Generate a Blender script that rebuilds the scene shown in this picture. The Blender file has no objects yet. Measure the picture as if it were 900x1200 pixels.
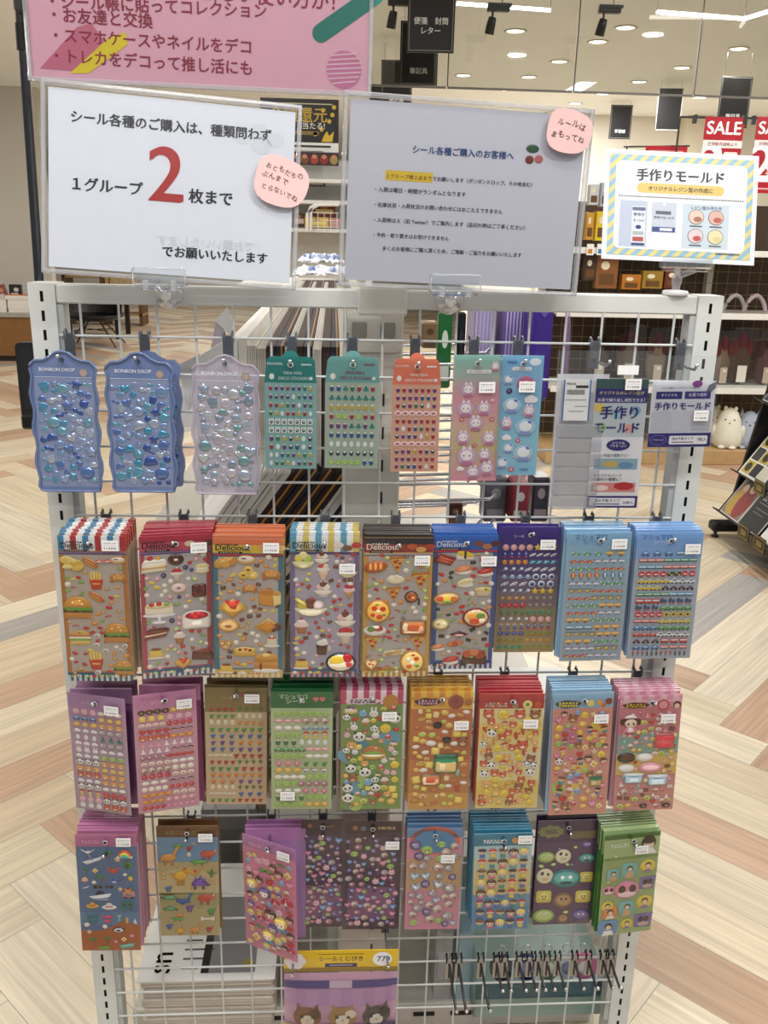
import bpy, math, random
from mathutils import Matrix, Vector
C = bpy.context.scene.collection
SC = bpy.context.scene
PI = math.pi
# ---------------------------------------------------------------- camera, world, exposure, ceiling area lights
FPX = 1033.4635
CAM = Vector((-0.067, -1.2052, 1.4303))
MR = Matrix(((0.9983, -0.0545, 0.0221), (0.0047, -0.2997, -0.954), (0.0586, 0.9525, -0.2989)))   # rows: right, down, forward
cam_data = bpy.data.cameras.new('camera')
cam_data.sensor_fit = 'VERTICAL'; cam_data.sensor_height = 36; cam_data.lens = FPX / 1200 * 36
cam_data.clip_start = 0.02; cam_data.clip_end = 100
cam = bpy.data.objects.new('camera', cam_data); C.objects.link(cam)
rx, dn, fw = (r.normalized() for r in MR)
cam.matrix_world = Matrix(((rx.x, -dn.x, -fw.x, CAM.x), (rx.y, -dn.y, -fw.y, CAM.y), (rx.z, -dn.z, -fw.z, CAM.z), (0, 0, 0, 1)))
SC.camera = cam
w = bpy.data.worlds.new('world'); SC.world = w; w.use_nodes = True
w.node_tree.nodes['Background'].inputs[0].default_value = (0.93, 0.96, 1.0, 1)
w.node_tree.nodes['Background'].inputs[1].default_value = 0.2
SC.view_settings.view_transform = 'Standard'; SC.view_settings.look = 'None'
SC.view_settings.gamma = 1; SC.view_settings.use_curve_mapping = False
SC.view_settings.exposure = 0.3
SC.cycles.use_denoising = True
SC.cycles.max_bounces = 8; SC.cycles.transparent_max_bounces = 24
SC.cycles.sample_clamp_indirect = 4
ZC = 2.9
def area(x, y, sx, sy, p, z=ZC - 0.06, col=(1, 0.99, 0.975)):
    l = bpy.data.lights.new('ceiling_panel_light', 'AREA'); l.shape = 'DISK' if sx == sy else 'RECTANGLE'; l.size = sx; l.size_y = sy; l.energy = p; l.color = col
    o = bpy.data.objects.new('ceiling_panel_light', l); o.location = (x, y, z); C.objects.link(o)
for a in ((-1.0, -1.5, 0.9, 0.16, 20), (1.0, -1.3, 0.9, 0.16, 20), (0, -2.6, 0.9, 0.16, 16), (-0.1, -0.7, 0.9, 0.16, 13), (-2.4, 0.8, 0.16, 0.9, 21), (2.3, 0.8, 0.16, 0.9, 20),
          (-2.6, 3.2, 0.16, 0.9, 18), (1.4, 2.4, 0.14, 0.14, 15), (-0.7, 2.2, 0.14, 0.14, 12)):
    area(*a)

# ---------------------------------------------------------------- helpers
def ray(px, py):
    a, b = (px - 450) / FPX, (py - 600) / FPX
    return MR[0] * a + MR[1] * b + MR[2]
def at(px, py, Y):
    d = ray(px, py); return CAM + d * ((Y - CAM.y) / d.y)
def atz(px, py, Z):
    d = ray(px, py); return CAM + d * ((Z - CAM.z) / d.z)
_hx = {}
def hexc(h):
    if not isinstance(h, str): return h
    if h not in _hx:
        s = h.lstrip('#'); s = ''.join(ch * 2 for ch in s) if len(s) == 3 else s
        v = [int(s[i:i + 2], 16) / 255 for i in (0, 2, 4)]
        _hx[h] = tuple(((c + 0.055) / 1.055) ** 2.4 if c > 0.04045 else c / 12.92 for c in v)
    return _hx[h]

def material(name, rough=0.5, metal=0.0, coat=0.0, trans=0.0, film=0.0, emit=0.0, alpha=1.0, spec=0.5, noise=0.06, nscale=60):
    m = bpy.data.materials.new(name); m.use_nodes = True
    nt = m.node_tree; b = nt.nodes['Principled BSDF']
    at_ = nt.nodes.new('ShaderNodeAttribute'); at_.attribute_name = 'Col'
    if noise:
        tc = nt.nodes.new('ShaderNodeTexCoord'); nz = nt.nodes.new('ShaderNodeTexNoise'); nz.inputs['Scale'].default_value = nscale
        nt.links.new(tc.outputs['Object'], nz.inputs['Vector'])
        mr = nt.nodes.new('ShaderNodeMapRange'); mr.inputs[3].default_value = 1 - noise; mr.inputs[4].default_value = 1 + noise
        nt.links.new(nz.outputs[0], mr.inputs[0])
        mx = nt.nodes.new('ShaderNodeVectorMath'); mx.operation = 'SCALE'
        nt.links.new(at_.outputs['Color'], mx.inputs[0]); nt.links.new(mr.outputs[0], mx.inputs['Scale'])
        src = mx.outputs[0]
    else: src = at_.outputs['Color']
    nt.links.new(src, b.inputs['Base Color'])
    b.inputs['Roughness'].default_value = rough; b.inputs['Metallic'].default_value = metal
    b.inputs['Coat Weight'].default_value = coat; b.inputs['Coat Roughness'].default_value = 0.08
    b.inputs['Transmission Weight'].default_value = trans; b.inputs['Specular IOR Level'].default_value = spec
    if film: b.inputs['Thin Film Thickness'].default_value = film; b.inputs['Thin Film IOR'].default_value = 1.5
    if alpha < 1: b.inputs['Alpha'].default_value = alpha
    if emit:
        nt.links.new(at_.outputs['Color'], b.inputs['Emission Color']); b.inputs['Emission Strength'].default_value = emit
    return m
def clear_material(name, tint=(1, 1, 1), gloss=0.07, rough=0.06, haze=0.0):
    m = bpy.data.materials.new(name); m.use_nodes = True
    nt = m.node_tree; nt.nodes.clear()
    out = nt.nodes.new('ShaderNodeOutputMaterial'); tr = nt.nodes.new('ShaderNodeBsdfTransparent'); tr.inputs[0].default_value = (*tint, 1)
    gl = nt.nodes.new('ShaderNodeBsdfGlossy'); gl.inputs['Roughness'].default_value = rough
    lw = nt.nodes.new('ShaderNodeLayerWeight'); lw.inputs[0].default_value = 0.25
    mr = nt.nodes.new('ShaderNodeMapRange'); mr.inputs[3].default_value = gloss; mr.inputs[4].default_value = 0.6
    nt.links.new(lw.outputs['Fresnel'], mr.inputs[0])
    mx = nt.nodes.new('ShaderNodeMixShader'); nt.links.new(mr.outputs[0], mx.inputs[0])
    nt.links.new(tr.outputs[0], mx.inputs[1]); nt.links.new(gl.outputs[0], mx.inputs[2])
    last = mx.outputs[0]
    if haze:
        df = nt.nodes.new('ShaderNodeBsdfDiffuse'); df.inputs[0].default_value = (0.85, 0.87, 0.9, 1)
        m2 = nt.nodes.new('ShaderNodeMixShader'); m2.inputs[0].default_value = haze
        nt.links.new(last, m2.inputs[1]); nt.links.new(df.outputs[0], m2.inputs[2]); last = m2.outputs[0]
    nt.links.new(last, out.inputs[0])
    return m
M = dict(
    paint=material('painted_metal', 0.42, nscale=30), paper=material('paper', 0.6, noise=0.03), printed=material('printed_card', 0.32, noise=0.03),
    puffy=material('puffy_vinyl', 0.24, coat=0.4, noise=0.05, nscale=8), jelly=material('iridescent_jelly', 0.07, metal=0.55, coat=1.0, film=380, noise=0.25, nscale=4),
    steel=material('chromed_steel', 0.25, metal=1.0), plastic=material('plastic', 0.35), cloth=material('cloth', 0.9, noise=0.15, nscale=120),
    wood=material('wood', 0.5, noise=0.18, nscale=14), wall=material('wall_finish', 0.8, noise=0.03, nscale=3), dark=material('black_metal', 0.45),
    emit=material('light_emitter', 0.4, emit=6.0, noise=0), backlit=material('lit_panel', 0.4, emit=0.6, noise=0),
    blister=material('tinted_blister', 0.12, coat=0.6, alpha=0.8, noise=0.05, nscale=20), blister_clear=material('clear_blister', 0.1, coat=0.6, alpha=0.5, noise=0.05),
    film=material('tinted_film', 0.2, alpha=0.75, coat=0.5),
    clear=clear_material('clear_film', gloss=0.035), acrylic=clear_material('clear_acrylic', (0.97, 0.985, 0.99), 0.07, 0.03, 0.04), glass=clear_material('smoke_glass', (0.8, 0.81, 0.79), 0.04, 0.02),
    hazy=clear_material('hazy_plastic', (0.92, 0.93, 0.95), 0.1, 0.12, 0.25))

_tx = {}
def text_mesh(s, bold):
    k = (s, bold)
    if k not in _tx:
        cu = bpy.data.curves.new('t', 'FONT'); cu.body = s; cu.size = 1; cu.resolution_u = 8 if s in ('2', 'SALE') else 2; cu.offset = bold; cu.fill_mode = 'FRONT'
        o = bpy.data.objects.new('t', cu); me = bpy.data.meshes.new_from_object(o)
        vs = [tuple(v.co[:2]) for v in me.vertices]; fs = [tuple(p.vertices) for p in me.polygons]
        xs = [v[0] for v in vs] or [0]
        bpy.data.objects.remove(o); bpy.data.curves.remove(cu); bpy.data.meshes.remove(me)
        _tx[k] = (vs, fs, min(xs), max(xs))
    return _tx[k]

class MB:
    def __init__(s): s.v = []; s.f = []; s.c = []; s.s = []
    def add(s, vs, fs, col, smooth=False):
        o = len(s.v); s.v += [tuple(v) for v in vs]; col = hexc(col)
        for f in fs: s.f.append(tuple(i + o for i in f)); s.c.append(col); s.s.append(smooth)
        return s
    def box(s, x0, x1, y0, y1, z0, z1, col, bev=0.0, mat=None):
        if bev:
            b = min(bev, (x1 - x0) * .45, (y1 - y0) * .45, (z1 - z0) * .45)
            vs = []; 
            for x, sx in ((x0, 1), (x1, -1)):
                for y, sy in ((y0, 1), (y1, -1)):
                    for z, sz in ((z0, 1), (z1, -1)):
                        vs += [(x, y + sy * b, z + sz * b), (x + sx * b, y, z + sz * b), (x + sx * b, y + sy * b, z)]
            I = lambda i, j, k, a: (i * 4 + j * 2 + k) * 3 + a
            fs = []
            for i in (0, 1): fs.append((I(i,0,0,0), I(i,1,0,0), I(i,1,1,0), I(i,0,1,0)) if i else (I(i,0,0,0), I(i,0,1,0), I(i,1,1,0), I(i,1,0,0)))
            for j in (0, 1): fs.append((I(0,j,0,1), I(0,j,1,1), I(1,j,1,1), I(1,j,0,1)) if j else (I(0,j,0,1), I(1,j,0,1), I(1,j,1,1), I(0,j,1,1)))
            for k in (0, 1): fs.append((I(0,0,k,2), I(1,0,k,2), I(1,1,k,2), I(0,1,k,2)) if k else (I(0,0,k,2), I(0,1,k,2), I(1,1,k,2), I(1,0,k,2)))
            for j in (0, 1):
                for k in (0, 1): fs.append((I(0,j,k,1), I(1,j,k,1), I(1,j,k,2), I(0,j,k,2)))
            for i in (0, 1):
                for k in (0, 1): fs.append((I(i,0,k,0), I(i,1,k,0), I(i,1,k,2), I(i,0,k,2)))
                for j in (0, 1): fs.append((I(i,j,0,0), I(i,j,1,0), I(i,j,1,1), I(i,j,0,1)))
                for j in (0, 1):
                    for k in (0, 1): fs.append((I(i,j,k,0), I(i,j,k,1), I(i,j,k,2)))
        else:
            vs = [(x, y, z) for x in (x0, x1) for y in (y0, y1) for z in (z0, z1)]
            fs = [(0, 1, 3, 2), (4, 6, 7, 5), (0, 4, 5, 1), (2, 3, 7, 6), (0, 2, 6, 4), (1, 5, 7, 3)]
        if mat: vs = [tuple(mat @ Vector(v)) for v in vs]
        return s.add(vs, fs, col)
    def tube(s, pts, r, col, n=8, cap=True):
        pts = [Vector(p) for p in pts]; vs = []; fs = []
        rs = r if isinstance(r, (list, tuple)) else [r] * len(pts)
        for i, p in enumerate(pts):
            d = (pts[min(i + 1, len(pts) - 1)] - pts[max(i - 1, 0)]).normalized()
            u = d.cross(Vector((0, 0, 1)) if abs(d.z) < 0.9 else Vector((1, 0, 0))).normalized(); q = d.cross(u)
            for k in range(n):
                a = 2 * PI * k / n; vs.append(p + (u * math.cos(a) + q * math.sin(a)) * rs[i])
        for i in range(len(pts) - 1):
            for k in range(n): fs.append((i * n + k, i * n + (k + 1) % n, (i + 1) * n + (k + 1) % n, (i + 1) * n + k))
        s.add(vs, fs, col, True)
        if cap: s.add(vs[:n], [tuple(range(n))[::-1]], col); s.add(vs[-n:], [tuple(range(n))], col)
        return s
    def lathe(s, prof, col, c=(0, 0, 0), n=24, axis='z', smooth=True):
        vs = []; fs = []
        for r, z in prof:
            for k in range(n):
                a = 2 * PI * k / n; p = (r * math.cos(a), r * math.sin(a), z)
                if axis == 'y': p = (p[0], p[2], p[1])
                if axis == 'x': p = (p[2], p[0], p[1])
                vs.append((p[0] + c[0], p[1] + c[1], p[2] + c[2]))
        for i in range(len(prof) - 1):
            for k in range(n): fs.append((i * n + k, i * n + (k + 1) % n, (i + 1) * n + (k + 1) % n, (i + 1) * n + k))
        return s.add(vs, fs, col, smooth)
    def sphere(s, c, r, col, n=16, m=10):
        r = r if isinstance(r, (list, tuple)) else (r, r, r); vs = []; fs = []
        for i in range(m + 1):
            t = PI * i / m
            for k in range(n):
                a = 2 * PI * k / n
                vs.append((c[0] + r[0] * math.sin(t) * math.cos(a), c[1] + r[1] * math.sin(t) * math.sin(a), c[2] + r[2] * math.cos(t)))
        for i in range(m):
            for k in range(n): fs.append((i * n + k, (i + 1) * n + k, (i + 1) * n + (k + 1) % n, i * n + (k + 1) % n))
        return s.add(vs, fs, col, True)
    # flat print on an XZ face that looks towards -Y
    def poly(s, pts, y, col): return s.add([(x, y, z) for x, z in pts], [tuple(range(len(pts)))], col)
    def rect(s, x0, x1, z0, z1, y, col): return s.poly([(x0, z0), (x1, z0), (x1, z1), (x0, z1)], y, col)
    def disc(s, x, z, rx, rz, y, col, n=16): return s.poly([(x + rx * math.cos(2 * PI * k / n), z + rz * math.sin(2 * PI * k / n)) for k in range(n)], y, col)
    def rrect(s, x0, x1, z0, z1, r, y, col): return s.poly(rr(x0, x1, z0, z1, r), y, col)
    def text(s, t, x, z, size, col, y, al='l', bold=0.0, rot=0.0, sx=1.0, width=None):
        vs, fs, a, b = text_mesh(t, 0)
        if width: size = width / max(b - a, .1); 
        ox = {'l': -a, 'c': -(a + b) / 2, 'r': -b}[al]
        if width is None and al == 'l': ox = 0
        cr, sr = math.cos(rot), math.sin(rot); out = []
        sh = [(0, 0)] if bold < .004 else [(-bold * .8, -bold * .4), (bold * .8, bold * .4)] if bold < .03 else [(-bold * .8, -bold * .5), (bold * .8, bold * .5), (0, 0)]
        for i, (dx, dz) in enumerate(sh):      # heavier weight: the same letter struck twice, a hair apart
            out = []
            for vx, vz in vs:
                px, pz = (vx + ox + dx) * size * sx, (vz + dz) * size
                out.append((x + px * cr - pz * sr, y - i * 5e-5, z + px * sr + pz * cr))
            s.add(out, fs, col)
        return s
    def slab(s, pts, y0, y1, col, side=None):      # extruded outline, y0 front
        n = len(pts); vs = [(x, y0, z) for x, z in pts] + [(x, y1, z) for x, z in pts]
        s.add(vs, [tuple(range(n)), tuple(range(2 * n - 1, n - 1, -1))], col)
        return s.add(vs, [(k, n + k, n + (k + 1) % n, (k + 1) % n) for k in range(n)], side or col)
    def puff(s, pts, y0, h, col):
        n = len(pts); cx = sum(p[0] for p in pts) / n; cz = sum(p[1] for p in pts) / n; vs = []
        for q, hh in ((1, 0), (.94, .42), (.8, .68), (.58, .88), (.3, .985)):
            vs += [(cx + (x - cx) * q, y0 - h * hh, cz + (z - cz) * q) for x, z in pts]
        vs.append((cx, y0 - h * 1.02, cz))
        fs = [(r * n + k, r * n + (k + 1) % n, (r + 1) * n + (k + 1) % n, (r + 1) * n + k) for r in range(4) for k in range(n)]
        fs += [(4 * n + k, 4 * n + (k + 1) % n, 5 * n) for k in range(n)]
        return s.add(vs, fs, col, True)
    def mesh(s, name, mat):
        me = bpy.data.meshes.new(name); me.from_pydata(s.v, [], s.f)
        ca = me.color_attributes.new('Col', 'FLOAT_COLOR', 'CORNER'); buf = []
        for f, c in zip(s.f, s.c): buf += [c[0], c[1], c[2], 1.0] * len(f)
        ca.data.foreach_set('color', buf)
        me.polygons.foreach_set('use_smooth', s.s)
        me.materials.append(M[mat] if isinstance(mat, str) else mat); me.update()
        return me
    def build(s, name, mat, parent=None, loc=None, rot=None):
        o = bpy.data.objects.new(name, s.mesh(name, mat)); C.objects.link(o)
        if parent is not None: o.parent = parent
        if loc is not None: o.location = loc
        if rot is not None: o.rotation_euler = rot
        return o
def rr(x0, x1, z0, z1, r, n=4):
    out = []
    for cx, cz, a0 in ((x1 - r, z0 + r, -PI / 2), (x1 - r, z1 - r, 0), (x0 + r, z1 - r, PI / 2), (x0 + r, z0 + r, PI)):
        out += [(cx + r * math.cos(a0 + PI / 2 * k / n), cz + r * math.sin(a0 + PI / 2 * k / n)) for k in range(n + 1)]
    return out
def tag(o, label, cat, group=None):
    o['label'] = label; o['category'] = cat
    if group: o['group'] = group
    return o
def thing(name, label, cat, loc=(0, 0, 0), rot=None, group=None):
    o = bpy.data.objects.new(name, None); o.empty_display_size = 0.03; C.objects.link(o); o.location = loc
    if rot is not None: o.rotation_euler = rot
    return tag(o, label, cat, group)
def struct(name, mb, mat):
    o = mb.build(name, mat); o['kind'] = 'structure'; return o
def copy_tree(o, parent=None):
    c = o.copy(); C.objects.link(c)
    if parent is not None: c.parent = parent
    for ch in list(o.children): copy_tree(ch, c)
    return c
# ---------------------------------------------------------------- floor: herringbone planks
def make_floor():
    rng = random.Random(11); W, L = 0.1525, 0.912; r2 = math.sqrt(.5); vs = []; fs = []; cs = []; uv = []
    pal = [hexc(h) for h in ('dccdb2', 'c2a286', 'e0d3ba', 'd8c7aa', 'c4a488', 'aca7a1', 'dfd2ba', 'c9aa8c', 'dacbae', 'ba9a7c', 'd4c0a2')]
    u00, v00 = 0.0, 0.0     # phase of the pattern
    v00 = 0.77 - 5 * W; u00 = -0.975 + v00 + L - L * 0 
    def plank(u0, u1, v0, v1, along_u):
        cx, cy = ((u0 + u1) - (v0 + v1)) / 2 * r2, ((u0 + u1) + (v0 + v1)) / 2 * r2
        if not (-9.2 < cx < 8.6 and -3.0 < cy < 18.2): return
        o = len(vs); g = 0.0006
        for u, v in ((u0 + g, v0 + g), (u1 - g, v0 + g), (u1 - g, v1 - g), (u0 + g, v1 - g)): vs.append(((u - v) * r2, (u + v) * r2, 0))
        fs.append((o, o + 1, o + 2, o + 3)); k = rng.choice(pal); j = rng.uniform(.94, 1.05); cs.append(tuple(c * j for c in k))
        a, b = rng.uniform(0, 50), rng.uniform(0, 50)
        q = [(a, b), (a + L, b), (a + L, b + W), (a, b + W)] if along_u else [(a, b + W), (a, b), (a + L, b), (a + L, b + W)]
        uv.append(q)
    for m in range(-16, 17):
        for k in range(-130, 150):
            U = k * W + u00 + m * L; V = k * W + v00 - m * L
            plank(U, U + L, V, V + W, True); plank(U + L, U + L + W, V + W - L, V + W, False)
    me = bpy.data.meshes.new('floor'); me.from_pydata(vs, [], fs)
    ca = me.color_attributes.new('Col', 'FLOAT_COLOR', 'CORNER'); buf = []
    for c in cs: buf += [*c, 1] * 4
    ca.data.foreach_set('color', buf)
    ul = me.uv_layers.new(name='UVMap'); ul.data.foreach_set('uv', [x for q in uv for p in q for x in p])
    m = bpy.data.materials.new('herringbone_vinyl_planks'); m.use_nodes = True; nt = m.node_tree; b = nt.nodes['Principled BSDF']
    N = nt.nodes.new; Lk = nt.links.new
    a = N('ShaderNodeAttribute'); a.attribute_name = 'Col'; tc = N('ShaderNodeTexCoord')
    mp = N('ShaderNodeMapping'); mp.inputs['Scale'].default_value = (1.6, 55, 1); Lk(tc.outputs['UV'], mp.inputs['Vector'])
    n1 = N('ShaderNodeTexNoise'); n1.inputs['Scale'].default_value = 1.6; n1.inputs['Detail'].default_value = 6; n1.inputs['Distortion'].default_value = 0.6; Lk(mp.outputs[0], n1.inputs['Vector'])
    mp2 = N('ShaderNodeMapping'); mp2.inputs['Scale'].default_value = (.9, 11, 1); Lk(tc.outputs['UV'], mp2.inputs['Vector'])
    n2 = N('ShaderNodeTexNoise'); n2.inputs['Scale'].default_value = 1.5; n2.inputs['Detail'].default_value = 3; Lk(mp2.outputs[0], n2.inputs['Vector'])
    r1 = N('ShaderNodeMapRange'); r1.inputs[1].default_value = .3; r1.inputs[2].default_value = .7; r1.inputs[3].default_value = .8; r1.inputs[4].default_value = 1.1; Lk(n1.outputs[0], r1.inputs[0])
    r2_ = N('ShaderNodeMapRange'); r2_.inputs[1].default_value = .3; r2_.inputs[2].default_value = .7; r2_.inputs[3].default_value = .92; r2_.inputs[4].default_value = 1.08; Lk(n2.outputs[0], r2_.inputs[0])
    mu = N('ShaderNodeMath'); mu.operation = 'MULTIPLY'; Lk(r1.outputs[0], mu.inputs[0]); Lk(r2_.outputs[0], mu.inputs[1])
    vm = N('ShaderNodeVectorMath'); vm.operation = 'SCALE'; Lk(a.outputs['Color'], vm.inputs[0]); Lk(mu.outputs[0], vm.inputs['Scale'])
    Lk(vm.outputs[0], b.inputs['Base Color']); b.inputs['Roughness'].default_value = 0.38; b.inputs['Specular IOR Level'].default_value = 0.4
    me.materials.append(m)
    o = bpy.data.objects.new('floor', me); C.objects.link(o); o['kind'] = 'structure'
make_floor()
# ---------------------------------------------------------------- room shell
b = MB(); b.box(-9, 8.5, -3, 18, ZC, ZC + .05, 'eef3f4'); struct('ceiling', b, 'wall')
b = MB()
for k in range(7): b.box(-9 + k * .81, -9 + k * .81 + .804, 9.6, 9.75, 0, ZC, 'ccc9c0')
struct('wall_left', b, 'wall')
b = MB(); b.box(-9, 8.5, 17.6, 17.8, 0, ZC, 'd6d2c6'); struct('wall_far', b, 'wall')
b = MB(); b.box(1.6, 8.5, 10.4, 10.6, 0, ZC, 'dedacd'); b.box(4.2, 4.5, 10.15, 10.4, 0, ZC, 'd3ccb8'); b.box(2.5, 2.7, 10.2, 10.4, 0, ZC, 'e4dfce'); struct('wall_back', b, 'wall')
b = MB(); b.box(8.4, 8.6, -3, 18, 0, ZC, 'd6d2c6'); struct('wall_right', b, 'wall')
# smoke barrier glass hanging from the ceiling
yb = 4.5; xs = [at(px, 60, yb).x for px in (381, 525, 675, 818, 966)]; zb = at(600, 104, yb).z
for i in range(4):
    t = thing('smoke_barrier_pane', ['tinted smoke barrier glass hung at the ceiling above the black letter sign', 'tinted smoke barrier glass between the two thin seams over the grey notice', 'tinted smoke barrier glass hung above the striped mould notice',
               'tinted smoke barrier glass above the red SALE signs'][i], 'glass pane', ((xs[i] + xs[i + 1]) / 2, yb, ZC), group='smoke barrier panes along the ceiling')
    hw = (xs[i + 1] - xs[i]) / 2
    MB().box(-hw + .004, hw - .004, -.003, .003, zb - ZC, 0, 'ffffff').build('glass', 'glass', t)
    MB().box(-hw + .004, hw - .004, -.006, .006, zb - ZC - .012, zb - ZC, '6b6a64').box(-hw, -hw + .008, -.005, .005, zb - ZC, 0, '5f5e58').build('edge_rail', 'dark', t)
# downlights in the ceiling
DL = [(733, 32), (700.5, 48.6), (655.6, 71.7), (620, 90), (592, 105), (865.6, 56.7), (799, 79), (749, 95.6), (820, 114), (707, 109.5), (543, 88), (604, 36), (674, 121)]
dl = None
for i, (px, py) in enumerate(DL):
    p = atz(px, py, ZC)
    if i == 0:
        dl = thing('downlight', 'round recessed ceiling downlight', 'downlight', p, group='round downlights in the ceiling')
        MB().lathe([(.075, 0), (.085, -.006), (.07, -.008), (.062, -.002)], 'f2f0ea').build('ring', 'paint', dl)
        MB().disc(0, 0, .062, .062, 0, 'fff6e4').build('lens', 'emit', dl, (0, 0, -.004), (PI / 2, 0, 0))
        o = dl
    else: o = copy_tree(dl)
    o.location = p
    o['label'] = 'round recessed ceiling downlight glowing white'
    l = bpy.data.lights.new('downlight_beam', 'AREA'); l.shape = 'DISK'; l.size = .12; l.energy = 9; l.color = (1, .99, .97)
    q = bpy.data.objects.new('downlight_beam', l); q.location = (0, 0, -.012); q.parent = o; C.objects.link(q)
for x, y, e in ((-4.5, 7.0, 24), (-5.5, 3.5, 20), (3.6, 2.6, 20), (-1.6, 11.5, 30), (4.6, 3.0, 20), (-2.5, 15, 26), (2.2, 3.3, 14)):      # further ceiling lights
    area(x, y, .14, .14, e)
# pendant linear lights
def lin(pts, label):
    t = thing('linear_pendant_light', label, 'light', pts[0])
    P0 = Vector(pts[0]); m = MB()
    for a, c in zip(pts, pts[1:]):
        a, c = Vector(a) - P0, Vector(c) - P0; m.tube([a, c], .011, 'fffaf0', 8)
    m.build('light_tube', 'emit', t)
    MB().tube([(0, 0, 0), (0, 0, ZC - P0.z)], .003, 'bdbdb6', 6).tube([(Vector(pts[1]) - P0), (Vector(pts[1]) - P0 + Vector((0, 0, ZC - pts[1][2])))], .003, 'bdbdb6', 6).build('suspension_wire', 'paint', t)
lin([atz(535, 4, 2.78), atz(645, 12, 2.78)], 'slim white linear ceiling light beside the black letter sign')
lin([atz(770, 14, 2.7), atz(872, 22, 2.7), atz(905, 12, 2.7)], 'white angled linear ceiling light in the top corner over the SALE signs')
# track spotlights
for (px, py, lab) in ((461, 15, 'black track spotlight beside the pink poster edge'), (577, 22, 'black track spotlight just past the black letter sign'), (707, 24, 'black track spotlight above the grey notice corner')):
    p = at(px, py, 4.1); t = thing('spotlight', lab, 'spotlight', p)
    MB().box(-.03, .09, -.02, .02, .035, .06, '1b1b1d', .004).build('track_adapter', 'dark', t)
    MB().tube([(0, 0, .04), (0, 0, .0)], .006, '222222').build('stem', 'dark', t)
    MB().lathe([(0, .01), (.02, .008), (.024, -.02), (.026, -.075), (.021, -.075), (.019, -.06), (0, -.06)], '161618', n=20).build('lamp_head', 'dark', t, rot=(.25, .15, 0))
    MB().box(px * 0 - .028, .1, -.016, .016, .06, .075, '2a2a2c').tube([(.05, 0, .07), (.05, 0, ZC - p.z)], .004, '8a8a86').build('track', 'dark', t)
# hanging black category signs
HS = [(479 + 49.5 - 24.5, 0, 62, 4.0, ['便箋　封筒', 'レター'], 'large black hanging sign lettered for letter paper and envelopes'), (490, 40, 100, 5.2, ['筆記具'], 'black hanging sign for writing tools just behind the larger letter sign'),
      (464, 76, 131, 6.6, ['筆記具'], 'third black hanging sign in the receding row, lower part behind the notice'), (447, 100, 150, 8.0, [], 'furthest black hanging sign of the receding row, only its edge showing'),
      (725.5, 130, 163, 9.3, ['学習帳'], 'black hanging sign with small white lettering on the pale back wall'), (781.5, 114, 153, 7.9, [], 'blank dark glossy hanging sign with light frame'), (856.5, 94, 150, 6.4, ['筆記具'], 'black hanging sign directly above the SALE signs')]
for px, pt, pb, Y, ls, lab in HS:
    a, c = at(px, pb, Y), at(px, pt, Y); h = max(c.z - a.z, .38); sw = .25 if Y < 7 else .24
    h = min(h, ZC - a.z - .03)
    t = thing('hanging_sign', lab, 'sign', (a.x, Y, a.z), (0, 0, -.06), 'black category signs hanging from the ceiling')
    MB().box(-sw / 2, sw / 2, -.006, .006, 0, h, '131214', .002).build('panel', 'plastic', t)
    f = MB(); e = .009; g = .0028; fc = '8d8a86' if Y != 7.9 else 'd8d8d6'
    if Y == 7.9: e, g = .001, .008
    for x0, x1, z0, z1 in ((-sw / 2 + e, sw / 2 - e, e, e + g), (-sw / 2 + e, sw / 2 - e, h - e - g, h - e), (-sw / 2 + e, -sw / 2 + e + g, e, h - e), (sw / 2 - e - g, sw / 2 - e, e, h - e)): f.rect(x0, x1, z0, z1, -.0068, fc)
    f.build('border_line', 'paint', t)
    if ls:
        m = MB()
        for i, s in enumerate(ls): m.text(s, 0, h * .24 + (len(ls) - 1 - i) * .046 - (.02 if Y > 4.5 else 0), .04 if Y > 4.5 else .037, 'e2e0da' if Y < 9 else 'ffffff', -.0072, 'c', .012)
        m.build('lettering', 'paint', t)
    MB().tube([(-sw * .4, 0, h), (-sw * .4, 0, ZC - a.z)], .0015, '777777', 5).tube([(sw * .4, 0, h), (sw * .4, 0, ZC - a.z)], .0015, '777777', 5).build('hanging_wire', 'steel', t)

# ---------------------------------------------------------------- background at the side of the book table
fx = at(-60, 425, 8.85).x; tx = at(43, 400, 8.85).x; th = at(20, 367, 8.85).z
t = thing('book_table', 'brown wooden book table with grey top against the pale wall', 'table', ((fx + tx) / 2, 8.9, 0))
hw = (tx - fx) / 2
MB().box(-hw, hw, 0, .6, .06, th - .05, '8a6034', .004).build('cabinet_body', 'wood', t)
MB().box(-hw + .03, hw - .03, .03, .57, 0, .06, '2b2320').build('plinth', 'dark', t)
MB().box(-hw - .01, hw + .01, -.02, .62, th - .05, th, 'a9a59c', .004).build('table_top', 'plastic', t)
def book_stack(px0, px1, n, cols, labs, Y=8.95, z=None, d=.2, hh=.046, rng=random.Random(5)):
    z = th if z is None else z
    for i in range(n):
        x0, x1 = at(px0, 350, Y).x, at(px1, 350, Y).x; j = rng.uniform(-.012, .012)
        t = thing('book', labs if isinstance(labs, str) else labs[i], 'book', ((x0 + x1) / 2 + j, Y, z), group='books lying on the book table')
        q = (x1 - x0) / 2; b = cols[i % len(cols)]
        MB().box(-q + .003, q - .003, .003, d - .003, .002, hh - .002, 'efece4').build('pages', 'paper', t)
        MB().box(-q, q, 0, d, 0, .002, b).box(-q, q, 0, d, hh - .002, hh, b).box(-q, q, d - .002, d, 0, hh, b).build('cover', 'printed', t)
        z += hh
book_stack(-8, 6, 3, ['f0eee8', 'e4e2da'], ['bottom white book of the low stack under the dark boxes', 'middle white book of the low stack under the dark boxes', 'top white book of the low stack under the dark boxes'])
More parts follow.
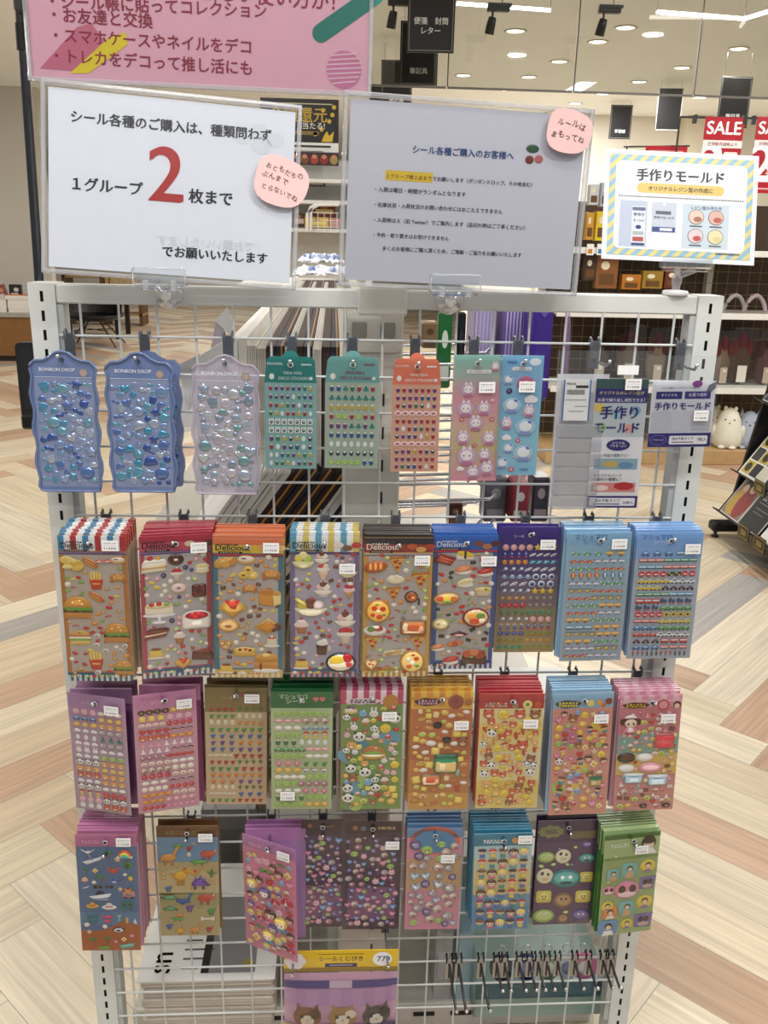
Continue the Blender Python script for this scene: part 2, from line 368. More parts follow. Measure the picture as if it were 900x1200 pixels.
book_stack(7, 39, 4, ['eae8e2', 'f2f0ea', 'eae8e2', 'd8703a'], ['bottom white book of the stack with the orange cover', 'second white book up in the stack with the orange cover', 'third white book up in the stack with the orange cover', 'orange covered book lying on top of the stack'])
for (px, dz, wd, ht, col, lab, ti) in ((16, .1, .13, .2, '23282a', 'black box with white curl print standing on the book table', 0), (3, .075, .1, .22, '8e4a44', 'red and white covered book propped up on the book table', -.25), (-12, .075, .12, .24, '2d5a50', 'dark green covered book propped on the book table edge', -.2)):
    p = at(px, 350, 9.05)
    t = thing('propped_book' if ti else 'storage_box', lab, 'book' if ti else 'box', (p.x, 9.12, th + (.066 if px < 5 else .088)), (0, ti, 0))
    MB().box(-wd / 2, wd / 2, 0, .05, 0, ht, col, .003).build('cover' if ti else 'box_body', 'printed', t)
    m = MB(); m.rect(-wd * .35, wd * .25, ht * .3, ht * .55, -.001, 'd9d3c6'); m.disc(wd * .1, ht * .72, wd * .22, ht * .12, -.001, 'c98f70' if ti else 'cfd6d0')
    m.build('cover_print', 'printed', t)
# chair, desk and timber shelf further off
p = at(108, 372, 10.4); zs = p.z
t = thing('shell_chair', 'black seated chair with thin wire legs on the far wooden floor', 'chair', (p.x, 10.5, 0)); t.scale = (1.3, 1.2, 1)
m = MB(); m.lathe([(0, zs - .05), (.2, zs - .04), (.27, zs), (.29, zs + .03), (.27, zs + .03), (.2, zs - .005), (0, zs - .02)], '141416'); m.build('seat', 'dark', t)
m = MB(); n = 9; vs = []; fs = []
for r, zz, o in ((.27, zs + .02, 0), (.275, zs + .16, .03), (.25, zs + .3, .07)):
    for k in range(n):
        a = PI * (.15 + .7 * k / (n - 1)); vs.append((r * math.cos(a), r * math.sin(a) + o, zz))
for i in range(2):
    for k in range(n - 1): fs.append((i * n + k, i * n + k + 1, (i + 1) * n + k + 1, (i + 1) * n + k))
m.add(vs, fs, '141416', True); m.build('backrest', 'dark', t)
for sx in (-1, 1):
    for sy in (-1, 1): MB().tube([(sx * .07, sy * .07, zs - .05), (sx * .24, sy * .22, 0)], .009, '4a3c30').build('leg', 'dark', t)
MB().tube([(-.15, -.14, zs * .55), (.15, .14, zs * .55)], .006, '222222').tube([(.15, -.14, zs * .55), (-.15, .14, zs * .55)], .006, '222222').build('brace', 'steel', t)
p0, p1 = at(74, 360, 11.2), at(140, 360, 11.2)
t = thing('reading_desk', 'dark reading desk behind the black chair', 'desk', ((p0.x + p1.x) / 2, 11.5, 0)); hw = (p1.x - p0.x) / 2; zt = at(100, 352, 11.2).z
MB().box(-hw, hw, -.3, .4, zt - .05, zt, '1d1a19', .005).build('desk_top', 'dark', t)
for sx in (-1, 1):
    for yy in (-.26, .36): MB().box(sx * (hw - .05) - .03, sx * (hw - .05) + .03, yy - .03, yy + .03, 0, zt - .05, '241d1b').build('leg', 'dark', t)
p0, p1 = at(72, 330, 13), at(165, 330, 13); zc = at(110, 322, 13).z
t = thing('timber_shelf', 'low timber shelf with slatted crate top far behind the chair', 'shelf', ((p0.x + p1.x) / 2, 13.2, 0)); hw = (p1.x - p0.x) / 2
for sx in (-1, 0, 1): MB().box(sx * (hw - .03) - .025, sx * (hw - .03) + .025, -.2, .25, 0, zc, '6b4a2c').build('upright', 'wood', t)
for k in range(3): MB().box(-hw, hw, -.2, .25, .15 + k * (zc - .2) / 2, .18 + k * (zc - .2) / 2, 'b59468', .003).build('shelf_board', 'wood', t)
m = MB()
for k in range(7): m.box(hw * .1 + k * .09, hw * .1 + k * .09 + .05, -.21, -.19, zc - .22, zc - .02, 'c9a15e')
m.build('slat_panel', 'wood', t)

# ---------------------------------------------------------------- fixture seen in the gap between the two white notices
def card(name, lab, cat, px0, px1, py0, py1, Y, col, mat='printed', thick=.004, group=None):
    a, c = at(px0, py1, Y), at(px1, py0, Y); t = thing(name, lab, cat, ((a.x + c.x) / 2, Y, a.z), group=group); W, H = c.x - a.x, c.z - a.z
    MB().box(-W / 2, W / 2, 0, thick, 0, H, col, .001).build('board', mat, t)
    return t, W, H
Yg = 4.2
p0, p1 = at(318, 300, Yg), at(437, 300, Yg); hw = (p1.x - p0.x) / 2 + .0; zt = at(360, 300, Yg).z
t = thing('white_shelf_stand', 'white metal shelf stand behind the gap between the two notices', 'shelf', ((p0.x + p1.x) / 2, Yg, 0))
for sx in (-1, 1): MB().box(sx * (hw - .02) - .02, sx * (hw - .02) + .02, .02, .06, 0, at(360, 180, Yg).z, 'e4e3dd').build('upright', 'paint', t)
for py in (268, 236, 212): z = at(360, py, Yg).z; MB().box(-hw, hw, -.22, .05, z - .02, z, 'e9e8e2', .003).build('shelf_board', 'paint', t)
MB().box(-hw, hw, .06, .08, 0, at(360, 186, Yg).z, 'cfccc6').build('back_panel', 'paint', t)
MB().box(-hw, hw, -.22, .05, 0, .12, 'd9d7d0').build('base', 'paint', t)
t, W, H = card('point_campaign_poster', 'black and gold campaign poster above the white shelf stand', 'poster', 306, 397, 117, 178, Yg - .02, '16140f')
m = MB(); m.text('金額還元', -W * .02, H * .6, .1, 'c9a83a', -.001, 'c', .02, width=W * .74); m.rect(-W * .4, W * .42, H * .9, H * .92, -.001, 'cfc9a8'); m.text('当たる!', W * .18, H * .46, .04, 'f3efe0', -.001, 'c', .01)
m.rrect(-W * .1, W * .25, H * .34, H * .41, .01, -.001, '8c7434'); m.rect(-W / 2, W / 2, 0, H * .2, -.001, 'f4f3ee'); m.rect(-W * .1, W * .4, H * .11, H * .15, -.002, '333333'); m.rect(-W * .1, W * .3, H * .03, H * .045, -.002, '777777')
for k, (u, v) in enumerate(((.3, .8), (.38, .6), (.42, .72), (.28, .45), (.2, .36), (.44, .86))): m.disc(W * u, H * v, .012, .012, -.001, 'd9b23c', 10)
m.poly([(W * .28, H * .22), (W * .42, H * .22), (W * .44, H * .42), (W * .38, H * .33), (W * .35, H * .42), (W * .31, H * .33)], -.0015, 'e0b62e'); m.build('print', 'printed', t)
t, W, H = card('picture_strip', 'strip of dark red and orange pictures under the black campaign poster', 'poster', 340, 397, 179, 193, Yg - .06, '3a2022')
m = MB()
for k, cc in enumerate(('5a3a6a', '7a4a2a', 'a83a26', '8e2a2e', 'a5894a')): m.disc(-W * .4 + k * W * .2, H * .45, W * .085, H * .36, -.001, cc, 12).disc(-W * .4 + k * W * .2, H * .66, W * .05, H * .17, -.0015, 'c98a60', 10)
m.build('picture_print', 'printed', t)
for (px0, px1, py0, py1, col, lab, kk) in ((361, 381, 212, 217.5, '232326', 'small black box on the white shelf behind the notices', 0), (357, 385, 255, 266.5, 'd9b54c', 'yellow carton on the white shelf stand', 1), (386, 398, 256, 266.5, 'd98a94', 'small pink carton next to the yellow one', 2), (367, 393, 240, 254, '7a3526', 'dark red and gold box standing behind the yellow carton', 3), (345, 357, 250, 266, '4a2f24', 'brown round-topped box by the wire basket handle', 4)):
    t, W, H = card('carton', lab, 'box', px0, px1, py0, py1, Yg - .2 + (.08 if kk == 3 else 0), col, thick=.09 if kk != 3 else .05, group='cartons on the white shelf stand')
    m = MB(); m.rect(-W * .4, W * .4, H * .25, H * .6, -.001, 'e9d98a' if kk in (1, 3) else 'c9b0a8'); m.disc(0, H * .75, W * .16, H * .14, -.001, 'a06a3a'); m.build('carton_print', 'printed', t)
t = thing('wire_basket', 'white wire basket with round tube handles on the white shelf', 'basket', at(378, 266, Yg - .26))
for k in (0, .02): MB().tube([(-.085 + k, 0, -.02), (-.085 + k, 0, .07), (-.07 + k, 0, .1), (-.04 + k, 0, .115), (.09, 0, .118)], .008, 'f2f1ee').build('handle', 'paint', t)
m = MB()
for k in range(5): m.tube([(-.06 + k * .035, -.02, -.02), (-.06 + k * .035, -.02, .075)], .002, 'e6e6e2', 5)
for z in (0, .035, .075): m.tube([(-.07, -.02, z), (.09, -.02, z)], .002, 'e6e6e2', 5)
m.build('wire_grid', 'paint', t)

# ---------------------------------------------------------------- far shelving unit with gridwall, at the other side of the aisle
YS = 4.45
X0, X1 = at(650, 400, YS).x, at(990, 400, YS).x; XC = (X0 + X1) / 2; hw = (X1 - X0) / 2
zs_ = [at(800, 456, YS).z, at(800, 368, YS).z, at(720, 292, YS).z]
t = thing('shelving_unit', 'long dark backed shelving unit with white shelves under the SALE signs', 'shelving', (XC, YS, 0))
MB().box(-hw, hw, 0, .5, 0, .1, 'c3a273', .004).build('plinth', 'wood', t)
MB().box(-hw, hw, .5, .53, .1, at(800, 235, YS).z, '4a3928').build('back_panel', 'wood', t)
m = MB()
for k in range(int(2 * hw / .075)): m.tube([(-hw + k * .075, .44, .1), (-hw + k * .075, .44, 1.35)], .002, '8f8062', 5, False)
for k in range(17): m.tube([(-hw, .44, .12 + k * .075), (hw, .44, .12 + k * .075)], .002, '8f8062', 5, False)
m.build('gridwall', 'paint', t)
for z in zs_:
    s = MB().box(-hw, hw, .02, .46, z - .018, z, 'd5d3ca', .002).build('shelf_board', 'paint', t)
    MB().box(-hw, hw, 0, .02, z - .03, z + .008, 'eceae4', .002).build('price_rail', 'plastic', s)
for x in (-hw, -hw + 1.15, hw): MB().box(x - .02, x + .02, .44, .5, 0, at(800, 250, YS).z, 'c9c4b6').build('upright', 'paint', t)
# plush toys on the plinth
def plush(px, pyb, hpx, body, belly, ears, lab, dx=0, dy=0):
    p = at(px, pyb, YS + .12); s = (at(px, pyb - hpx, YS + .12).z - p.z)
    t = thing('plush_toy', lab, 'plush toy', (p.x + dx, YS + .12 + dy, .1), (0, 0, -.35))
    m = MB(); m.lathe([(0, 0), (.28 * s, .01 * s), (.36 * s, .09 * s), (.37 * s, .25 * s), (.33 * s, .5 * s), (.27 * s, .72 * s), (.2 * s, .88 * s), (.1 * s, .97 * s), (0, s)], body, n=24); m.build('body', 'cloth', t)
    for sx in (-1, 1):
        if ears: MB().puff([(sx * .2 * s - .08 * s, .82 * s), (sx * .2 * s + .08 * s, .82 * s), (sx * .22 * s, 1.06 * s)], .03 * s, .06 * s, body).build('ear', 'cloth', t)
        else: MB().sphere((sx * .12 * s, -.02, .98 * s), (.045 * s, .03 * s, .06 * s), body, 10, 8).build('crest', 'cloth', t)
        MB().sphere((sx * .1 * s, -.235 * s, .72 * s), (.025 * s, .02 * s, .03 * s), '26211e', 8, 6).build('eye', 'plastic', t)
        MB().sphere((sx * .13 * s, -.3 * s, .05 * s), (.09 * s, .1 * s, .05 * s), belly, 10, 8).build('foot', 'cloth', t)
        MB().sphere((sx * .34 * s, -.08 * s, .42 * s), (.06 * s, .08 * s, .17 * s), body, 10, 8).build('wing' if not ears else 'arm', 'cloth', t)
    MB().sphere((0, -.27 * s, .65 * s), (.035 * s, .04 * s, .025 * s), 'd9a24a' if not ears else '3a3a44', 8, 6).build('beak' if not ears else 'nose', 'plastic', t)
plush(849, 531, 46, 'ebe8d6', 'f4eee0', False, 'cream white bird plush sitting on the wooden plinth')
plush(873, 530, 42, 'a9b2c2', 'b8c0ce', True, 'grey eared plush sitting next to the cream bird plush')
plush(836, 527, 44, 'dcd8c6', 'e8e2d2', False, 'pale plush half hidden behind the cream bird plush', .02, .13)
# bagged goods on the shelves
def bag(px, py0, py1, wpx, Y, col, deco, lab):
    p = at(px, py1, Y); H = at(px, py0, Y).z - p.z; W = wpx / 178
    t = thing('bagged_goods', lab, 'bag', (p.x, Y, p.z + .004), group='bagged goods on the dark shelving unit')
    n = 12; m = MB()
    m.sphere((0, .06, H * .42), (W * .42, .05, H * .4), col, 14, 10); m.build('contents', 'cloth', t)
    m = MB()
    for k in range(3): m.sphere(((-.26 + .26 * k) * W, .045, H * (.66 + .1 * (k % 2))), (W * .15, .04, H * .16), deco, 10, 8)
    m.build('bow', 'cloth', t)
    MB().slab([(-W / 2, 0), (W / 2, 0), (W * .52, H * .8), (W * .4, H), (-W * .4, H), (-W * .5, H * .8)], -.0, .001, 'ffffff').build('clear_bag', 'clear', t)
    g = MB().rect(-W * .16, W * .18, H * .08, H * .36, -.003, 'b8ab98' if px != 866 else 'e2dcd0'); g.disc(W * .04, H * .3, W * .07, W * .07, -.004, 'e3dccc', 14); g.build('tag', 'paper', t)
rg = random.Random(3)
spots = [(700, 382, 452, 34, '5a4a3c', '3a2a26'), (735, 380, 452, 34, '6b5b4a', '54262a'), (768, 385, 452, 30, '8a7a62', '5a1f26'), (802, 382, 454, 36, '46342c', '6a1c26'), (845, 388, 455, 26, '8d7a5f', '7a1f2c'), (866, 384, 454, 34, '5b4438', '7d1e2e'), (896, 388, 455, 30, '6d4a4a', '54262a')]
for i, sp in enumerate(spots):
    bag(*sp[:4], YS + .2, sp[4], sp[5], ['clear bag of brown goods furthest along the middle shelf', 'brown bagged plush second from the dim end of the middle shelf', 'tan bagged plush with dark red bow seen through the wire grid', 'dark bagged plush seen beside the slotted post',
        'tan bagged goods just past the slotted post', 'clear bag with red bow and round white tag on the middle shelf', 'dark pink bagged goods beside the black magazine rack'][i])
for i, (px, col, lab) in enumerate(((860, 'a29a94', 'pale headband in a bag lying on the upper shelf'), (884, 'a8989a', 'pinkish headband in a bag next to the pale one'), (730, '8a6a3a', 'brown headband lying on the upper shelf seen through the grid'), (762, '6a4a44', 'dark headband lying on the upper shelf seen through the grid'))):
    p = at(px, 364, YS + .15); t = thing('headband', lab, 'headband', (p.x, YS + .15, zs_[1] + .014), group='headbands on the upper shelf')
    MB().tube([(.075 * math.cos(a), .02 * math.sin(2 * a), .1 * math.sin(a)) for a in [PI * k / 14 for k in range(15)]], .014, col, 8).build('band', 'cloth', t)
    MB().sphere((-.03, -.01, .095), (.022, .012, .018), '7a5a5c').build('bow', 'cloth', t)
# goods at the open end of the shelving unit
G = [(684, 700, 300, 328, '4a3a2e', 'dark brown framed print standing under the white shelf'), (697, 726, 300, 338, '8a5a34', 'brown patterned carton under the striped notice'), (728, 752, 322, 339, 'b5722e', 'orange carton in front of the rail'), (752, 778, 318, 338, '9a7a2e', 'mustard carton with dark print'), (778, 800, 316, 338, '6a3024', 'dark red carton by the notice clip'),
     (690, 703, 216, 240, 'c9cdd0', 'white slim box on the top of the shelving'), (703, 716, 214, 242, 'b0b6ba', 'pale grey box with black sketch'), (686, 697, 249, 281, 'c8963c', 'tan book on the white shelf'), (697, 715, 248, 282, 'e0c22e', 'yellow book with brown figures on the white shelf')]
for px0, px1, py0, py1, col, lab in G:
    t, W, H = card('goods_box', lab, 'box', px0, px1, py0, py1, YS + .06, col, thick=.06, group='boxes at the open end of the shelving unit')
    m = MB(); m.rect(-W * .34, W * .34, H * .12, H * .45, -.001, '6a4a2a'); m.disc(-W * .1, H * .7, W * .2, H * .13, -.001, 'e6dcc0'); m.build('box_print', 'printed', t)
for k, (px, col) in enumerate(((704, '3a86b8'), (714, 'c96a4a'), (692, 'c98a3a'))):
    t, W, H = card('shelf_tag', ['white price tag with blue print on the shelf edge', 'white price tag with red print on the shelf edge', 'white price tag with orange print on the shelf edge'][k], 'price tag', px - 5, px + 4.5, 286, 299, YS - .01, 'f4f4f0', thick=.002)
    MB().rect(-W * .3, W * .3, H * .15, H * .55, -.001, col).build('tag_print', 'printed', t)
# SALE signs on a rod
ya = YS - .1
pr0, pr1 = at(797, 137, ya), at(905, 139, ya)
t = thing('sign_rod', 'thin dark rod carrying the red SALE signs', 'rod', pr0)
d = pr1 - pr0
MB().tube([(0, 0, 0), tuple(d)], .006, '2b2b2b').build('crossbar', 'dark', t)
MB().tube([(0, 0, 0), (.0, 0, zs_[2] - pr0.z)], .006, '2b2b2b').build('stem', 'dark', t)
for f in (.16, .7, .8):
    MB().box(d.x * f - .012, d.x * f + .012, -.012, .012, d.z * f - .035, d.z * f + .014, '2a2a2a', .003).build('clip', 'dark', t)
def sale(px0, px1, py0, py1, lab):
    t, W, H = card('sale_sign', lab, 'sign', px0, px1, py0, py1, ya - .01, 'b3202c', group='red SALE signs on the rod')
    m = MB(); m.text('SALE', 0, H * .78, .1, 'ffffff', -.001, 'c', .03, width=W * .86); m.rect(-W / 2, W / 2, H * .6, H * .7, -.001, 'ecebe8'); m.text('店頭販売価格より', 0, H * .63, .03, 'a02028', -.002, 'c', .01, width=W * .75)
    m.text('2', -W * .22, H * .16, .3, 'ffffff', -.001, 'c', .03); m.rrect(W * .06, W * .42, H * .44, H * .55, .01, -.001, 'f0e8e4'); m.text('割引', W * .24, H * .2, .085, 'ffffff', -.001, 'c', .02); m.rect(-W * .42, W * .42, H * .05, H * .07, -.001, 'e8b8b8'); m.build('print', 'printed', t)
sale(816.5, 873.5, 138, 226, 'red SALE sign partly behind the striped mould notice'); sale(876, 933, 138, 226, 'red SALE sign cut by the picture edge beside the first')
t, W, H = card('sale_sign', 'low red sign top showing just above the striped mould notice', 'sign', 750, 806, 172, 240, YS - .06, 'b3202c', group='red SALE signs on the rod')
m = MB().text('SALE', 0, H * .7, .1, 'ffffff', -.001, 'c', .03, width=W * .8); m.rect(-W * .4, W * .4, H * .9, H * .93, -.001, 'd88a8a'); m.build('print', 'printed', t)
a, c = at(731, 172, YS - .05), at(808, 171, YS - .05); t = thing('sign_rod', 'short dark rod holding the low red sign', 'rod', a); MB().tube([(0, 0, 0), tuple(c - a)], .005, '2b2b2b').build('crossbar', 'dark', t); MB().tube([(.02, 0, 0), (.02, 0, zs_[2] - a.z)], .005, '2b2b2b').build('stem', 'dark', t)

# ---------------------------------------------------------------- black magazine rack
A = atz(836, 633, 0); xr = A.x
t = thing('magazine_rack', 'black metal magazine rack with sloping shelves beside the aisle', 'magazine rack', (xr + .06, A.y, 0)); y1_ = 0.35; y0_ = -2.2
MB().box(-.06, .62, .02, .09, .035, .085, '121214', .01).build('foot', 'dark', t)
MB().lathe([(.018, 0), (.02, .008), (.008, .012), (.008, .036)], '161616', (-.03, .055, 0), 14).build('levelling_glide', 'dark', t)
yE = .12
tiers = []
for px, py in ((837, 598), (858, 553), (886, 470), (897, 400)):
    d = ray(px, py); yy = A.y + yE; q = CAM + d * ((yy - CAM.y) / d.y); tiers.append((q.x - xr - .06 + .02, q.z))
for k, (tx_, tz_) in enumerate(tiers):
    s = MB(); ru = Vector((.17, 0, .25))
    s.add([(tx_, yE, tz_), (tx_ + ru.x, yE, tz_ + ru.z), (tx_ + ru.x, y0_, tz_ + ru.z), (tx_, y0_, tz_), (tx_ + .012, yE, tz_ - .01), (tx_ + ru.x + .012, yE, tz_ + ru.z - .01), (tx_ + ru.x + .012, y0_, tz_ + ru.z - .01), (tx_ + .012, y0_, tz_ - .01)],
          [(0, 1, 2, 3), (4, 7, 6, 5), (0, 4, 5, 1), (3, 2, 6, 7), (0, 3, 7, 4), (1, 5, 6, 2)], '1d1e22'); s.build('shelf_plate', 'dark', t)
    MB().add([(tx_ - .032, yE, tz_ + .014), (tx_, yE, tz_), (tx_, y0_, tz_), (tx_ - .032, y0_, tz_ + .014), (tx_ - .032, yE, tz_ + .021), (tx_, yE, tz_ + .007), (tx_, y0_, tz_ + .007), (tx_ - .032, y0_, tz_ + .021)], [(0, 1, 2, 3), (4, 7, 6, 5), (0, 4, 5, 1), (3, 2, 6, 7), (0, 3, 7, 4), (1, 5, 6, 2)], '17181b').build('shelf_lip', 'dark', t)
m = MB(); xa, za = tiers[0]; xb, zb2 = tiers[3]; xa += .05; xb += .02
for yy in (yE + .012, ):
    m.add([(xa, yy, za - .02), (xa + .42, yy, za - .1), (xb + .42, yy, zb2 + .3), (xb + .1, yy, zb2 + .3), (xa, yy - .02, za - .02), (xa + .42, yy - .02, za - .1), (xb + .42, yy - .02, zb2 + .3), (xb + .1, yy - .02, zb2 + .3)], [(0, 1, 2, 3), (7, 6, 5, 4), (0, 4, 5, 1), (1, 5, 6, 2), (2, 6, 7, 3), (3, 7, 4, 0)], '151517')
m.build('end_panel', 'dark', t)
MB().box(.3, .36, y0_, .02, .06, zb2 + .3, '101012').build('back_panel', 'dark', t)
def cover(k, ya_, wd, ht, col, paint, lab, nm='magazine', cat='magazine'):
    tx_, tz_ = tiers[k]; base = Vector((xr + .06 + tx_ - .004, A.y + ya_, tz_ + .008))
    o = thing(nm, lab, cat, base, group=None)
    ez = Vector((.17, 0, .25)).normalized(); ex = Vector((0, -1, 0)); ny = ez.cross(ex); 
    o.rotation_euler = Matrix((ex, ez.cross(ex), ez)).transposed().to_euler()
    MB().box(0, wd, -.006, .0, 0, ht, col, .001).build('cover', 'printed', o)
    m = MB(); paint(m, wd, ht, -.0068); m.build('cover_print', 'printed', o)
    return o
def c_photo(m, W, H, y):
    m.rect(.006, W - .006, .006, H - .006, y, '8a7468'); m.disc(W * .35, H * .3, W * .3, H * .28, y - .0004, 'b8962f'); m.disc(W * .66, H * .36, W * .28, H * .34, y - .0006, '8d2226'); m.disc(W * .66, H * .72, W * .2, H * .14, y - .0008, '1d1614'); m.disc(W * .64, H * .66, W * .14, H * .1, y - .001, 'd8b49a'); m.disc(W * .3, H * .66, W * .17, H * .12, y - .0008, '2a2019'); m.disc(W * .31, H * .61, W * .12, H * .08, y - .001, 'dcb8a0')
def c_black(m, W, H, y):
    m.rect(.004, W - .004, .004, H - .004, y, '131315'); m.text('最新アニメ', W / 2, H * .72, .03, 'e6e6e6', y - .0006, 'c', .015, width=W * .7); m.text('ムック', W / 2, H * .58, .03, 'e6e6e6', y - .0006, 'c', .015, width=W * .6); m.rect(W * .15, W * .85, H * .52, H * .53, y - .0006, 'aaaaaa'); m.rect(W * .2, W * .8, H * .4, H * .42, y - .0006, '777777'); m.rect(W * .2, W * .7, H * .32, H * .335, y - .0006, '777777')
def c_white(m, W, H, y): m.poly([(W * .15, H * .5), (W * .3, H * .42), (W * .5, H * .55), (W * .42, H * .66), (W * .3, H * .56), (W * .2, H * .62)], y - .0004, 'c03048'); m.rect(W * .1, W * .9, H * .2, H * .24, y - .0004, 'b8b8b8'); m.disc(W * .6, H * .6, W * .2, H * .1, y - .0004, 'd67a8a')
def c_multi(m, W, H, y):
    cc = ['c9b23a', '1f1f22', 'd8d4c4', '3a3a3e', 'bfa83a', '8d8d86', 'c4b048', '26262a', 'd9d6c8']
    for i in range(9): m.rect(W * (.05 + .31 * (i % 3)), W * (.33 + .31 * (i % 3)), H * (.05 + .31 * (i // 3)), H * (.33 + .31 * (i // 3)), y, cc[i])
    for i in (0, 4, 6): m.disc(W * (.19 + .31 * (i % 3)), H * (.19 + .31 * (i // 3)), W * .1, W * .1, y - .0006, '2b2a20')
def c_blue(m, W, H, y): m.rect(.006, W - .006, .006, H - .006, y, '1e2c48'); m.disc(W * .5, H * .5, W * .3, H * .3, y - .0005, '50688a'); m.rect(W * .2, W * .8, H * .12, H * .2, y - .001, 'c8d0dc')
y_ = .08
cover(0, y_, .2, .27, 'e4e2de', c_photo, 'magazine cover with two dark haired figures on the lowest rack shelf'); cover(0, y_ - .205, .2, .27, 'd8d8d8', c_black, 'black magazine with white title on the lowest rack shelf'); cover(0, y_ - .43, .21, .24, 'f2f0ee', c_white, 'white magazine with red mark on the lowest rack shelf'); cover(0, y_ - .66, .2, .26, '2a2a2e', c_multi, 'dark magazine at the near end of the lowest rack shelf')
cover(1, y_, .26, .25, 'f0eee8', c_multi, 'white framed magazine of yellow and black pictures on the second rack shelf'); cover(1, y_ - .27, .2, .25, '26262a', c_black, 'black magazine beside the yellow picture one'); cover(2, y_, .22, .25, 'e8e8e8', c_blue, 'dark blue magazine on the third rack shelf'); cover(3, y_, .2, .25, '303034', c_photo, 'dark magazine on the top rack shelf')
for k, (tier, yy) in enumerate(((0, -.24), (0, -.4), (0, -.56), (1, -.2), (1, -.36))):
    tx_, tz_ = tiers[tier]; o = thing('price_plate', ['yellow and black price plate on the lowest rack lip, nearest its end', 'second yellow and black price plate on the lowest rack lip', 'third yellow and black price plate on the lowest rack lip', 'first yellow and black price plate on the second rack lip', 'second yellow and black price plate on the second rack lip'][k], 'price tag', (xr + tx_ + .005, A.y + yy, tz_ + .0))
    o.rotation_euler = (0, 0, -PI / 2); MB().box(0, .11, -.004, 0, -.01, .055, '16160f').build('plate', 'plastic', o)
    m = MB(); [m.rect(*r, -.0045, 'b8a03c') for r in ((.004, .106, -.006, -.003), (.004, .106, .048, .051), (.004, .007, -.006, .05), (.103, .106, -.006, .05))]; m.text('550', .055, .008, .035, 'd8c25a', -.005, 'c', .01); m.build('plate_print', 'printed', o)
# ---------------------------------------------------------------- gondola behind the rack
t = thing('gondola', 'pale metal gondola spine and base behind the sticker rack', 'gondola', (0, .08, 0))
x0, x1 = at(402, 420, .08).x, at(472, 420, .08).x; sp = 'd3d0c6'
m = MB().box(x0, x1, 0, .05, .0, 1.335, sp, .003)
m.build('spine_post', 'paint', t)
m = MB()
for k in range(24): m.box((x0 + x1) / 2 - .002 + .016, (x0 + x1) / 2 + .002 + .016, -.0012, .004, 1.2 - .05 * k - .009, 1.2 - .05 * k + .009, '15161a')
m.build('slot_row', 'dark', t)
m = MB().slab(rr(x0 + .004, x1 - .004, 1.27, 1.325, .008), -.006, .0, 'dcd9cf'); m.rrect(x0 + .012, x0 + .034, 1.29, 1.312, .003, -.0065, '9d9a92'); m.rrect(x1 - .034, x1 - .012, 1.29, 1.312, .003, -.0065, '9d9a92'); m.build('bracket_plate', 'paint', t)
MB().box((x0 + x1) / 2 - .012, (x0 + x1) / 2 + .012, .05, 2.75, .1, 1.3, 'c9c6bc').build('spine_panel', 'paint', t)
MB().box(-.43, x0 - .005, 2.2, 2.75, 1.225, 1.245, 'e2e0d8', .002).build('upper_shelf', 'paint', t)
MB().box(-.43, .43, .02, 1.9, .0, .05, 'c4c1b8', .004).build('base', 'paint', t)
MB().box(-.43, .43, .012, .022, .0, .056, 'd5d2c9', .002).build('base_rail', 'paint', t)
s = MB()
for k in range(12): s.box(-.4 + k * .07, -.36 + k * .07, .008, .0125, .03, .036, '17181a')
s.build('base_slots', 'dark', t)
for nm, xa, xb, z in (('shelf_board', -.42, x0 - .005, .88), ('shelf_board', -.42, x0 - .005, .5), ('shelf_board', x1 + .005, .42, .42)):
    MB().box(xa, xb, .06, 1.9, z - .02, z, 'bebbb2', .002).build(nm, 'paint', t)
rg = random.Random(8)
# boards standing lengthwise, top edges running away from the rack
cols = ['efeeea', 'e2dfd8', 'd5d1c8', 'cbc7bd', '3b2720', '26283c', 'd0ccc2', '3b2720', '26283c', 'dedad2', '3b2720', '26283c']
xx = -.225
for i, cc in enumerate(cols):
    wth = .0138; zt = 1.262 + (.004 if i % 3 else 0) + (.012 if i < 2 else 0)
    for j, (ya, yb_) in enumerate(((.16, 1.1), (1.12, 2.2))):
        lab = {'efeeea': 'white poster board', 'e2dfd8': 'off white poster board', 'd5d1c8': 'light grey ribbed board', 'cbc7bd': 'grey ribbed board', '3b2720': 'dark brown board', 'd0ccc2': 'ribbed grey board', '26283c': 'navy board with gold stripe', 'dedad2': 'pale ribbed board', 'd4d0c6': 'dull white ribbed board', '30202a': 'plum board with gold stripe'}[cc]
        o = thing('display_board', lab + (' standing on the gondola, ' if not j else ' further down the gondola, ') + ['first', 'second', 'third', 'fourth', 'fifth', 'sixth', 'seventh', 'eighth', 'ninth', 'tenth', 'eleventh', 'twelfth', 'thirteenth', 'fourteenth', 'fifteenth'][i] + ' from the outer edge', 'board', (xx + wth / 2, (ya + yb_) / 2, .88), group='boards standing on the gondola')
        hl = (yb_ - ya) / 2; h = zt - .88
        MB().box(-wth / 2, wth / 2 - .0006, -hl, hl, 0, h, cc).build('board', 'paper', o)
        if cc == '26283c': MB().box(.001, .0036, -hl - .0005, hl, 0.01, h + .0008, 'c08a3a').build('gold_stripe', 'printed', o)
        elif i > 1 and cc != '3b2720':
            mm = MB()
            for q in (-.003, .0, .003): mm.box(q - .0004, q + .0004, -hl - .0004, hl, .01, h + .0005, '9b968c')
            mm.build('rib_line', 'paper', o)
    xx += wth + .0003
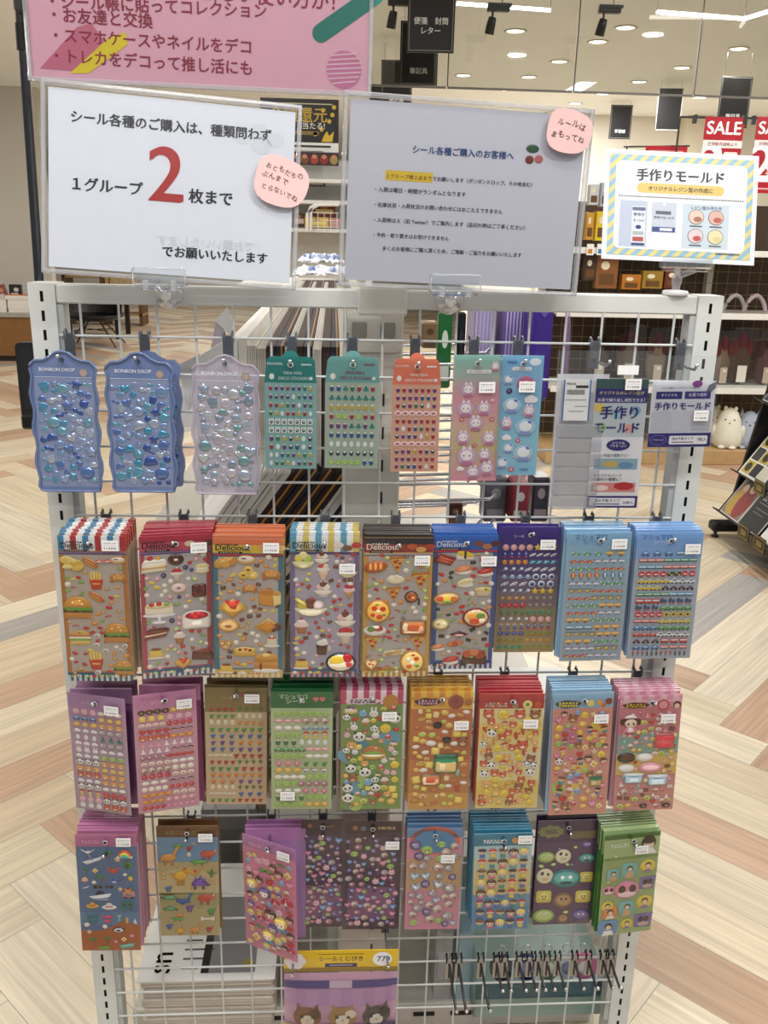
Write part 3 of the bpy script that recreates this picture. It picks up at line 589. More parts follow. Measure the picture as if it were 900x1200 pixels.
# leaning folders between the shelves
def lean(i, x, z, L, ang, th_, cc, stripe, lab, y=.11, dep=.5):
    o = thing('leaning_folder', lab, 'folder', (x, y, z), (0, ang, 0), group='folders leaning on the gondola shelves')
    MB().box(0, th_, 0, dep, 0, L, cc, .0006).build('cover', 'paper', o)
    if stripe: MB().box(th_ * .4, th_ * .58, -.0008, dep, .004, L + .0006, stripe).build('stripe', 'printed', o)
    else: MB().rect(th_ * .3, th_ * .42, .006, L - .006, -.0006, 'a8a49a').build('edge_line', 'paper', o)
ordn = ['outermost', 'second', 'third', 'fourth', 'fifth', 'sixth', 'seventh', 'eighth', 'ninth', 'tenth', 'eleventh', 'twelfth']
fc = [('f2f1ed', None, 'white'), ('e4e2da', None, 'off white'), ('d9d5cb', None, 'pale grey'), ('2a1c18', 'b07a34', 'dark brown gold striped'), ('1f2032', 'c08a3a', 'navy gold striped'), ('33221c', 'b07a34', 'brown gold striped'), ('2a1c18', 'c08a3a', 'dark brown gold striped'), ('d8d4ca', None, 'pale grey'), ('26202a', None, 'near black'), ('2e1d17', 'b07a34', 'brown gold striped')]
for i, (cc, st, nm) in enumerate(fc):
    lean(i, -.335 + i * .0225, .885, .25, .62, .017, cc, st, '%s folder leaning on the upper gondola shelf, %s of that tilted row' % (nm, ordn[i]))
fc2 = [('eceae6', None, 'white'), ('e2e0da', None, 'off white'), ('f2f1ee', None, 'bright white'), ('d5d2ca', None, 'pale grey'), ('e8e6e0', None, 'white'), ('c9c5bb', None, 'grey'), ('dfdcd4', None, 'off white'), ('22201e', None, 'black'), ('e4e2dc', None, 'white'), ('cfcbc2', None, 'grey')]
for i, (cc, st, nm) in enumerate(fc2):
    lean(i, -.37 + i * .023, .505, .22, .5, .017, cc, st, '%s folder leaning on the lower gondola shelf, %s of that tilted row' % (nm, ordn[i]))
# white paper sheets poking up behind the clear jelly sticker sheet
a = at(245, 470, .1); o = thing('paper_sheet', 'white folded paper sheet sticking up behind the clear jelly sheet', 'paper', a)
pp = [at(*q, .1) - a for q in ((206, 500), (262, 500), (270, 425), (262, 400), (216, 428))]
MB().slab([(p.x, p.z) for p in pp], -.001, .012, 'f2f2f0').build('sheet', 'paper', o)
pp = [at(*q, .1) - a for q in ((207, 428), (234, 415), (222, 480))]; MB().slab([(p.x, p.z) for p in pp], -.003, -.001, 'd9d9da').build('folded_flap', 'paper', o)
a = at(258, 400, .14); o = thing('paper_flag', 'pointed white paper flag above the clear jelly sheet', 'paper', a)
pp = [at(*q, .14) - a for q in ((252, 376), (266, 360), (275, 383), (269, 392))]; MB().slab([(p.x, p.z) for p in pp], -.001, .001, 'f4f4f2').build('flag', 'paper', o)
pp = [at(*q, .14) - a for q in ((247, 408), (253, 375), (262, 378), (262, 400), (256, 410))]; MB().slab([(p.x, p.z) for p in pp], 0.001, .006, 'cfc6d0').build('stem', 'paper', o)
# purple packs and other goods hanging on the other side of the spine
PK = [(549, 584, 345, 520, .34, 'a99cc4', 'lilac pack with ribbed face behind the heart sticker sheets'), (586, 618, 345, 480, .30, '7c62b0', 'violet ribbed pack hanging behind the grid'), (598, 636, 345, 560, .5, 'b7aac8', 'pale patterned lilac pack behind the violet one'), (619, 652, 344, 470, .22, '4b2f9c', 'deep purple pack with creased top'), (645, 671, 366, 585, .2, '9c7ba8', 'tall pinkish purple bottle shaped pouch'), (566, 600, 372, 580, .42, '8878b4', 'mid purple pack partly hidden behind the sticker sheets')]
for k, (pa, pb_, pt, pbm, Y, cc, lab) in enumerate(PK):
    a, c = at(pa, pbm, Y), at(pb_, pt, Y); W = c.x - a.x; H = c.z - a.z
    o = thing('purple_pack', lab, 'pack', ((a.x + c.x) / 2, Y, a.z), group='purple packs on the gondola')
    if k == 4:
        MB().lathe([(0, 0), (W * .46, .004), (W * .5, .03), (W * .5, H * .84), (W * .42, H * .93), (W * .3, H * .97), (0, H)], cc, n=20).build('pouch', 'film', o); MB().lathe([(W * .2, H * .96), (W * .2, H * 1.02), (0, H * 1.02)], 'c8b4d0', n=12).build('cap', 'plastic', o)
    else:
        MB().box(-W / 2, W / 2, 0, .1, 0, H * .96, cc, .006).build('pack_body', 'printed', o)
        mm = MB()
        if k in (0, 1, 5): [mm.box(-W / 2 + W * (q + .5) / 6 - .0012, -W / 2 + W * (q + .5) / 6 + .0012, -.0022, 0, H * .04, H * .92, 'c3b8da') for q in range(6)]
        elif k == 2: [mm.disc(rg.uniform(-W * .4, W * .4), rg.uniform(.05, .9) * H, .004, .003, -.001, '7a6a9a', 8) for q in range(40)]
        else: mm.poly([(-W / 2, H * .9), (0, H * .78), (W / 2, H * .9), (0, H * .84)], -.001, '7a64c4')
        mm.build('front_print', 'printed', o)
        MB().box(-W / 2, W / 2, -.004, .001, H * .94, H, 'e6e0ee', .0006).build('sealed_flap', 'hazy', o)
def simple(nm, lab, cat, pa, pb_, pt, pbm, Y, cc, deco, d=.05, mat='printed', words=None, rot=0):
    a, c = at(pa, pbm, Y), at(pb_, pt, Y); W = c.x - a.x; H = c.z - a.z
    o = thing(nm, lab, cat, ((a.x + c.x) / 2, Y, a.z)); MB().box(-W / 2, W / 2, 0, d, 0, H, cc, .003).build('body', mat, o)
    mm = MB().rect(-W * .36, W * .36, H * .1, H * .3, -.001, deco)
    if words: mm.text(words, 0, H * .4, W * .34, 'f0f0ea', -.0012, 'c', .01, rot=rot)
    else: mm.disc(0, H * .65, W * .22, H * .12, -.001, deco)
    mm.build('front_print', 'printed', o)
simple('green_pouch', 'green pouch with white print hanging behind the grid', 'pouch', 511, 531, 366, 455, .22, '1f6a34', 'd8e4d8', .02)
simple('black_pouch', 'black pouch hanging next to the green one', 'pouch', 533, 547, 366, 450, .26, '16171a', '34353a', .02)
simple('brown_box', 'small brown box behind the grid by the spine', 'box', 494, 514, 378, 408, .4, '8a6f50', '5b4632')
simple('blue_tag_pack', 'pack of dark red pens below the pink heart sheet', 'pack', 598, 622, 566, 612, .2, '8a2a32', 'c9c4c0')
simple('pen_pack', 'grey pen pack standing beside the dark red one', 'pack', 566, 596, 560, 612, .24, '5c5a62', '8d8b92')
simple('pen_pack', 'dark pen pack at the end of the row near the post', 'pack', 622, 646, 560, 612, .22, '3b3640', 'a08f92')
simple('brown_pouch', 'brown pouch under the empty gondola prongs', 'pouch', 524, 543, 590, 616, .2, '5a3426', '9a6a4a', .02)
a = at(480, 560, .14); o = thing('prong_panel', 'bank of empty steel prongs on the gondola behind the grid', 'hook panel', (a.x - .03, .16, .96))
MB().box(-.02, .0, 0, .4, -.05, .32, '8b8a88').build('back_strip', 'steel', o)
for k in range(24):
    zz = -.04 + (k % 8) * .045; yy = .03 + (k // 8) * .13
    MB().tube([(0, yy, zz), (.17, yy, zz + .006), (.18, yy, zz + .016)], .0028, 'c4c6ca', 8).build('prong', 'steel', o)
# white bags on top, behind the boards
for k, (px, py, sx) in enumerate(((358, 306, .05), (378, 302, .06), (396, 307, .05), (366, 292, .055), (388, 290, .05), (374, 281, .06))):
    p = at(px, py, 2.5 + .12 * (k // 3)); p.z = 1.278 + .045 * (k // 3)
    o = thing('patterned_bag', ['crumpled', 'second', 'third', 'raised', 'upper', 'topmost'][k] + ' white and blue patterned bag heaped behind the boards' , 'bag', p, group='white patterned bags heaped on the gondola'); mm = MB(); n = 10; vs = []; fs = []
    for i in range(n):
        for j in range(n):
            u, v = i / (n - 1) * 2 - 1, j / (n - 1) * 2 - 1; e = (1 - u * u) * (1 - v * v)
            vs.append((u * sx * (1 + .12 * rg.random()), v * .05, .03 * e + rg.uniform(-.008, .008)))
    for i in range(n - 1):
        for j in range(n - 1): fs.append((i * n + j, (i + 1) * n + j, (i + 1) * n + j + 1, i * n + j + 1))
    mm.add(vs, fs, 'eef0f6'); mm.v += [(x, y, -.03) for x, y, z in vs]; mm.f += [tuple(q + n * n for q in f[::-1]) for f in fs]; mm.c += [hexc('e2e6f0')] * len(fs); mm.s += [False] * len(fs)
    mm.build('bag_body', 'printed', o); mm = MB()
    for q in range(7): mm.sphere((rg.uniform(-.7, .7) * sx, rg.uniform(-.04, .02), .018), (.007, .007, .012), rg.choice(['7f98d0', '9fb0da', 'c8d2ea']), 8, 6)
    mm.build('blue_print', 'printed', o)
# lower stock: bundles of printed paper on the base
for k in range(5):
    z = .0505 + k * .022; xa, xb = -.405 + .004 * (k % 2), -.165 - .004 * ((k + 1) % 2)
    o = thing('paper_bundle', ['lowest bundle of paper on the gondola base', 'second bundle of paper up from the gondola base', 'middle bundle of paper in the stack on the base', 'fourth bundle of paper up on the gondola base', 'topmost paper bundle with printed white sheet and black lettering'][k], 'paper bundle', ((xa + xb) / 2, .06, z), group='paper bundles on the gondola base'); W = xb - xa
    MB().box(-W / 2, W / 2, 0, .3, 0, .021, 'cfc5ba' if k < 4 else 'd9d2c8', .004).build('bundle', 'paper', o)
    mm = MB()
    for q in range(3): mm.rect(-W / 2 + .004, W / 2 - .004, .004 + q * .006, .0052 + q * .006, -.0006, 'aaa096')
    mm.build('sheet_edge', 'paper', o)
    if k == 4:
        mm = MB().box(-W / 2 - .004, W / 2 + .004, -.006, .3, .0212, .0235, 'f1f1ef'); ps = mm.build('top_sheet', 'paper', o)
        mm = MB(); mm.text('sn', 0, 0, .06, '1b1b1d', 0, 'l', .01, rot=PI / 2); mm.v = [(-W / 2 + .05 + x, .01 + z + .0, .024) for x, y, z in mm.v]; o2 = mm
        for q in range(9): o2.add([(-W / 2 + .07, .02 + q * .022, .024), (-W / 2 + .1 + .012 * (q % 3), .02 + q * .022, .024), (-W / 2 + .1 + .012 * (q % 3), .024 + q * .022, .024), (-W / 2 + .07, .024 + q * .022, .024)], [(0, 1, 2, 3)], '55565a')
        o2.add([(.0, .01, .024), (.085, .01, .024), (.085, .2, .024), (.0, .2, .024)], [(0, 1, 2, 3)], '8d8e90'); o2.add([(-.012, .01, .0241), (.002, .01, .0241), (.002, .2, .0241), (-.012, .2, .0241)], [(0, 1, 2, 3)], '1f1f21')
        mm3 = MB().disc(0, 0, .011, .011, 0, 'a89a4a'); o2.add([(.072 + x, .03 + z, .0243) for x, y, z in mm3.v], mm3.f, 'a89a4a')
        o2.build('printed_lettering', 'printed', ps)
nb_x = at(272, 1030, .42).x
o = thing('grey_carton', 'dark grey carton under the flat pile of notebooks', 'carton', (nb_x, .42, .0505)); MB().box(-.06, .06, 0, .22, 0, .2, '6c6c6a', .003).build('carton_body', 'paper', o); MB().box(-.061, .061, -.001, .221, .15, .201, '7d7c79', .002).build('lid', 'paper', o)
for k, (cc, hh) in enumerate((('dfe8ee', .02), ('5b8a5a', .014), ('c8503c', .012), ('e6e2d8', .016), ('4a4a4c', .012), ('eceae2', .02))):
    z0_ = .502 - 0 + sum((.02, .014, .012, .016, .012)[:k]); o = thing('notebook', ['pale blue notebook at the bottom of the flat pile by the spine', 'green notebook second in the flat pile', 'red notebook third in the flat pile', 'cream notebook fourth in the flat pile', 'dark grey notebook near the top of the flat pile', 'white notebook on top of the flat pile'][k], 'notebook', (nb_x, .42, z0_ - .25))
    MB().box(-.055, .055, 0, .2, 0, .0025, cc).box(-.055, .055, 0, .2, hh - .0025, hh, cc).box(-.055, .055, -.001, .003, 0, hh, cc).build('cover', 'printed', o); MB().box(-.052, .052, .004, .197, .0025, hh - .0025, 'f2efe8').build('pages', 'paper', o)
# bottom tray with key rings and clear boxes
a, c = at(556, 1172, .06), at(724, 1110, .06); W = c.x - a.x
t = thing('display_tray', 'clear teal edged tray of small goods at the foot of the gondola', 'tray', ((a.x + c.x) / 2, .06, .0505))
MB().box(-W / 2, W / 2, 0, .26, .0, .05, '8ea59e', .003).build('tray_base', 'plastic', t)
MB().box(-W / 2, W / 2, -.006, 0, .05, .085, '2f5f6e', .001).build('front_strip', 'film', t)
for sx in (-1, 1): MB().box(sx * W / 2 - .002, sx * W / 2 + .002, -.006, .26, 0, .125, 'd9e6e4').build('side_panel', 'acrylic', t)
MB().box(-W / 2, W / 2, .256, .26, 0, .15, 'a3b8b0').build('back_panel', 'film', t)
for k, (u, cc, c2, lab) in enumerate(((-.3, '3a3d4a', 'c8c0a8', 'round dark key ring charm in the tray'), (-.12, '27357a', '8aa0d8', 'navy blue badge charm standing in the tray'), (.04, '8fae8a', 'e8efe0', 'pale green charm in the tray middle'), (.3, 'e08ab0', 'f4f0f4', 'pink and white mouse shaped charm in the tray'), (.18, 'd8dce6', '8a94b0', 'silver grey charm in the tray'))):
    o = thing('key_ring_charm', lab, 'charm', (t.location.x + u * W, .075, .118), (-.3, 0, 0))
    MB().slab([(.022 * math.cos(q) * (1.2 if k == 3 else 1), .028 + .024 * math.sin(q)) for q in [2 * PI * i / 16 for i in range(16)]], -.004, .004, cc).build('charm_body', 'puffy', o)
    mm = MB().puff([(.012 * math.cos(q), .026 + .012 * math.sin(q)) for q in [2 * PI * i / 12 for i in range(12)]], -.004, .003, c2); mm.build('face_plate', 'puffy', o)
    MB().lathe([(.008 + .0012 * math.cos(q), .0012 * math.sin(q)) for q in [2 * PI * i / 8 for i in range(9)]], 'd0d0d0', (0, 0, .06), 14, 'y').build('split_ring', 'steel', o)
for k, (xa, xb, cc, lab) in enumerate(((508, 532, 'dfe2e6', 'clear box with faint print by the long empty hooks'), (534, 556, 'a9cfe2', 'light blue pack standing by the tray end'))):
    a, c = at(xa, 1170, .1), at(xb, 1095, .1); W2 = c.x - a.x; H = .16
    o = thing('clear_box', lab, 'box', ((a.x + c.x) / 2, .1, .0505)); MB().box(-W2 / 2, W2 / 2, 0, .12, 0, H, cc, .002).build('box_shell', 'hazy' if k == 0 else 'film', o); mm = MB().rect(-W2 * .3, W2 * .3, H * .3, H * .7, .004, 'b4bcc8'); mm.disc(0, H * .85, W2 * .15, W2 * .15, .0035, '48607a'); mm.build('insert_card', 'paper', o)
for k in range(3):
    o = thing('white_carton', ['lowest white carton on the lower right shelf', 'middle white carton with green print', 'topmost white carton with teal lid print'][k].replace('lower right shelf', 'lower shelf behind the hooks'), 'carton', (.25 + .02 * k, .25, .422 + .05 * k)); MB().box(-.13, .13, 0, .2, 0, .049, 'eef0ee', .003).build('carton_body', 'paper', o); mm = MB().rect(-.1, .02, .012, .034, -.001, ['9fb8c0', '6fa88a', '7fb8b4'][k]); mm.build('carton_print', 'printed', o)
# black tablet-like board hanging beside the post
a, c = at(27, 503, .1), at(70, 402, .1); W = c.x - a.x; H = c.z - a.z
o = thing('black_case', 'flat black case with rounded corners hanging behind the slotted post', 'case', ((a.x + c.x) / 2, .1, a.z)); MB().slab(rr(-W / 2, W / 2, 0, H, .008), 0, .016, '17171a').build('case_body', 'dark', o); MB().rrect(-W / 2 + .006, W / 2 - .006, .03, H - .006, .005, -.0006, '232327').build('inner_panel', 'plastic', o); MB().box(-W / 2 - .001, W / 2, -.003, .018, .0, .022, '0d0d0f', .003).build('foot_block', 'plastic', o)

# ---------------------------------------------------------------- the rack itself
PX, ZT = .447, 1.362; PW = .0345
rack = thing('display_rack', 'white slotted display rack with wire grid carrying all the sticker sheets', 'display rack', (0, 0, 0))
WM = 'd9dcd8'
for sx in (-1, 1):
    m = MB(); zs = [1.345 - .025 * k for k in range(53)]; hw, sw, sh = PW / 2, .0021, .0068
    m.rect(-hw, -sw, 0, ZT, 0, WM).rect(sw, hw, 0, ZT, 0, WM)
    prev = ZT
    for z in zs: m.rect(-sw, sw, z + sh, prev, 0, WM); prev = z - sh
    m.rect(-sw, sw, 0, prev, 0, WM)
    m.rect(-hw, hw, 0, ZT, .0035, '121315'); m.add([(-hw, 0, 0), (-hw, .045, 0), (-hw, .045, ZT), (-hw, 0, ZT), (hw, 0, 0), (hw, .045, 0), (hw, .045, ZT), (hw, 0, ZT)], [(0, 3, 2, 1), (4, 5, 6, 7), (1, 2, 6, 5), (3, 7, 6, 2)], WM)
    m.build('post', 'paint', rack, (sx * PX, 0, 0))
    MB().box(-.02, .02, -.09, .045, 0, .04, WM, .006).build('foot', 'paint', rack, (sx * PX, 0, 0))
    MB().box(-.004, .004, .004, .03, .1, 1.335, 'b9bcba').build('side_frame', 'paint', rack, (sx * (PX - PW / 2 - .004), 0, 0))
MB().box(-PX + PW / 2, PX - PW / 2, .002, .03, 1.336, 1.361, WM, .002).build('top_rail', 'paint', rack)
j0, j1 = at(419, 348, -.004).x, at(478, 348, -.004).x
MB().box(j0, j1, -.004, .034, 1.328, 1.365, 'dcdcd4', .003).build('rail_joint', 'paint', rack)
m = MB(); WR = .0018
for k in range(24):
    z = 1.295 - .05 * k
    if z > .08: m.tube([(-.428, 0, z), (.428, 0, z)], WR, 'd4d7d6', 6)
for k in range(17): m.tube([(-.4 + .05 * k, .004, .08), (-.4 + .05 * k, .004, 1.338)], WR, 'd0d3d2', 6)
m.build('wire_grid', 'paint', rack)
# pole behind the post
a, c = at(46, 330, .06), at(24, 3, .06); d = c - a
t = thing('extending_pole', 'dark grey extending pole with black cap rising behind the post', 'pole', a)
MB().tube([(-d.x * .35, 0, -d.z * .35), (d.x * .96, 0, d.z * .96)], .0062, '5d5f63', 12).build('tube', 'steel', t); MB().tube([tuple(d * .84), tuple(d * .93)], .0085, '18181a', 12).tube([tuple(d * .93), tuple(d * 1.0)], .0072, '2a2a2c', 12).build('cap', 'plastic', t)

# ---------------------------------------------------------------- notices on the rail
def notice(name, lab, cat, x, z, wd, h, yaw, roll, tilt, y, acr=True, paper='e9eef8', pmat='paper', margin=.008):
    o = thing(name, lab, cat, (x, y, z))
    ex = Vector((math.cos(yaw), math.sin(yaw), 0)); ny = Vector((-math.sin(yaw), math.cos(yaw), 0)); e2 = Vector((0, 0, 1)) * math.cos(tilt) + ny * math.sin(tilt)
    a = ex * math.cos(roll) + e2 * math.sin(roll); b = -ex * math.sin(roll) + e2 * math.cos(roll); n = b.cross(a)
    o.rotation_euler = Matrix((a, n, b)).transposed().to_euler()
    pp = MB().box(-wd / 2, wd / 2, 0, .0012, 0, h, paper).build('paper_sheet', pmat, o)
    if acr:
        g = margin
        MB().box(-wd / 2 - g, wd / 2 + g, -.0035, -.0015, -g, h + g, 'ffffff').build('acrylic_front', 'clear', o)
        f = MB()
        for x0_, x1_, z0_, z1_ in ((-wd / 2 - g, wd / 2 + g, -g, -g + .005), (-wd / 2 - g, wd / 2 + g, h + g - .005, h + g), (-wd / 2 - g, -wd / 2 - g + .005, -g, h + g), (wd / 2 + g - .005, wd / 2 + g, -g, h + g)): f.box(x0_, x1_, -.005, .005, z0_, z1_, 'ffffff', .001)
        f.build('acrylic_frame', 'hazy', o)
    return o, pp
def clip_base(px, py, lab, cup=True):
    p = at(px, py, -.012); o = thing('notice_clip', lab, 'clip', p)
    if cup:
        MB().lathe([(0, -.012), (.006, -.0115), (.008, -.006), (.0165, .0), (.0185, .008), (.0175, .0105), (.014, .006), (0, .004)], 'f4f6f8', n=24, axis='y').build('suction_cup', 'hazy', o)
        MB().lathe([(0, -.017), (.005, -.016), (.0065, -.011), (.0065, -.004), (0, -.004)], 'fafafa', n=16, axis='y').build('cup_boss', 'plastic', o)
        MB().box(-.032, .032, -.05, -.046, .014, .036, 'ffffff', .002).box(-.032, .032, -.018, -.012, .014, .034, 'ffffff', .002).box(-.03, .03, -.05, -.012, .010, .015, 'ffffff', .002).build('jaw', 'acrylic', o)
        MB().tube([(-.03, -.051, .036), (.03, -.051, .036), (.032, -.051, .034), (.032, -.051, .018), (.03, -.051, .016), (-.03, -.051, .016), (-.032, -.051, .018), (-.032, -.051, .034), (-.03, -.051, .036)], .0013, 'eef1f3', 6, False).build('jaw_rim', 'hazy', o)
        for sx in (-1, 1): MB().box(sx * .017 - .0035, sx * .017 + .0035, -.053, -.010, .008, .021, 'd4d8dc', .001).build('hinge', 'hazy', o)
        MB().tube([(0, -.012, 0), (-.008, -.016, .012)], .002, 'e8ecee', 6).tube([(0, -.012, 0), (.008, -.016, .012)], .002, 'e8ecee', 6).build('yoke', 'hazy', o)
    return o
# white A4 notice
Wn, Hn = .2948, .2085
o, pp = notice('purchase_limit_notice', 'white notice with a big red 2 in a clear stand on the rail', 'notice', -.2697, 1.3772, Wn, Hn, .1078, -.0554, .1441, -.045)
U = lambda u: (u - .5) * Wn
V = lambda v: (1 - v) * Hn
m = MB(); bk = '1b1b1f'
m.text('でお願いいたします', U(.64), V(.825), .0135, 'd9dee8', -.0003, 'c', .02, sx=-1)      # print of the back showing through
for uu, vv, q in ((.78, .17, .011), (.85, .13, .012), (.92, .17, .011), (.86, .21, .013)): m.disc(U(uu), V(vv), q, q * .8, -.0002, 'dee3ec', 18)
m.text('シール各種のご購入は、種類問わず', U(.09), V(.175), .01, bk, -.0005, 'l', .036, width=.81 * Wn)
m.text('１グループ', U(.095), V(.55), .01, bk, -.0005, 'l', .038, width=.28 * Wn); m.text('2', U(.47), V(.575), .092, 'b3251f', -.0005, 'c', .02); m.text('枚まで', U(.565), V(.565), .01, bk, -.0005, 'l', .038, width=.18 * Wn)
m.text('でお願いいたします', U(.46), V(.89), .01, bk, -.0005, 'l', .038, width=.44 * Wn); m.build('printed_words', 'printed', pp)
# grey-lavender rules notice
Wg, Hg = .2964, .2096
o, pp = notice('rules_notice', 'pale lavender rules notice with blue heading and yellow highlight', 'notice', .0949, 1.3725, Wg, Hg, .0894, -.028, .0312, -.045, paper='d3d5e2')
U = lambda u: (u - .5) * Wg
V = lambda v: (1 - v) * Hg
m = MB(); m.text('シール各種ご購入のお客様へ', U(.265), V(.265), .01, '2f4f86', -.0005, 'l', .034, width=.43 * Wg)
m.rect(U(.155), U(.355), V(.425), V(.37), -.0003, 'e6c93a')
L = [('・', .115, .41, .004, None), ('１グループ様２点まで', .16, .412, None, .19), ('でお願いします（ボンボンドロップ、その他含む）', .355, .412, None, .43), ('・入荷は曜日・時間がランダムとなります', .115, .49, None, .385), ('・在庫状況・入荷状況のお問い合わせにはおこたえできません', .115, .575, None, .55), ('・入荷時はＸ（旧 Twitter）でご案内します（品切れ時はご了承ください）', .115, .66, None, .655), ('・予約・取り置きはお受けできません', .115, .745, None, .325), ('多くのお客様にご購入頂くため、ご理解・ご協力をお願いいたします', .155, .82, None, .61)]
for s, u, v, sz, wd in L: m.text(s, U(u), V(v), sz or .01, '9a5a1e' if s.startswith('１') else '24252e', -.0006, 'l', .02, width=wd * Wg if wd else None)
m.build('printed_words', 'printed', pp)
for k, (u, v, cc) in enumerate(((.775, .2, '2e5a34'), (.765, .262, '7a3a2a'), (.805, .255, 'c06a6a'))):
    MB().puff([(U(u) + .007 * math.cos(q) * (1.2 if k == 0 else .8), V(v) + .005 * math.sin(q)) for q in [2 * PI * i / 12 for i in range(12)]], -.0005, .0006, cc).build('fruit_sticker', 'printed', pp)
# striped mould notice
Wm, Hm = .2031, .1436
o, pp = notice('mould_notice', 'blue and yellow striped border notice for handmade moulds', 'notice', .3863, 1.4058, Wm, Hm, -.037, -.0237, .2857, -.02, acr=False, paper='eef3fa', pmat='printed')
U = lambda u: (u - .5) * Wm
V = lambda v: (1 - v) * Hm
m = MB(); e0, e1 = .006, .0175
def stripe_box(x0, x1, z0, z1):
    st = .0078
    def clip(poly, ax, val, sgn):
        out = []
        for i in range(len(poly)):
            p, q = poly[i], poly[(i + 1) % len(poly)]; dp, dq = sgn * (p[ax] - val), sgn * (q[ax] - val)
            if dp >= 0: out.append(p)
            if dp * dq < 0: f = dp / (dp - dq); out.append((p[0] + (q[0] - p[0]) * f, p[1] + (q[1] - p[1]) * f))
        return out
    m.rect(x0, x1, z0, z1, -.0003, '8fb9d2'); k = -30
    while k < 60:
        c0 = k * st * 2; B = .3
        poly = [(c0 - B, -B), (c0 + st - B, -B), (c0 + st + B, B), (c0 + B, B)]
        for ax, val, sg in ((0, x0, 1), (0, x1, -1), (1, z0, 1), (1, z1, -1)):
            poly = clip(poly, ax, val, sg)
            if len(poly) < 3: break
        if len(poly) >= 3: m.poly(poly, -.0005, 'dccf86')
        k += 1
ox, oz = Wm / 2, 0
stripe_box(-Wm / 2 + e0, Wm / 2 - e0, e0, e1); stripe_box(-Wm / 2 + e0, Wm / 2 - e0, Hm - e1, Hm - e0); stripe_box(-Wm / 2 + e0, -Wm / 2 + e1, e1, Hm - e1); stripe_box(Wm / 2 - e1, Wm / 2 - e0, e1, Hm - e1)
m.rrect(-Wm / 2 + e1 - .003, Wm / 2 - e1 + .003, e1 - .003, Hm - e1 + .003, .008, -.0007, 'f3f6fc')
m.text('手作りモールド', U(.49), V(.265), .01, '17171a', -.001, 'c', .05, width=.57 * Wm); m.rrect(U(.21), U(.78), V(.385), V(.295), .006, -.0009, 'e0c06a'); m.text('オリジナルレジン型の作成に', U(.495), V(.36), .01, '2a2418', -.0012, 'c', .02, width=.42 * Wm)
for k in range(54): m.rect(U(.095 + k * .0152), U(.104 + k * .0152), V(.428), V(.416), -.001, '26262a')
m.rect(U(.105), U(.285), V(.88), V(.46), -.0009, 'b9c3d8'); m.rect(U(.185), U(.275), V(.87), V(.51), -.0011, 'd9dfec'); m.rect(U(.188), U(.272), V(.55), V(.52), -.0013, '5c6a84'); m.text('手作り', U(.23), V(.6), .01, '2a3050', -.0014, 'c', .02, width=.07 * Wm); m.text('モールド', U(.23), V(.65), .01, '2a3050', -.0014, 'c', .02, width=.07 * Wm); m.disc(U(.23), V(.7), .0038, .0026, -.0014, '2a3570'); m.rect(U(.195), U(.265), V(.77), V(.74), -.0013, 'a8b4b0'); m.rect(U(.195), U(.265), V(.83), V(.79), -.0013, 'b04a44'); m.rect(U(.187), U(.273), V(.868), V(.845), -.0013, '34477a')
m.rect(U(.315), U(.475), V(.74), V(.465), -.0009, 'c3cad8'); m.rect(U(.34), U(.44), V(.575), V(.545), -.0011, '56606e'); m.text('手作りモールド', U(.395), V(.615), .01, '333a5a', -.0013, 'c', .02, width=.13 * Wm); m.rect(U(.32), U(.47), V(.735), V(.69), -.0011, '2f4a86'); m.rect(U(.37), U(.45), V(.725), V(.7), -.0013, 'eef0f6'); m.disc(U(.395), V(.485), .002, .002, -.0012, 'f4f6fa')
m.rect(U(.515), U(.82), V(.87), V(.465), -.0009, 'c6d4de'); m.text('レジン型の作り方', U(.67), V(.515), .01, '34477a', -.0012, 'c', .015, width=.2 * Wm)
for u, v, cc, c2 in ((.605, .585, 'e0c4b8', 'a86a54'), (.735, .585, 'd8b0a4', 'b4584c'), (.605, .76, 'dcc8cc', 'c04a4a'), (.735, .76, 'e6d8ac', 'd8c890')): m.disc(U(u), V(v), .0105, .0098, -.0011, '44484e', 20); m.disc(U(u), V(v), .0098, .0091, -.0013, cc, 20); m.disc(U(u) + .002, V(v) - .003, .0055, .0035, -.0015, c2, 12); m.rect(U(u - .04), U(u + .04), V(v + .09), V(v + .078), -.0012, '555a60')
m.rect(U(.74), U(.9), V(.915), V(.905), -.0012, '777777'); m.build('printed_design', 'printed', pp)
# clip with stem for the striped notice
p = at(792, 338, .012); o = thing('notice_clip', 'clear clip on a white round base holding the striped mould notice', 'clip', (p.x, .012, 1.3615))
MB().lathe([(0, 0), (.017, 0), (.0175, .004), (.016, .006), (.006, .007), (0, .007)], 'f2f3f4').build('round_base', 'plastic', o)
MB().lathe([(.005, .006), (.0055, .012), (.007, .016), (.007, .024), (.004, .028), (.003, .036), (0, .036)], 'eef2f4', n=12).build('stem', 'hazy', o)
MB().box(-.034, .034, -.034, -.028, .036, .052, 'ffffff', .002).box(-.034, .034, -.024, -.018, .036, .052, 'ffffff', .002).box(-.03, .03, -.032, -.02, .032, .037, 'ffffff', .001).build('jaw', 'acrylic', o); MB().tube([(-.012, -.026, .034), (0, -.01, .026), (.012, -.026, .034)], .004, 'eef2f4', 8).build('yoke', 'hazy', o)
clip_base(196, 346, 'clear suction clip holding the notice with the red 2'); clip_base(527, 353, 'clear suction clip holding the lavender rules notice')
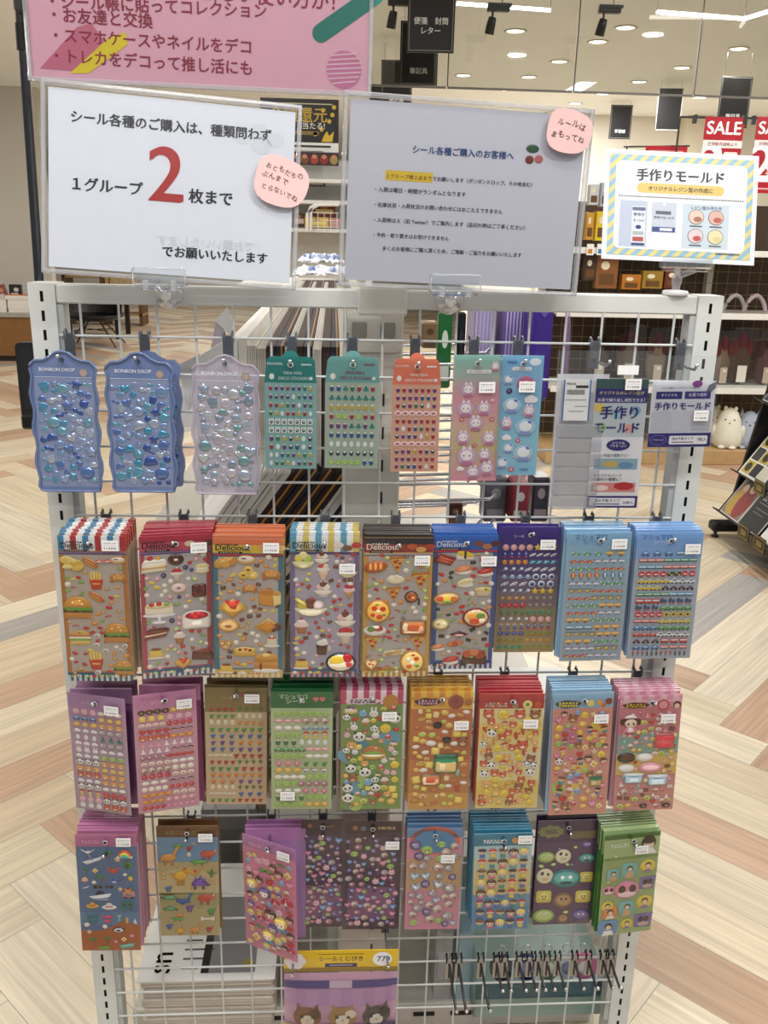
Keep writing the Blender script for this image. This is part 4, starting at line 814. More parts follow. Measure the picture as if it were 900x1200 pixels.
# pink poster
a, c = at(37, 92, -.004), at(432, 111, -.004); Wp = (c - a).length; roll = math.atan2(c.z - a.z, c.x - a.x); Hp = Wp / 1.414
o, pp = notice('pink_poster', 'large pink poster with dark red lines in a clear frame above the notices', 'poster', (a.x + c.x) / 2, (a.z + c.z) / 2, Wp, Hp, 0, roll, 0, -.004, paper='e3afc1', pmat='printed', margin=.003)
q = 1 / 395.0
def uv(px, py):   # poster pixel to sheet position
    p = at(px, py, -.004) - Vector(((a.x + c.x) / 2, -.004, (a.z + c.z) / 2)); cr, sr = math.cos(-roll), math.sin(-roll); return p.x * cr - p.z * sr, p.x * sr + p.z * cr
m = MB(); ink = '962a40'
def cap_(p0, p1, r, col):
    (xa, za), (xb, zb_) = uv(*p0), uv(*p1); an = math.atan2(zb_ - za, xb - xa); pts = [(xb + r * math.cos(an - PI / 2 + PI * k / 8), zb_ + r * math.sin(an - PI / 2 + PI * k / 8)) for k in range(9)] + [(xa + r * math.cos(an + PI / 2 + PI * k / 8), za + r * math.sin(an + PI / 2 + PI * k / 8)) for k in range(9)]
    return pts
m.poly(cap_((376, 39), (440, -6), .0105, 0), -.0004, '217a6c')
m.poly([uv(82, 86), uv(104, 86), uv(150, 52), uv(147, 38), uv(130, 42)], -.0005, 'e2cf2e'); m.poly([uv(47, 80), uv(84, 83), uv(124, 50), uv(107, 27), uv(90, 32)], -.0004, 'c97088')
cx, cz = uv(403, 82); m.disc(cx, cz, .0215, .0215, -.0004, 'cd7ca0', 28)
for k in range(7):
    zz = -.016 + k * .0052; hw = math.sqrt(.0215 ** 2 - zz ** 2); m.poly([(cx - hw, cz + zz - .0006), (cx + hw, cz + zz + .003), (cx + hw, cz + zz + .0046), (cx - hw, cz + zz + .001)], -.0006, 'e8c8d6')
for s, p0, p1 in (('・シール帳に貼ってコレクション', (60, 8), (312, 20)), ('・お友達と交換', (62, 24), (179, 32)), ('・スマホケースやネイルをデコ', (64, 48), (294, 62)), ('・トレカをデコって推し活にも', (65, 72), (295, 87)), ('シールの新しい使い方が！', (150, -10), (392, 11))):
    (xa, za), (xb, zb_) = uv(*p0), uv(*p1); m.text(s, xa, za, .01, ink, -.0007, 'l', .022, width=math.hypot(xb - xa, zb_ - za), rot=math.atan2(zb_ - za, xb - xa))
m.build('printed_words', 'printed', pp)
MB().box(-.012, .012, -.002, .05, Hp * .25, Hp * .25 + .02, '2a2a2c', .003).build('pole_bracket', 'plastic', o, (-Wp / 2 - .004, 0.004, 0))
# handwritten pink paper notes
def note(lab, px, py, rpx, rpz, Y, lines, tilt, lean_):
    p = at(px, py, Y); o = thing('paper_note', lab, 'note', p, (-lean_, tilt, .1), group=None); pts = []
    for k in range(28):
        q = 2 * PI * k / 28; cc_, ss = math.cos(q), math.sin(q); rr_ = 1 / (abs(cc_) ** 2.8 + abs(ss) ** 2.8) ** (1 / 2.8) * (1 + .03 * math.sin(3 * q + 1)); pts.append((rpx * rr_ * cc_, rpz * rr_ * ss))
    MB().slab(pts, -.0008, 0, 'f0c4c2').build('note_paper', 'paper', o); m = MB(); rr2 = random.Random(4)
    for s, x, z, sz in lines:
        xx_ = x
        for ch in s: m.text(ch, xx_, z + rr2.uniform(-.0008, .0008), sz * rr2.uniform(.9, 1.06), '26201f', -.0012, 'l', .0, rot=rr2.uniform(-.16, .12) - .06); xx_ += sz * .98
    m.build('handwriting', 'printed', o)
note('pink handwritten note stuck to the notice with the red 2', 329.5, 213, .0335, .0295, -.0215, [('おともだちの', -.024, .011, .0082), ('ぶんまで', -.026, -.001, .0088), ('とらないでね', -.022, -.015, .008)], .33, .144)
note('pink handwritten note at the corner of the lavender rules notice', 667, 154, .0292, .025, -.0365, [('ルールは', -.018, .006, .0095), ('まもってね', -.023, -.0095, .0092)], .2, .031)
# ---------------------------------------------------------------- puffy sticker kinds: layered domes written as  shape numbers colour ; ...
K = dict(
 burger='r 0 -.55 .95 .22 c98a3e;r 0 -.2 1 .16 5c3a22;p -1,.0 -.6,-.3 -.2,-.05 .2,-.32 .6,-.05 1,-.25 .95,.12 -.95,.12 6da23c;d 0 .05 .95 .85 d99a48;e -.3 .5 .08 .05 f3e2b0;e .2 .6 .08 .05 f3e2b0;e .35 .35 .08 .05 f3e2b0',
 sandwich='r 0 -.5 .9 .2 e0b868;r 0 -.2 1 .12 7cae46;r 0 0 .95 .12 f2e6c8;r 0 .18 1 .1 c8543c;d 0 .2 .85 .5 d8a850;e 0 .5 .1 .08 c0392b',
 hotdog='e 0 0 1 .42 d99a4a -35;e .05 .08 .95 .22 b8542e -35;e 0 .1 .7 .05 f0cc3c -35',
 fries='r -.5 .4 .12 .6 f2cf5a;r -.2 .5 .12 .6 f6d868;r .12 .45 .12 .6 f0c850;r .42 .4 .12 .55 f4d460;p -.75,.2 .75,.2 .5,-1 -.5,-1 c8382c;r 0 -.3 .4 .1 e8b04a',
 pasta='e -.4 .2 .6 .35 e8c860 -20;e .2 .0 .7 .4 d8b048 -15;e -.1 .35 .5 .2 f0dc8a -30;e .4 -.3 .5 .3 e4c25a 20;e -.3 -.2 .5 .22 f2e09a 10',
 bacon='p -1,.0 -.5,.25 0,.0 .5,.25 1,.05 1,-.25 .5,-.05 0,-.3 -.5,-.05 -1,-.3 c8544a;p -.9,-.1 -.5,.08 0,-.12 .5,.1 .9,-.05 .9,-.12 .5,.02 0,-.2 -.5,.0 -.9,-.18 f0c8b8',
 shortcake='p -1,-.6 .9,-.45 .95,.3 -.9,.2 f4ead0;p -.95,-.25 .92,-.12 .92,.02 -.93,-.1 d8a85a;p -.95,.15 .95,.25 .8,.55 -.7,.5 fdf8ec;e -.3 .6 .25 .25 d0302e;e .3 .6 .2 .2 e8a83c',
 chococake='p -1,-.55 .7,-.3 1,.35 -.7,.25 8a4a34;p -.95,-.25 .75,.0 .8,.12 -.9,-.1 f0d8c0;p -.8,.2 .95,.32 .7,.5 -.55,.42 5a2a1e;e -.2 .5 .15 .15 c83040',
 roundcake='r 0 -.3 1 .5 fbf5ea;e 0 .2 1 .42 f6eee2;e 0 .25 .8 .3 a02028;e -.3 .35 .2 .14 d03038;e .1 .4 .2 .14 d8383c;e .4 .25 .2 .14 c02830;e -.1 .15 .2 .14 d03038',
 cakestand='e 0 -.85 .45 .12 f0f0f0;r 0 -.6 .1 .25 f4f4f4;e 0 -.35 1 .18 f2f2f0;r 0 .0 .85 .3 f6ead2;e 0 .3 .85 .22 e8d8a8;e -.45 .4 .18 .14 d03038;e 0 .45 .18 .14 c83040;e .45 .4 .18 .14 8fb84a',
 cupcake='p -.6,-.1 .6,-.1 .42,-.95 -.42,-.95 b87a4a;e 0 .05 .8 .4 f0e0d8;e 0 .4 .5 .3 f8ece4;e 0 .75 .18 .18 d0303a',
 donut='e 0 0 1 .7 e8c89a;e 0 .08 .85 .52 f4dce0;e 0 .1 .28 .16 8a6a5a',
 chocodonut='e 0 0 1 .75 6a3c28;e 0 .06 .85 .55 4a241a;e 0 .08 .28 .18 d8c0a8',
 greendonut='e 0 0 1 .75 d8b870;e 0 .06 .88 .58 c6d868;e 0 .08 .28 .18 8a7a4a',
 macaron='e 0 -.35 .9 .35 efe3b8;r 0 -.02 .8 .14 f8f4ea;e 0 .3 .9 .38 e8d8a0',
 chocblock='r 0 0 .9 .9 4a2018;r -.42 .42 .34 .34 6a2a22;r .42 .42 .34 .34 7a1f22;r -.42 -.42 .34 .34 7a1f22;r .42 -.42 .34 .34 6a2a22',
 parfait='p -.5,.2 .5,.2 .22,-.9 -.22,-.9 e8c8b0;e 0 -.95 .4 .12 e0e0e6;e 0 .3 .65 .3 f6ece0;e -.2 .6 .3 .28 d8484a;e .25 .6 .3 .28 f2e4c0;e 0 .9 .14 .14 c02830',
 redparfait='p -.5,.1 .5,.1 .3,-.9 -.3,-.9 d8c8b8;e 0 .1 .8 .35 f0e8e0;d 0 .2 .65 .6 c8303a;e 0 .85 .15 .13 f4f0ea',
 flan='p -.9,-.6 .9,-.6 .6,.4 -.6,.4 ecc85a;e 0 .4 .6 .2 8a4a20;e 0 -.65 1 .18 f2eee6',
 pudding='e 0 -.6 1 .25 f0ece4;p -.75,-.5 .75,-.5 .5,.5 -.5,.5 e8dcc0;e 0 .5 .5 .18 d8484a;e 0 .7 .2 .2 f6f2ea',
 slice='p -1,-.5 1,-.7 1,.1 -.9,.35 6a2e22;p -.9,.3 1,.05 .3,.6 8e4632;e -.1 .45 .16 .16 c8303a',
 bread='e -.45 -.1 .55 .45 d8a04a 30;e .0 .0 .55 .5 e0aa52 30;e .45 .12 .5 .42 d0943e 30;e -.2 .15 .3 .1 f2d28a 30;e .3 .3 .25 .09 f2d28a 30',
 croissant='e 0 .1 1 .5 c8843a;e -.6 -.2 .4 .3 b8742e 40;e .6 -.2 .4 .3 b8742e -40;e 0 .2 .3 .4 e0a858;e -.4 .1 .12 .3 e8bc74 20;e .4 .1 .12 .3 e8bc74 -20',
 whitebun='e 0 0 1 .5 e8b878;e 0 .15 .8 .3 f4ece0;e -.2 .2 .3 .08 8a4a2c',
 trio='e -.45 -.2 .5 .42 eecb58;e .45 -.2 .5 .42 f2d468;e 0 .35 .5 .42 f0d060;e -.45 -.15 .2 .12 8a5a20;e .45 -.15 .2 .12 fbf2c8;e 0 .4 .2 .12 8a5a20',
 loaf='p -1,-.7 .3,-.9 .3,.4 -1,.5 d8963c;p .3,-.9 1,-.6 1,.45 .3,.4 f4de96;e -.35 .5 .7 .35 c8822e;e .62 .45 .4 .25 d89c46',
 tart='p -1,-.1 0,-.8 1,-.05 0,.6 dca648;e 0 .05 .75 .5 e8bc5a;p -.5,.5 .5,.55 .25,-.15 -.1,-.1 c8342c;e 0 .3 .3 .2 e05040',
 bagel='e 0 0 1 .68 d8a458;e 0 .05 .85 .5 e6bc7a;e 0 .06 .32 .16 9a6a34;e -.4 .25 .2 .06 f6e2b8',
 waffle='p -1,-.1 0,-.7 1,.0 .1,.65 d8a850;p -.7,-.05 0,-.5 .7,.02 .08,.45 b87a2e;p .3,-.5 1,-.3 1,.3 .5,.2 6a3420',
 pretzel='e -.4 .1 .5 .5 c8924a;e .4 .1 .5 .5 c8924a;e 0 -.35 .55 .4 d8a45c;e -.4 .15 .2 .2 f0dcb0;e .4 .15 .2 .2 f0dcb0;e 0 -.35 .18 .14 f0dcb0',
 danish='r 0 -.1 1 .42 e2b44c;e 0 .1 .9 .35 f0d078;e -.4 .2 .16 .14 7a3a20;e .1 .25 .16 .14 c83a2c;e .5 .15 .16 .14 7a3a20',
 pancakes='e 0 -.75 1 .2 f0ede6;r 0 -.5 .85 .16 c88a3a;r 0 -.22 .85 .16 d89a48;r 0 .06 .85 .16 c88a3a;e 0 .35 .85 .26 e0a850;e 0 .5 .3 .16 f8e690;e .2 .7 .18 .14 8a4a22;e -.4 -.4 .12 .3 8a4a22',
 scoops='b 0 -.1 1 .7 e8e0b0;e -.4 .2 .4 .38 f0dc60;e .35 .2 .4 .38 c8d868;e 0 .5 .4 .36 f6ecb0',
 sundae='b 0 -.15 .9 .6 f0e6d6;e -.3 .15 .4 .35 f4c8cc;e .3 .15 .4 .35 f8f0e0;e 0 .45 .35 .3 7a4a34;e 0 .8 .12 .12 c82a34;e 0 -.8 .5 .1 e6e6ea',
 cone='p -.4,-.05 .4,-.05 0,-1 d8a458;e 0 .1 .6 .35 f4d0d8;e 0 .45 .48 .3 c83a4a;e .1 .75 .3 .22 f8eef0',
 boat='b 0 -.1 1 .55 f0e8c8;e -.5 .1 .35 .3 d8c848;e 0 .2 .38 .35 7a4030;e .45 .12 .35 .3 f2dcd8;p -1,.5 -.8,.6 -.2,.15 -.35,.05 f4e070;e .1 .5 .12 .12 c82a34',
 floatcup='p -.6,.3 .5,.3 .4,-.9 -.5,-.9 5a2a1c;e 0 .4 .6 .35 f2ece4;e .2 .65 .3 .25 f8f4ee;e .7 -.2 .2 .35 d8d0c8',
 plate='e 0 -.15 1 .72 f6f2e8;e -.25 .1 .5 .35 f0d04c;e .35 .2 .35 .4 c8242c;e .5 -.1 .3 .25 d83840;e -.1 -.25 .6 .25 f8eed0;e 0 .45 .3 .25 a01c28',
 darkplate='e 0 -.15 1 .72 2e3440;e 0 -.1 .85 .58 f4ead8;e -.25 .1 .5 .35 f0d04c;e .4 .2 .35 .35 c8242c;e -.1 -.25 .6 .2 f8eed0;e .5 -.2 .25 .2 d83840',
 roast='e 0 0 1 .52 c87a3a 8;e 0 .05 .85 .38 b8562c 8;e -.4 .05 .1 .3 e8b060;e 0 .08 .1 .33 e8b060;e .4 .1 .1 .3 e8b060',
 pizza='e 0 0 1 1 d8943c;e 0 .02 .88 .88 e8b850;e -.3 .35 .24 .22 c8402c;e .35 .3 .24 .22 c03a28;e .1 -.35 .26 .24 c8402c;e -.4 -.2 .2 .18 c8402c;e .45 -.2 .16 .1 5a8a3a;e 0 .1 .16 .1 f6f0d0;e -.1 .62 .14 .08 5a8a3a',
 mixpizza='e 0 0 1 1 d09040;e 0 .02 .88 .88 efd07a;e -.3 .3 .2 .2 f4ecd8;e .3 .35 .22 .2 c84a30;e .35 -.25 .2 .16 6a9a40;e -.25 -.3 .24 .2 d8603a;e 0 0 .2 .2 f8f0dc;e .05 .65 .16 .1 c83a2c',
 pizzaslice='p -.8,.7 .8,.8 .1,-1 e2b048;p -.9,.55 -.8,.9 .85,1 .9,.7 b8742e;e -.15 .35 .24 .2 c03a28;e .3 .2 .2 .16 c84a30;e .05 -.25 .2 .18 b8342a;e .1 .55 .14 .08 5a8a3a',
 dumpling='e 0 -.1 1 .5 efe4c4;e -.4 .15 .35 .3 f6eed8;e .1 .22 .35 .3 f2e6c8;e .5 .12 .3 .26 f6eed8',
 pan='e -.1 .1 .8 .75 2c2a2c;e -.1 .14 .66 .6 c86a3a;r .8 -.5 .12 .45 3a3230;e -.3 .25 .2 .16 8a3a22;e .1 .1 .2 .16 e0a860',
 tray='r 0 0 1 .62 8a6a4c;r 0 .02 .88 .5 d88a4c;e -.6 .1 .22 .35 e8d8b8;e 0 .1 .5 .3 c86038;e .55 -.05 .25 .25 e8b088;r -.1 -.3 .6 .06 f0d8b0',
 salad='e 0 -.1 1 .5 f0ece4;e -.3 .1 .4 .3 7a9c4a;e .2 .15 .5 .3 b8442e;e .1 .3 .3 .15 f2eada',
 gratin='p -1,-.5 .9,-.2 1,.3 -.8,.1 e8dcb8;e -.4 -.1 .4 .2 c89a5a 12;e .3 .08 .4 .2 d8b06a 12',
 heartpizza='h 0 0 1 d8a048;h 0 .05 .75 efd29a;e -.2 .2 .2 .16 b8442e;e .2 .1 .18 .14 c8543a',
 ribs='p -1,-.2 .5,-.6 1,.1 -.5,.6 7a2a24;p -.7,-.1 .5,-.45 .7,-.25 -.5,.12 b84a34;p -.6,.15 .6,-.2 .8,-.05 -.4,.35 c85a3c;p -.4,.42 .7,.05 .85,.15 -.35,.55 a83a2c',
 tamago='r 0 -.15 1 .35 f4efe2 ;e 0 .15 1 .38 f0cc3c -10;r 0 .1 .14 .45 1e221c',
 nigiri_salmon='e 0 -.2 .95 .4 f6f2e8;e 0 .12 1 .42 e8874a 12;e -.2 .2 .5 .07 f6c8a0 30;e .2 .2 .5 .07 f6c8a0 30',
 nigiri_tuna='e 0 -.2 .95 .4 f6f2e8;e 0 .12 1 .42 c83a34 12;e 0 .22 .6 .07 e88078 20',
 nigiri_squid='e 0 -.2 .95 .4 f2eee4;e 0 .14 1 .42 f0e2b0 15;e 0 .2 .7 .06 d8c48a 15',
 platter='e 0 0 1 .5 c89a48 5;e 0 .04 .9 .4 e8d090 5;e -.5 .05 .28 .24 d8543a;e 0 .08 .3 .26 f0cc4a;e .5 .05 .28 .24 c8703a;e 0 -.15 .4 .1 6a9a40',
 soup='p -1,.3 1,.5 .8,-.6 -.7,-.6 d8c8a8;e 0 .3 1 .3 f0d878;e -.2 .35 .3 .14 e8e0c8;e .3 .35 .2 .12 6a9a48',
 redbowl='e 0 -.05 1 .78 a02a24;e 0 .02 .86 .62 d8c090;e -.3 .2 .35 .25 e8a03c;e .3 .2 .35 .25 6a8a3a;e -.1 -.2 .4 .25 c84a30;e .4 -.15 .25 .2 f0e0c0',
 friedrice='e 0 -.05 1 .75 c8b078;e 0 .05 .8 .55 e6d8a8;e -.3 .1 .25 .2 b8a060;e .3 .1 .25 .2 f0e8c8',
 makired='p -1,.0 0,.4 1,.0 0,-.25 1e2220;p -.9,-.02 0,.22 .9,-.02 0,-.35 b82a24;e 0 -.05 .5 .1 f4efe4',
 skewer='e 0 0 1 .32 d8683a 10;e -.5 -.05 .3 .34 e0844a;e 0 .0 .3 .34 c85a34;e .5 .08 .3 .34 e0844a',
 basket='p -1,-.5 .9,-.6 1,.1 -.9,.2 5a3424;e -.4 .3 .5 .4 c86038;e .4 .25 .5 .4 a8482c;e 0 .45 .4 .3 d88a50;e -.2 .1 .2 .1 6a9a48',
 bit_red='e 0 0 1 .6 c83a34',bit_leaf='e 0 0 1 .5 7aa848 25;e .1 .05 .6 .1 c8dc90 25',bit_bean='e 0 0 1 .55 c89a5a -20;e .1 .1 .5 .2 e8cc98 -20',bit_cream='e 0 0 .9 .8 f2ead6;e -.1 .2 .4 .3 fffaf0',bit_yellow='e 0 0 1 .6 e8cf5a 15',bit_onion='e 0 0 1 .8 e8e0d8;e 0 .05 .6 .45 a8a098',
 bit_choc='r 0 0 .8 .6 6a3a26;r 0 .1 .5 .3 8a5236',bit_straw='h 0 0 .9 d0343a;e 0 .6 .4 .15 5a9a3c',bit_lime='e 0 0 1 .7 b8cf6a;e 0 .05 .6 .4 e4ecb0',bit_bacon='p -1,.0 0,.3 1,.0 1,-.3 0,-.05 -1,-.3 c85a4a',bit_grey='e 0 0 .8 .5 8a8078',bit_orange='e 0 0 1 .65 e09038;e -.1 .15 .5 .25 f0bc70',bit_nori='r 0 0 .9 .6 24301f;e 0 .1 .5 .3 3c4c30',bit_pink='e 0 0 .9 .7 e8a8b0;e -.1 .15 .4 .3 f8d8dc',bit_berry='e 0 0 .8 .8 4a3a6a;e -.1 .2 .3 .25 8a7ab0',
 planet='e 0 0 .75 .75 e08a34;e -.2 .25 .3 .25 f4b868',ringplanet='e 0 0 .6 .6 38a0c0;e 0 0 1 .22 70c8d8 20;e -.1 .2 .3 .2 a8e0e8',pinkmoon='e 0 0 .8 .8 e8b0a8;e -.2 .25 .25 .2 f8d8d0',rocket='e 0 .1 .4 .9 3458b8;e 0 .45 .2 .2 f0f0f4;p -.6,-.8 .6,-.8 .2,-.2 -.2,-.2 c8382c',shuttle='e 0 0 1 .35 e8e8ec 25;p -.6,-.6 .1,-.2 -.4,.1 a0a4b0;e .4 .25 .3 .1 3a3c48 25',comet='e .3 .2 .45 .4 e8eef4;p -1,-.6 .2,.0 .0,.4 8ab0d8',ufo='e 0 -.2 1 .35 6a90c8;d 0 0 .5 .6 c8e4f0;e 0 -.25 .5 .1 e8d060',star='s 0 0 1 e8c440',redstar='e 0 0 .8 .8 c83440;e -.2 .25 .3 .22 f08088',saturn='e 0 0 .55 .55 d8b04a;e 0 0 1 .2 c88a3a 20',earth='e 0 0 .8 .8 5aa058;e -.2 .1 .4 .3 3a70a8',moon='e 0 0 .7 .7 8a8078;e .2 .2 .3 .3 b8b0a4',astronaut='e 0 .4 .5 .5 f0f0f2;e 0 .4 .35 .28 2c3a58;r 0 -.45 .4 .45 4a62b0',blueball='e 0 0 .8 .65 3c50a0;e -.2 .2 .35 .22 7088d0',leafufo='e 0 -.1 1 .5 a8903a;e 0 .15 .6 .4 6a8a3a',eye='e 0 0 .8 .8 f0f0f0;e 0 0 .55 .55 3c78b8;e 0 0 .25 .25 18202c',alien='e 0 .2 .6 .6 5a9a58;e -.25 .25 .14 .2 1c201c;e .25 .25 .14 .2 1c201c;r 0 -.6 .35 .3 48804a',
 plane='e 0 0 1 .26 e8ecf0;p -.1,.0 .35,.0 -.2,-.6 -.5,-.6 7a9ac0;p -.9,.1 -.6,.1 -.8,.6 -1,.6 c84a48;e .7 .08 .18 .08 3a4a60',redplane='e 0 0 1 .3 c84a48;p -.1,.05 .35,.05 -.1,-.55 -.45,-.55 f0d060;e .6 .1 .2 .1 e8f0f4',greenplane='e 0 0 1 .28 5aa070;p -.1,.05 .35,.05 -.1,-.55 -.45,-.55 d8e8c0;p -.9,.1 -.6,.1 -.8,.55 -1,.55 e8f0e8',balloon='e 0 .3 .62 .65 d8503c;e 0 .3 .25 .62 f0d858;r 0 -.75 .22 .18 a87a48',blueballoon='e 0 .3 .62 .65 4890b8;e 0 .3 .25 .62 f0f0ec;r 0 -.75 .22 .18 a87a48',copter='e .1 0 .6 .4 e0b83c;p -1,.05 -.3,.15 -.3,-.1 -1,-.05 c89a2c;r 0 .6 1 .07 6a7078;e .4 .05 .22 .2 3a5870',airship='e 0 .15 1 .45 e8a84a;e 0 .18 .9 .15 f4d890;r 0 -.5 .35 .14 8a5a34',
 car='r 0 -.2 1 .32 d84a40;d 0 .0 .62 .6 d84a40;d 0 .03 .48 .4 a8d0e0;e -.55 -.5 .24 .24 26262a;e .55 -.5 .24 .24 26262a',bluecar='r 0 -.2 1 .32 4a80c0;d 0 .0 .62 .6 4a80c0;d 0 .03 .48 .4 c8e0ea;e -.55 -.5 .24 .24 26262a;e .55 -.5 .24 .24 26262a',yellowcar='r 0 -.2 1 .32 e8c848;d 0 .0 .62 .6 e8c848;d 0 .03 .48 .4 a8d0e0;e -.55 -.5 .24 .24 26262a;e .55 -.5 .24 .24 26262a',greencar='r 0 -.2 1 .32 5aa050;d 0 .0 .62 .6 5aa050;d 0 .03 .48 .4 c0dce0;e -.55 -.5 .24 .24 26262a;e .55 -.5 .24 .24 26262a',whitecar='r 0 -.2 1 .32 eceef0;d 0 .0 .62 .6 eceef0;d 0 .03 .48 .4 4a6070;e -.55 -.5 .24 .24 26262a;e .55 -.5 .24 .24 26262a',
 bus='r 0 0 1 .6 c8343c;r 0 .2 .85 .2 d8ecf0;e -.5 -.55 .22 .22 26262a;e .5 -.55 .22 .22 26262a',train='r 0 0 1 .4 3a9a60;r 0 .1 .85 .14 e8f4f0;r 0 -.3 1 .08 26303a',bluetrain='r 0 0 1 .4 58a8d0;r 0 .1 .85 .14 f4f8fa;r 0 -.3 1 .08 26303a',redtrain='r 0 0 1 .4 d86058;r 0 .1 .85 .14 f4f0ea;r 0 -.3 1 .08 302628',truck='r -.3 .1 .65 .5 6a4a3a;r .65 -.1 .32 .4 d8a040;e -.5 -.55 .22 .22 26262a;e .55 -.55 .22 .22 26262a',loco='r -.1 0 .8 .4 3a5a80;r -.5 .4 .25 .35 2c4460;e -.5 -.5 .25 .25 c83440;e .3 -.5 .25 .25 c83440',noentry='e 0 0 .85 .85 d0303a;r 0 0 .5 .16 f6f2f0',roadsign='p 0,1 1,0 0,-1 -1,0 d8b83a;e 0 0 .35 .35 3a3426',signal='r 0 -.1 .14 .9 3c3c40;e 0 .6 .5 .42 d0303a',lightpost='r 0 0 .35 .9 2c3a34;e 0 .4 .2 .2 d84a40;e 0 -.2 .2 .2 58a060',motorbike='e -.55 -.4 .35 .35 2a2a2e;e .55 -.4 .35 .35 2a2a2e;p -.6,-.1 .5,-.2 .6,.3 -.2,.4 7a4a5a',flag='r 0 0 .9 .6 2e4436;r -.4 .3 .25 .2 e8d860;r .3 -.25 .25 .2 e8d860',
 sauro='e -.1 -.2 .7 .4 d89a48;p .2,-.1 .5,.0 .85,.9 .6,.9 .3,.3 d89a48;e .8 .9 .25 .14 d89a48;p -.7,-.2 -1,-.7 -.5,-.4 c8883c;r -.4 -.7 .12 .3 b87830;r .2 -.7 .12 .3 b87830',trex='e 0 0 .6 .5 e0b030;e .55 .5 .4 .28 d8a028;p -.4,.1 -1,.4 -.5,-.3 c8922a;r -.2 -.7 .15 .35 b88424;r .2 -.7 .15 .35 b88424;p .4,.9 .6,.72 .2,.7 c84a2c',stego='d 0 -.4 .9 .8 6a4a9a;p -.6,.3 -.4,.8 -.2,.4 8a6ac0;p -.1,.45 .1,1 .3,.45 8a6ac0;p .4,.3 .6,.7 .75,.1 8a6ac0;e .9 -.3 .25 .16 5a3c88;r -.5 -.6 .12 .3 4a3078;r .4 -.6 .12 .3 4a3078',tricera='e -.1 -.1 .8 .48 c84a34;e .65 .1 .35 .35 d86a44;p .7,.3 1,.7 .85,.2 f2e8d8;r -.5 -.65 .13 .28 a83c2a;r .2 -.65 .13 .28 a83c2a',anky='d 0 -.4 .9 .6 4a8a58;e .9 -.3 .22 .16 3a7448;p -.8,-.3 -1.1,-.1 -.9,.1 3a7448;e 0 0 .6 .15 7ab080',plesio='e 0 -.2 .8 .35 3c5aa0;p .4,-.1 .7,.0 1,.8 .75,.8 3c5aa0;e .95 .8 .22 .12 3c5aa0;e -.1 -.5 .25 .12 2c4684',ptero='p -1,.4 0,.1 1,.5 .2,-.3 0,-.5 -.2,-.3 d8a040;e .1 .15 .2 .2 c8342c',croc='p -1,.1 -.3,.3 .6,.2 1,.05 .6,-.1 -.3,-.2 5aa048;p -.6,-.1 -.5,-.5 -.3,-.1 4a8c3c;p .2,-.1 .3,-.5 .5,-.1 4a8c3c;e .6 .2 .15 .1 8ac070',egg='e 0 0 .6 .8 f0e8d0;e .1 .2 .2 .2 e0b048',smalldino='e 0 -.1 .6 .4 b8342c;p .2,.1 .9,.5 .5,-.1 b8342c;r -.2 -.6 .12 .3 8a2824;r .2 -.6 .12 .3 8a2824',greendino='e 0 -.1 .6 .4 4a9a44;p .2,.1 .9,.5 .5,-.1 4a9a44;r -.2 -.6 .12 .3 38783a;r .2 -.6 .12 .3 38783a',bluedino='e 0 -.1 .6 .4 3a68b0;p .2,.1 .9,.5 .5,-.1 3a68b0;r -.2 -.6 .12 .3 2c5088;r .2 -.6 .12 .3 2c5088',purpledino='e 0 -.1 .6 .4 7a4a9a;p .2,.1 .9,.5 .5,-.1 7a4a9a;r -.2 -.6 .12 .3 5c3878;r .2 -.6 .12 .3 5c3878',orangedino='e 0 -.1 .6 .4 e08a3c;p .2,.1 .9,.5 .5,-.1 e08a3c;r -.2 -.6 .12 .3 b06a2c;r .2 -.6 .12 .3 b06a2c',bone='r 0 0 .8 .14 f2ecdc;e -.8 .15 .2 .2 f2ecdc;e -.8 -.15 .2 .2 f2ecdc;e .8 .15 .2 .2 f2ecdc;e .8 -.15 .2 .2 f2ecdc',fern='p 0,-1 .3,-.2 .9,.2 .3,.2 .1,.9 -.2,.2 -.8,.3 -.3,-.2 4a7a34',
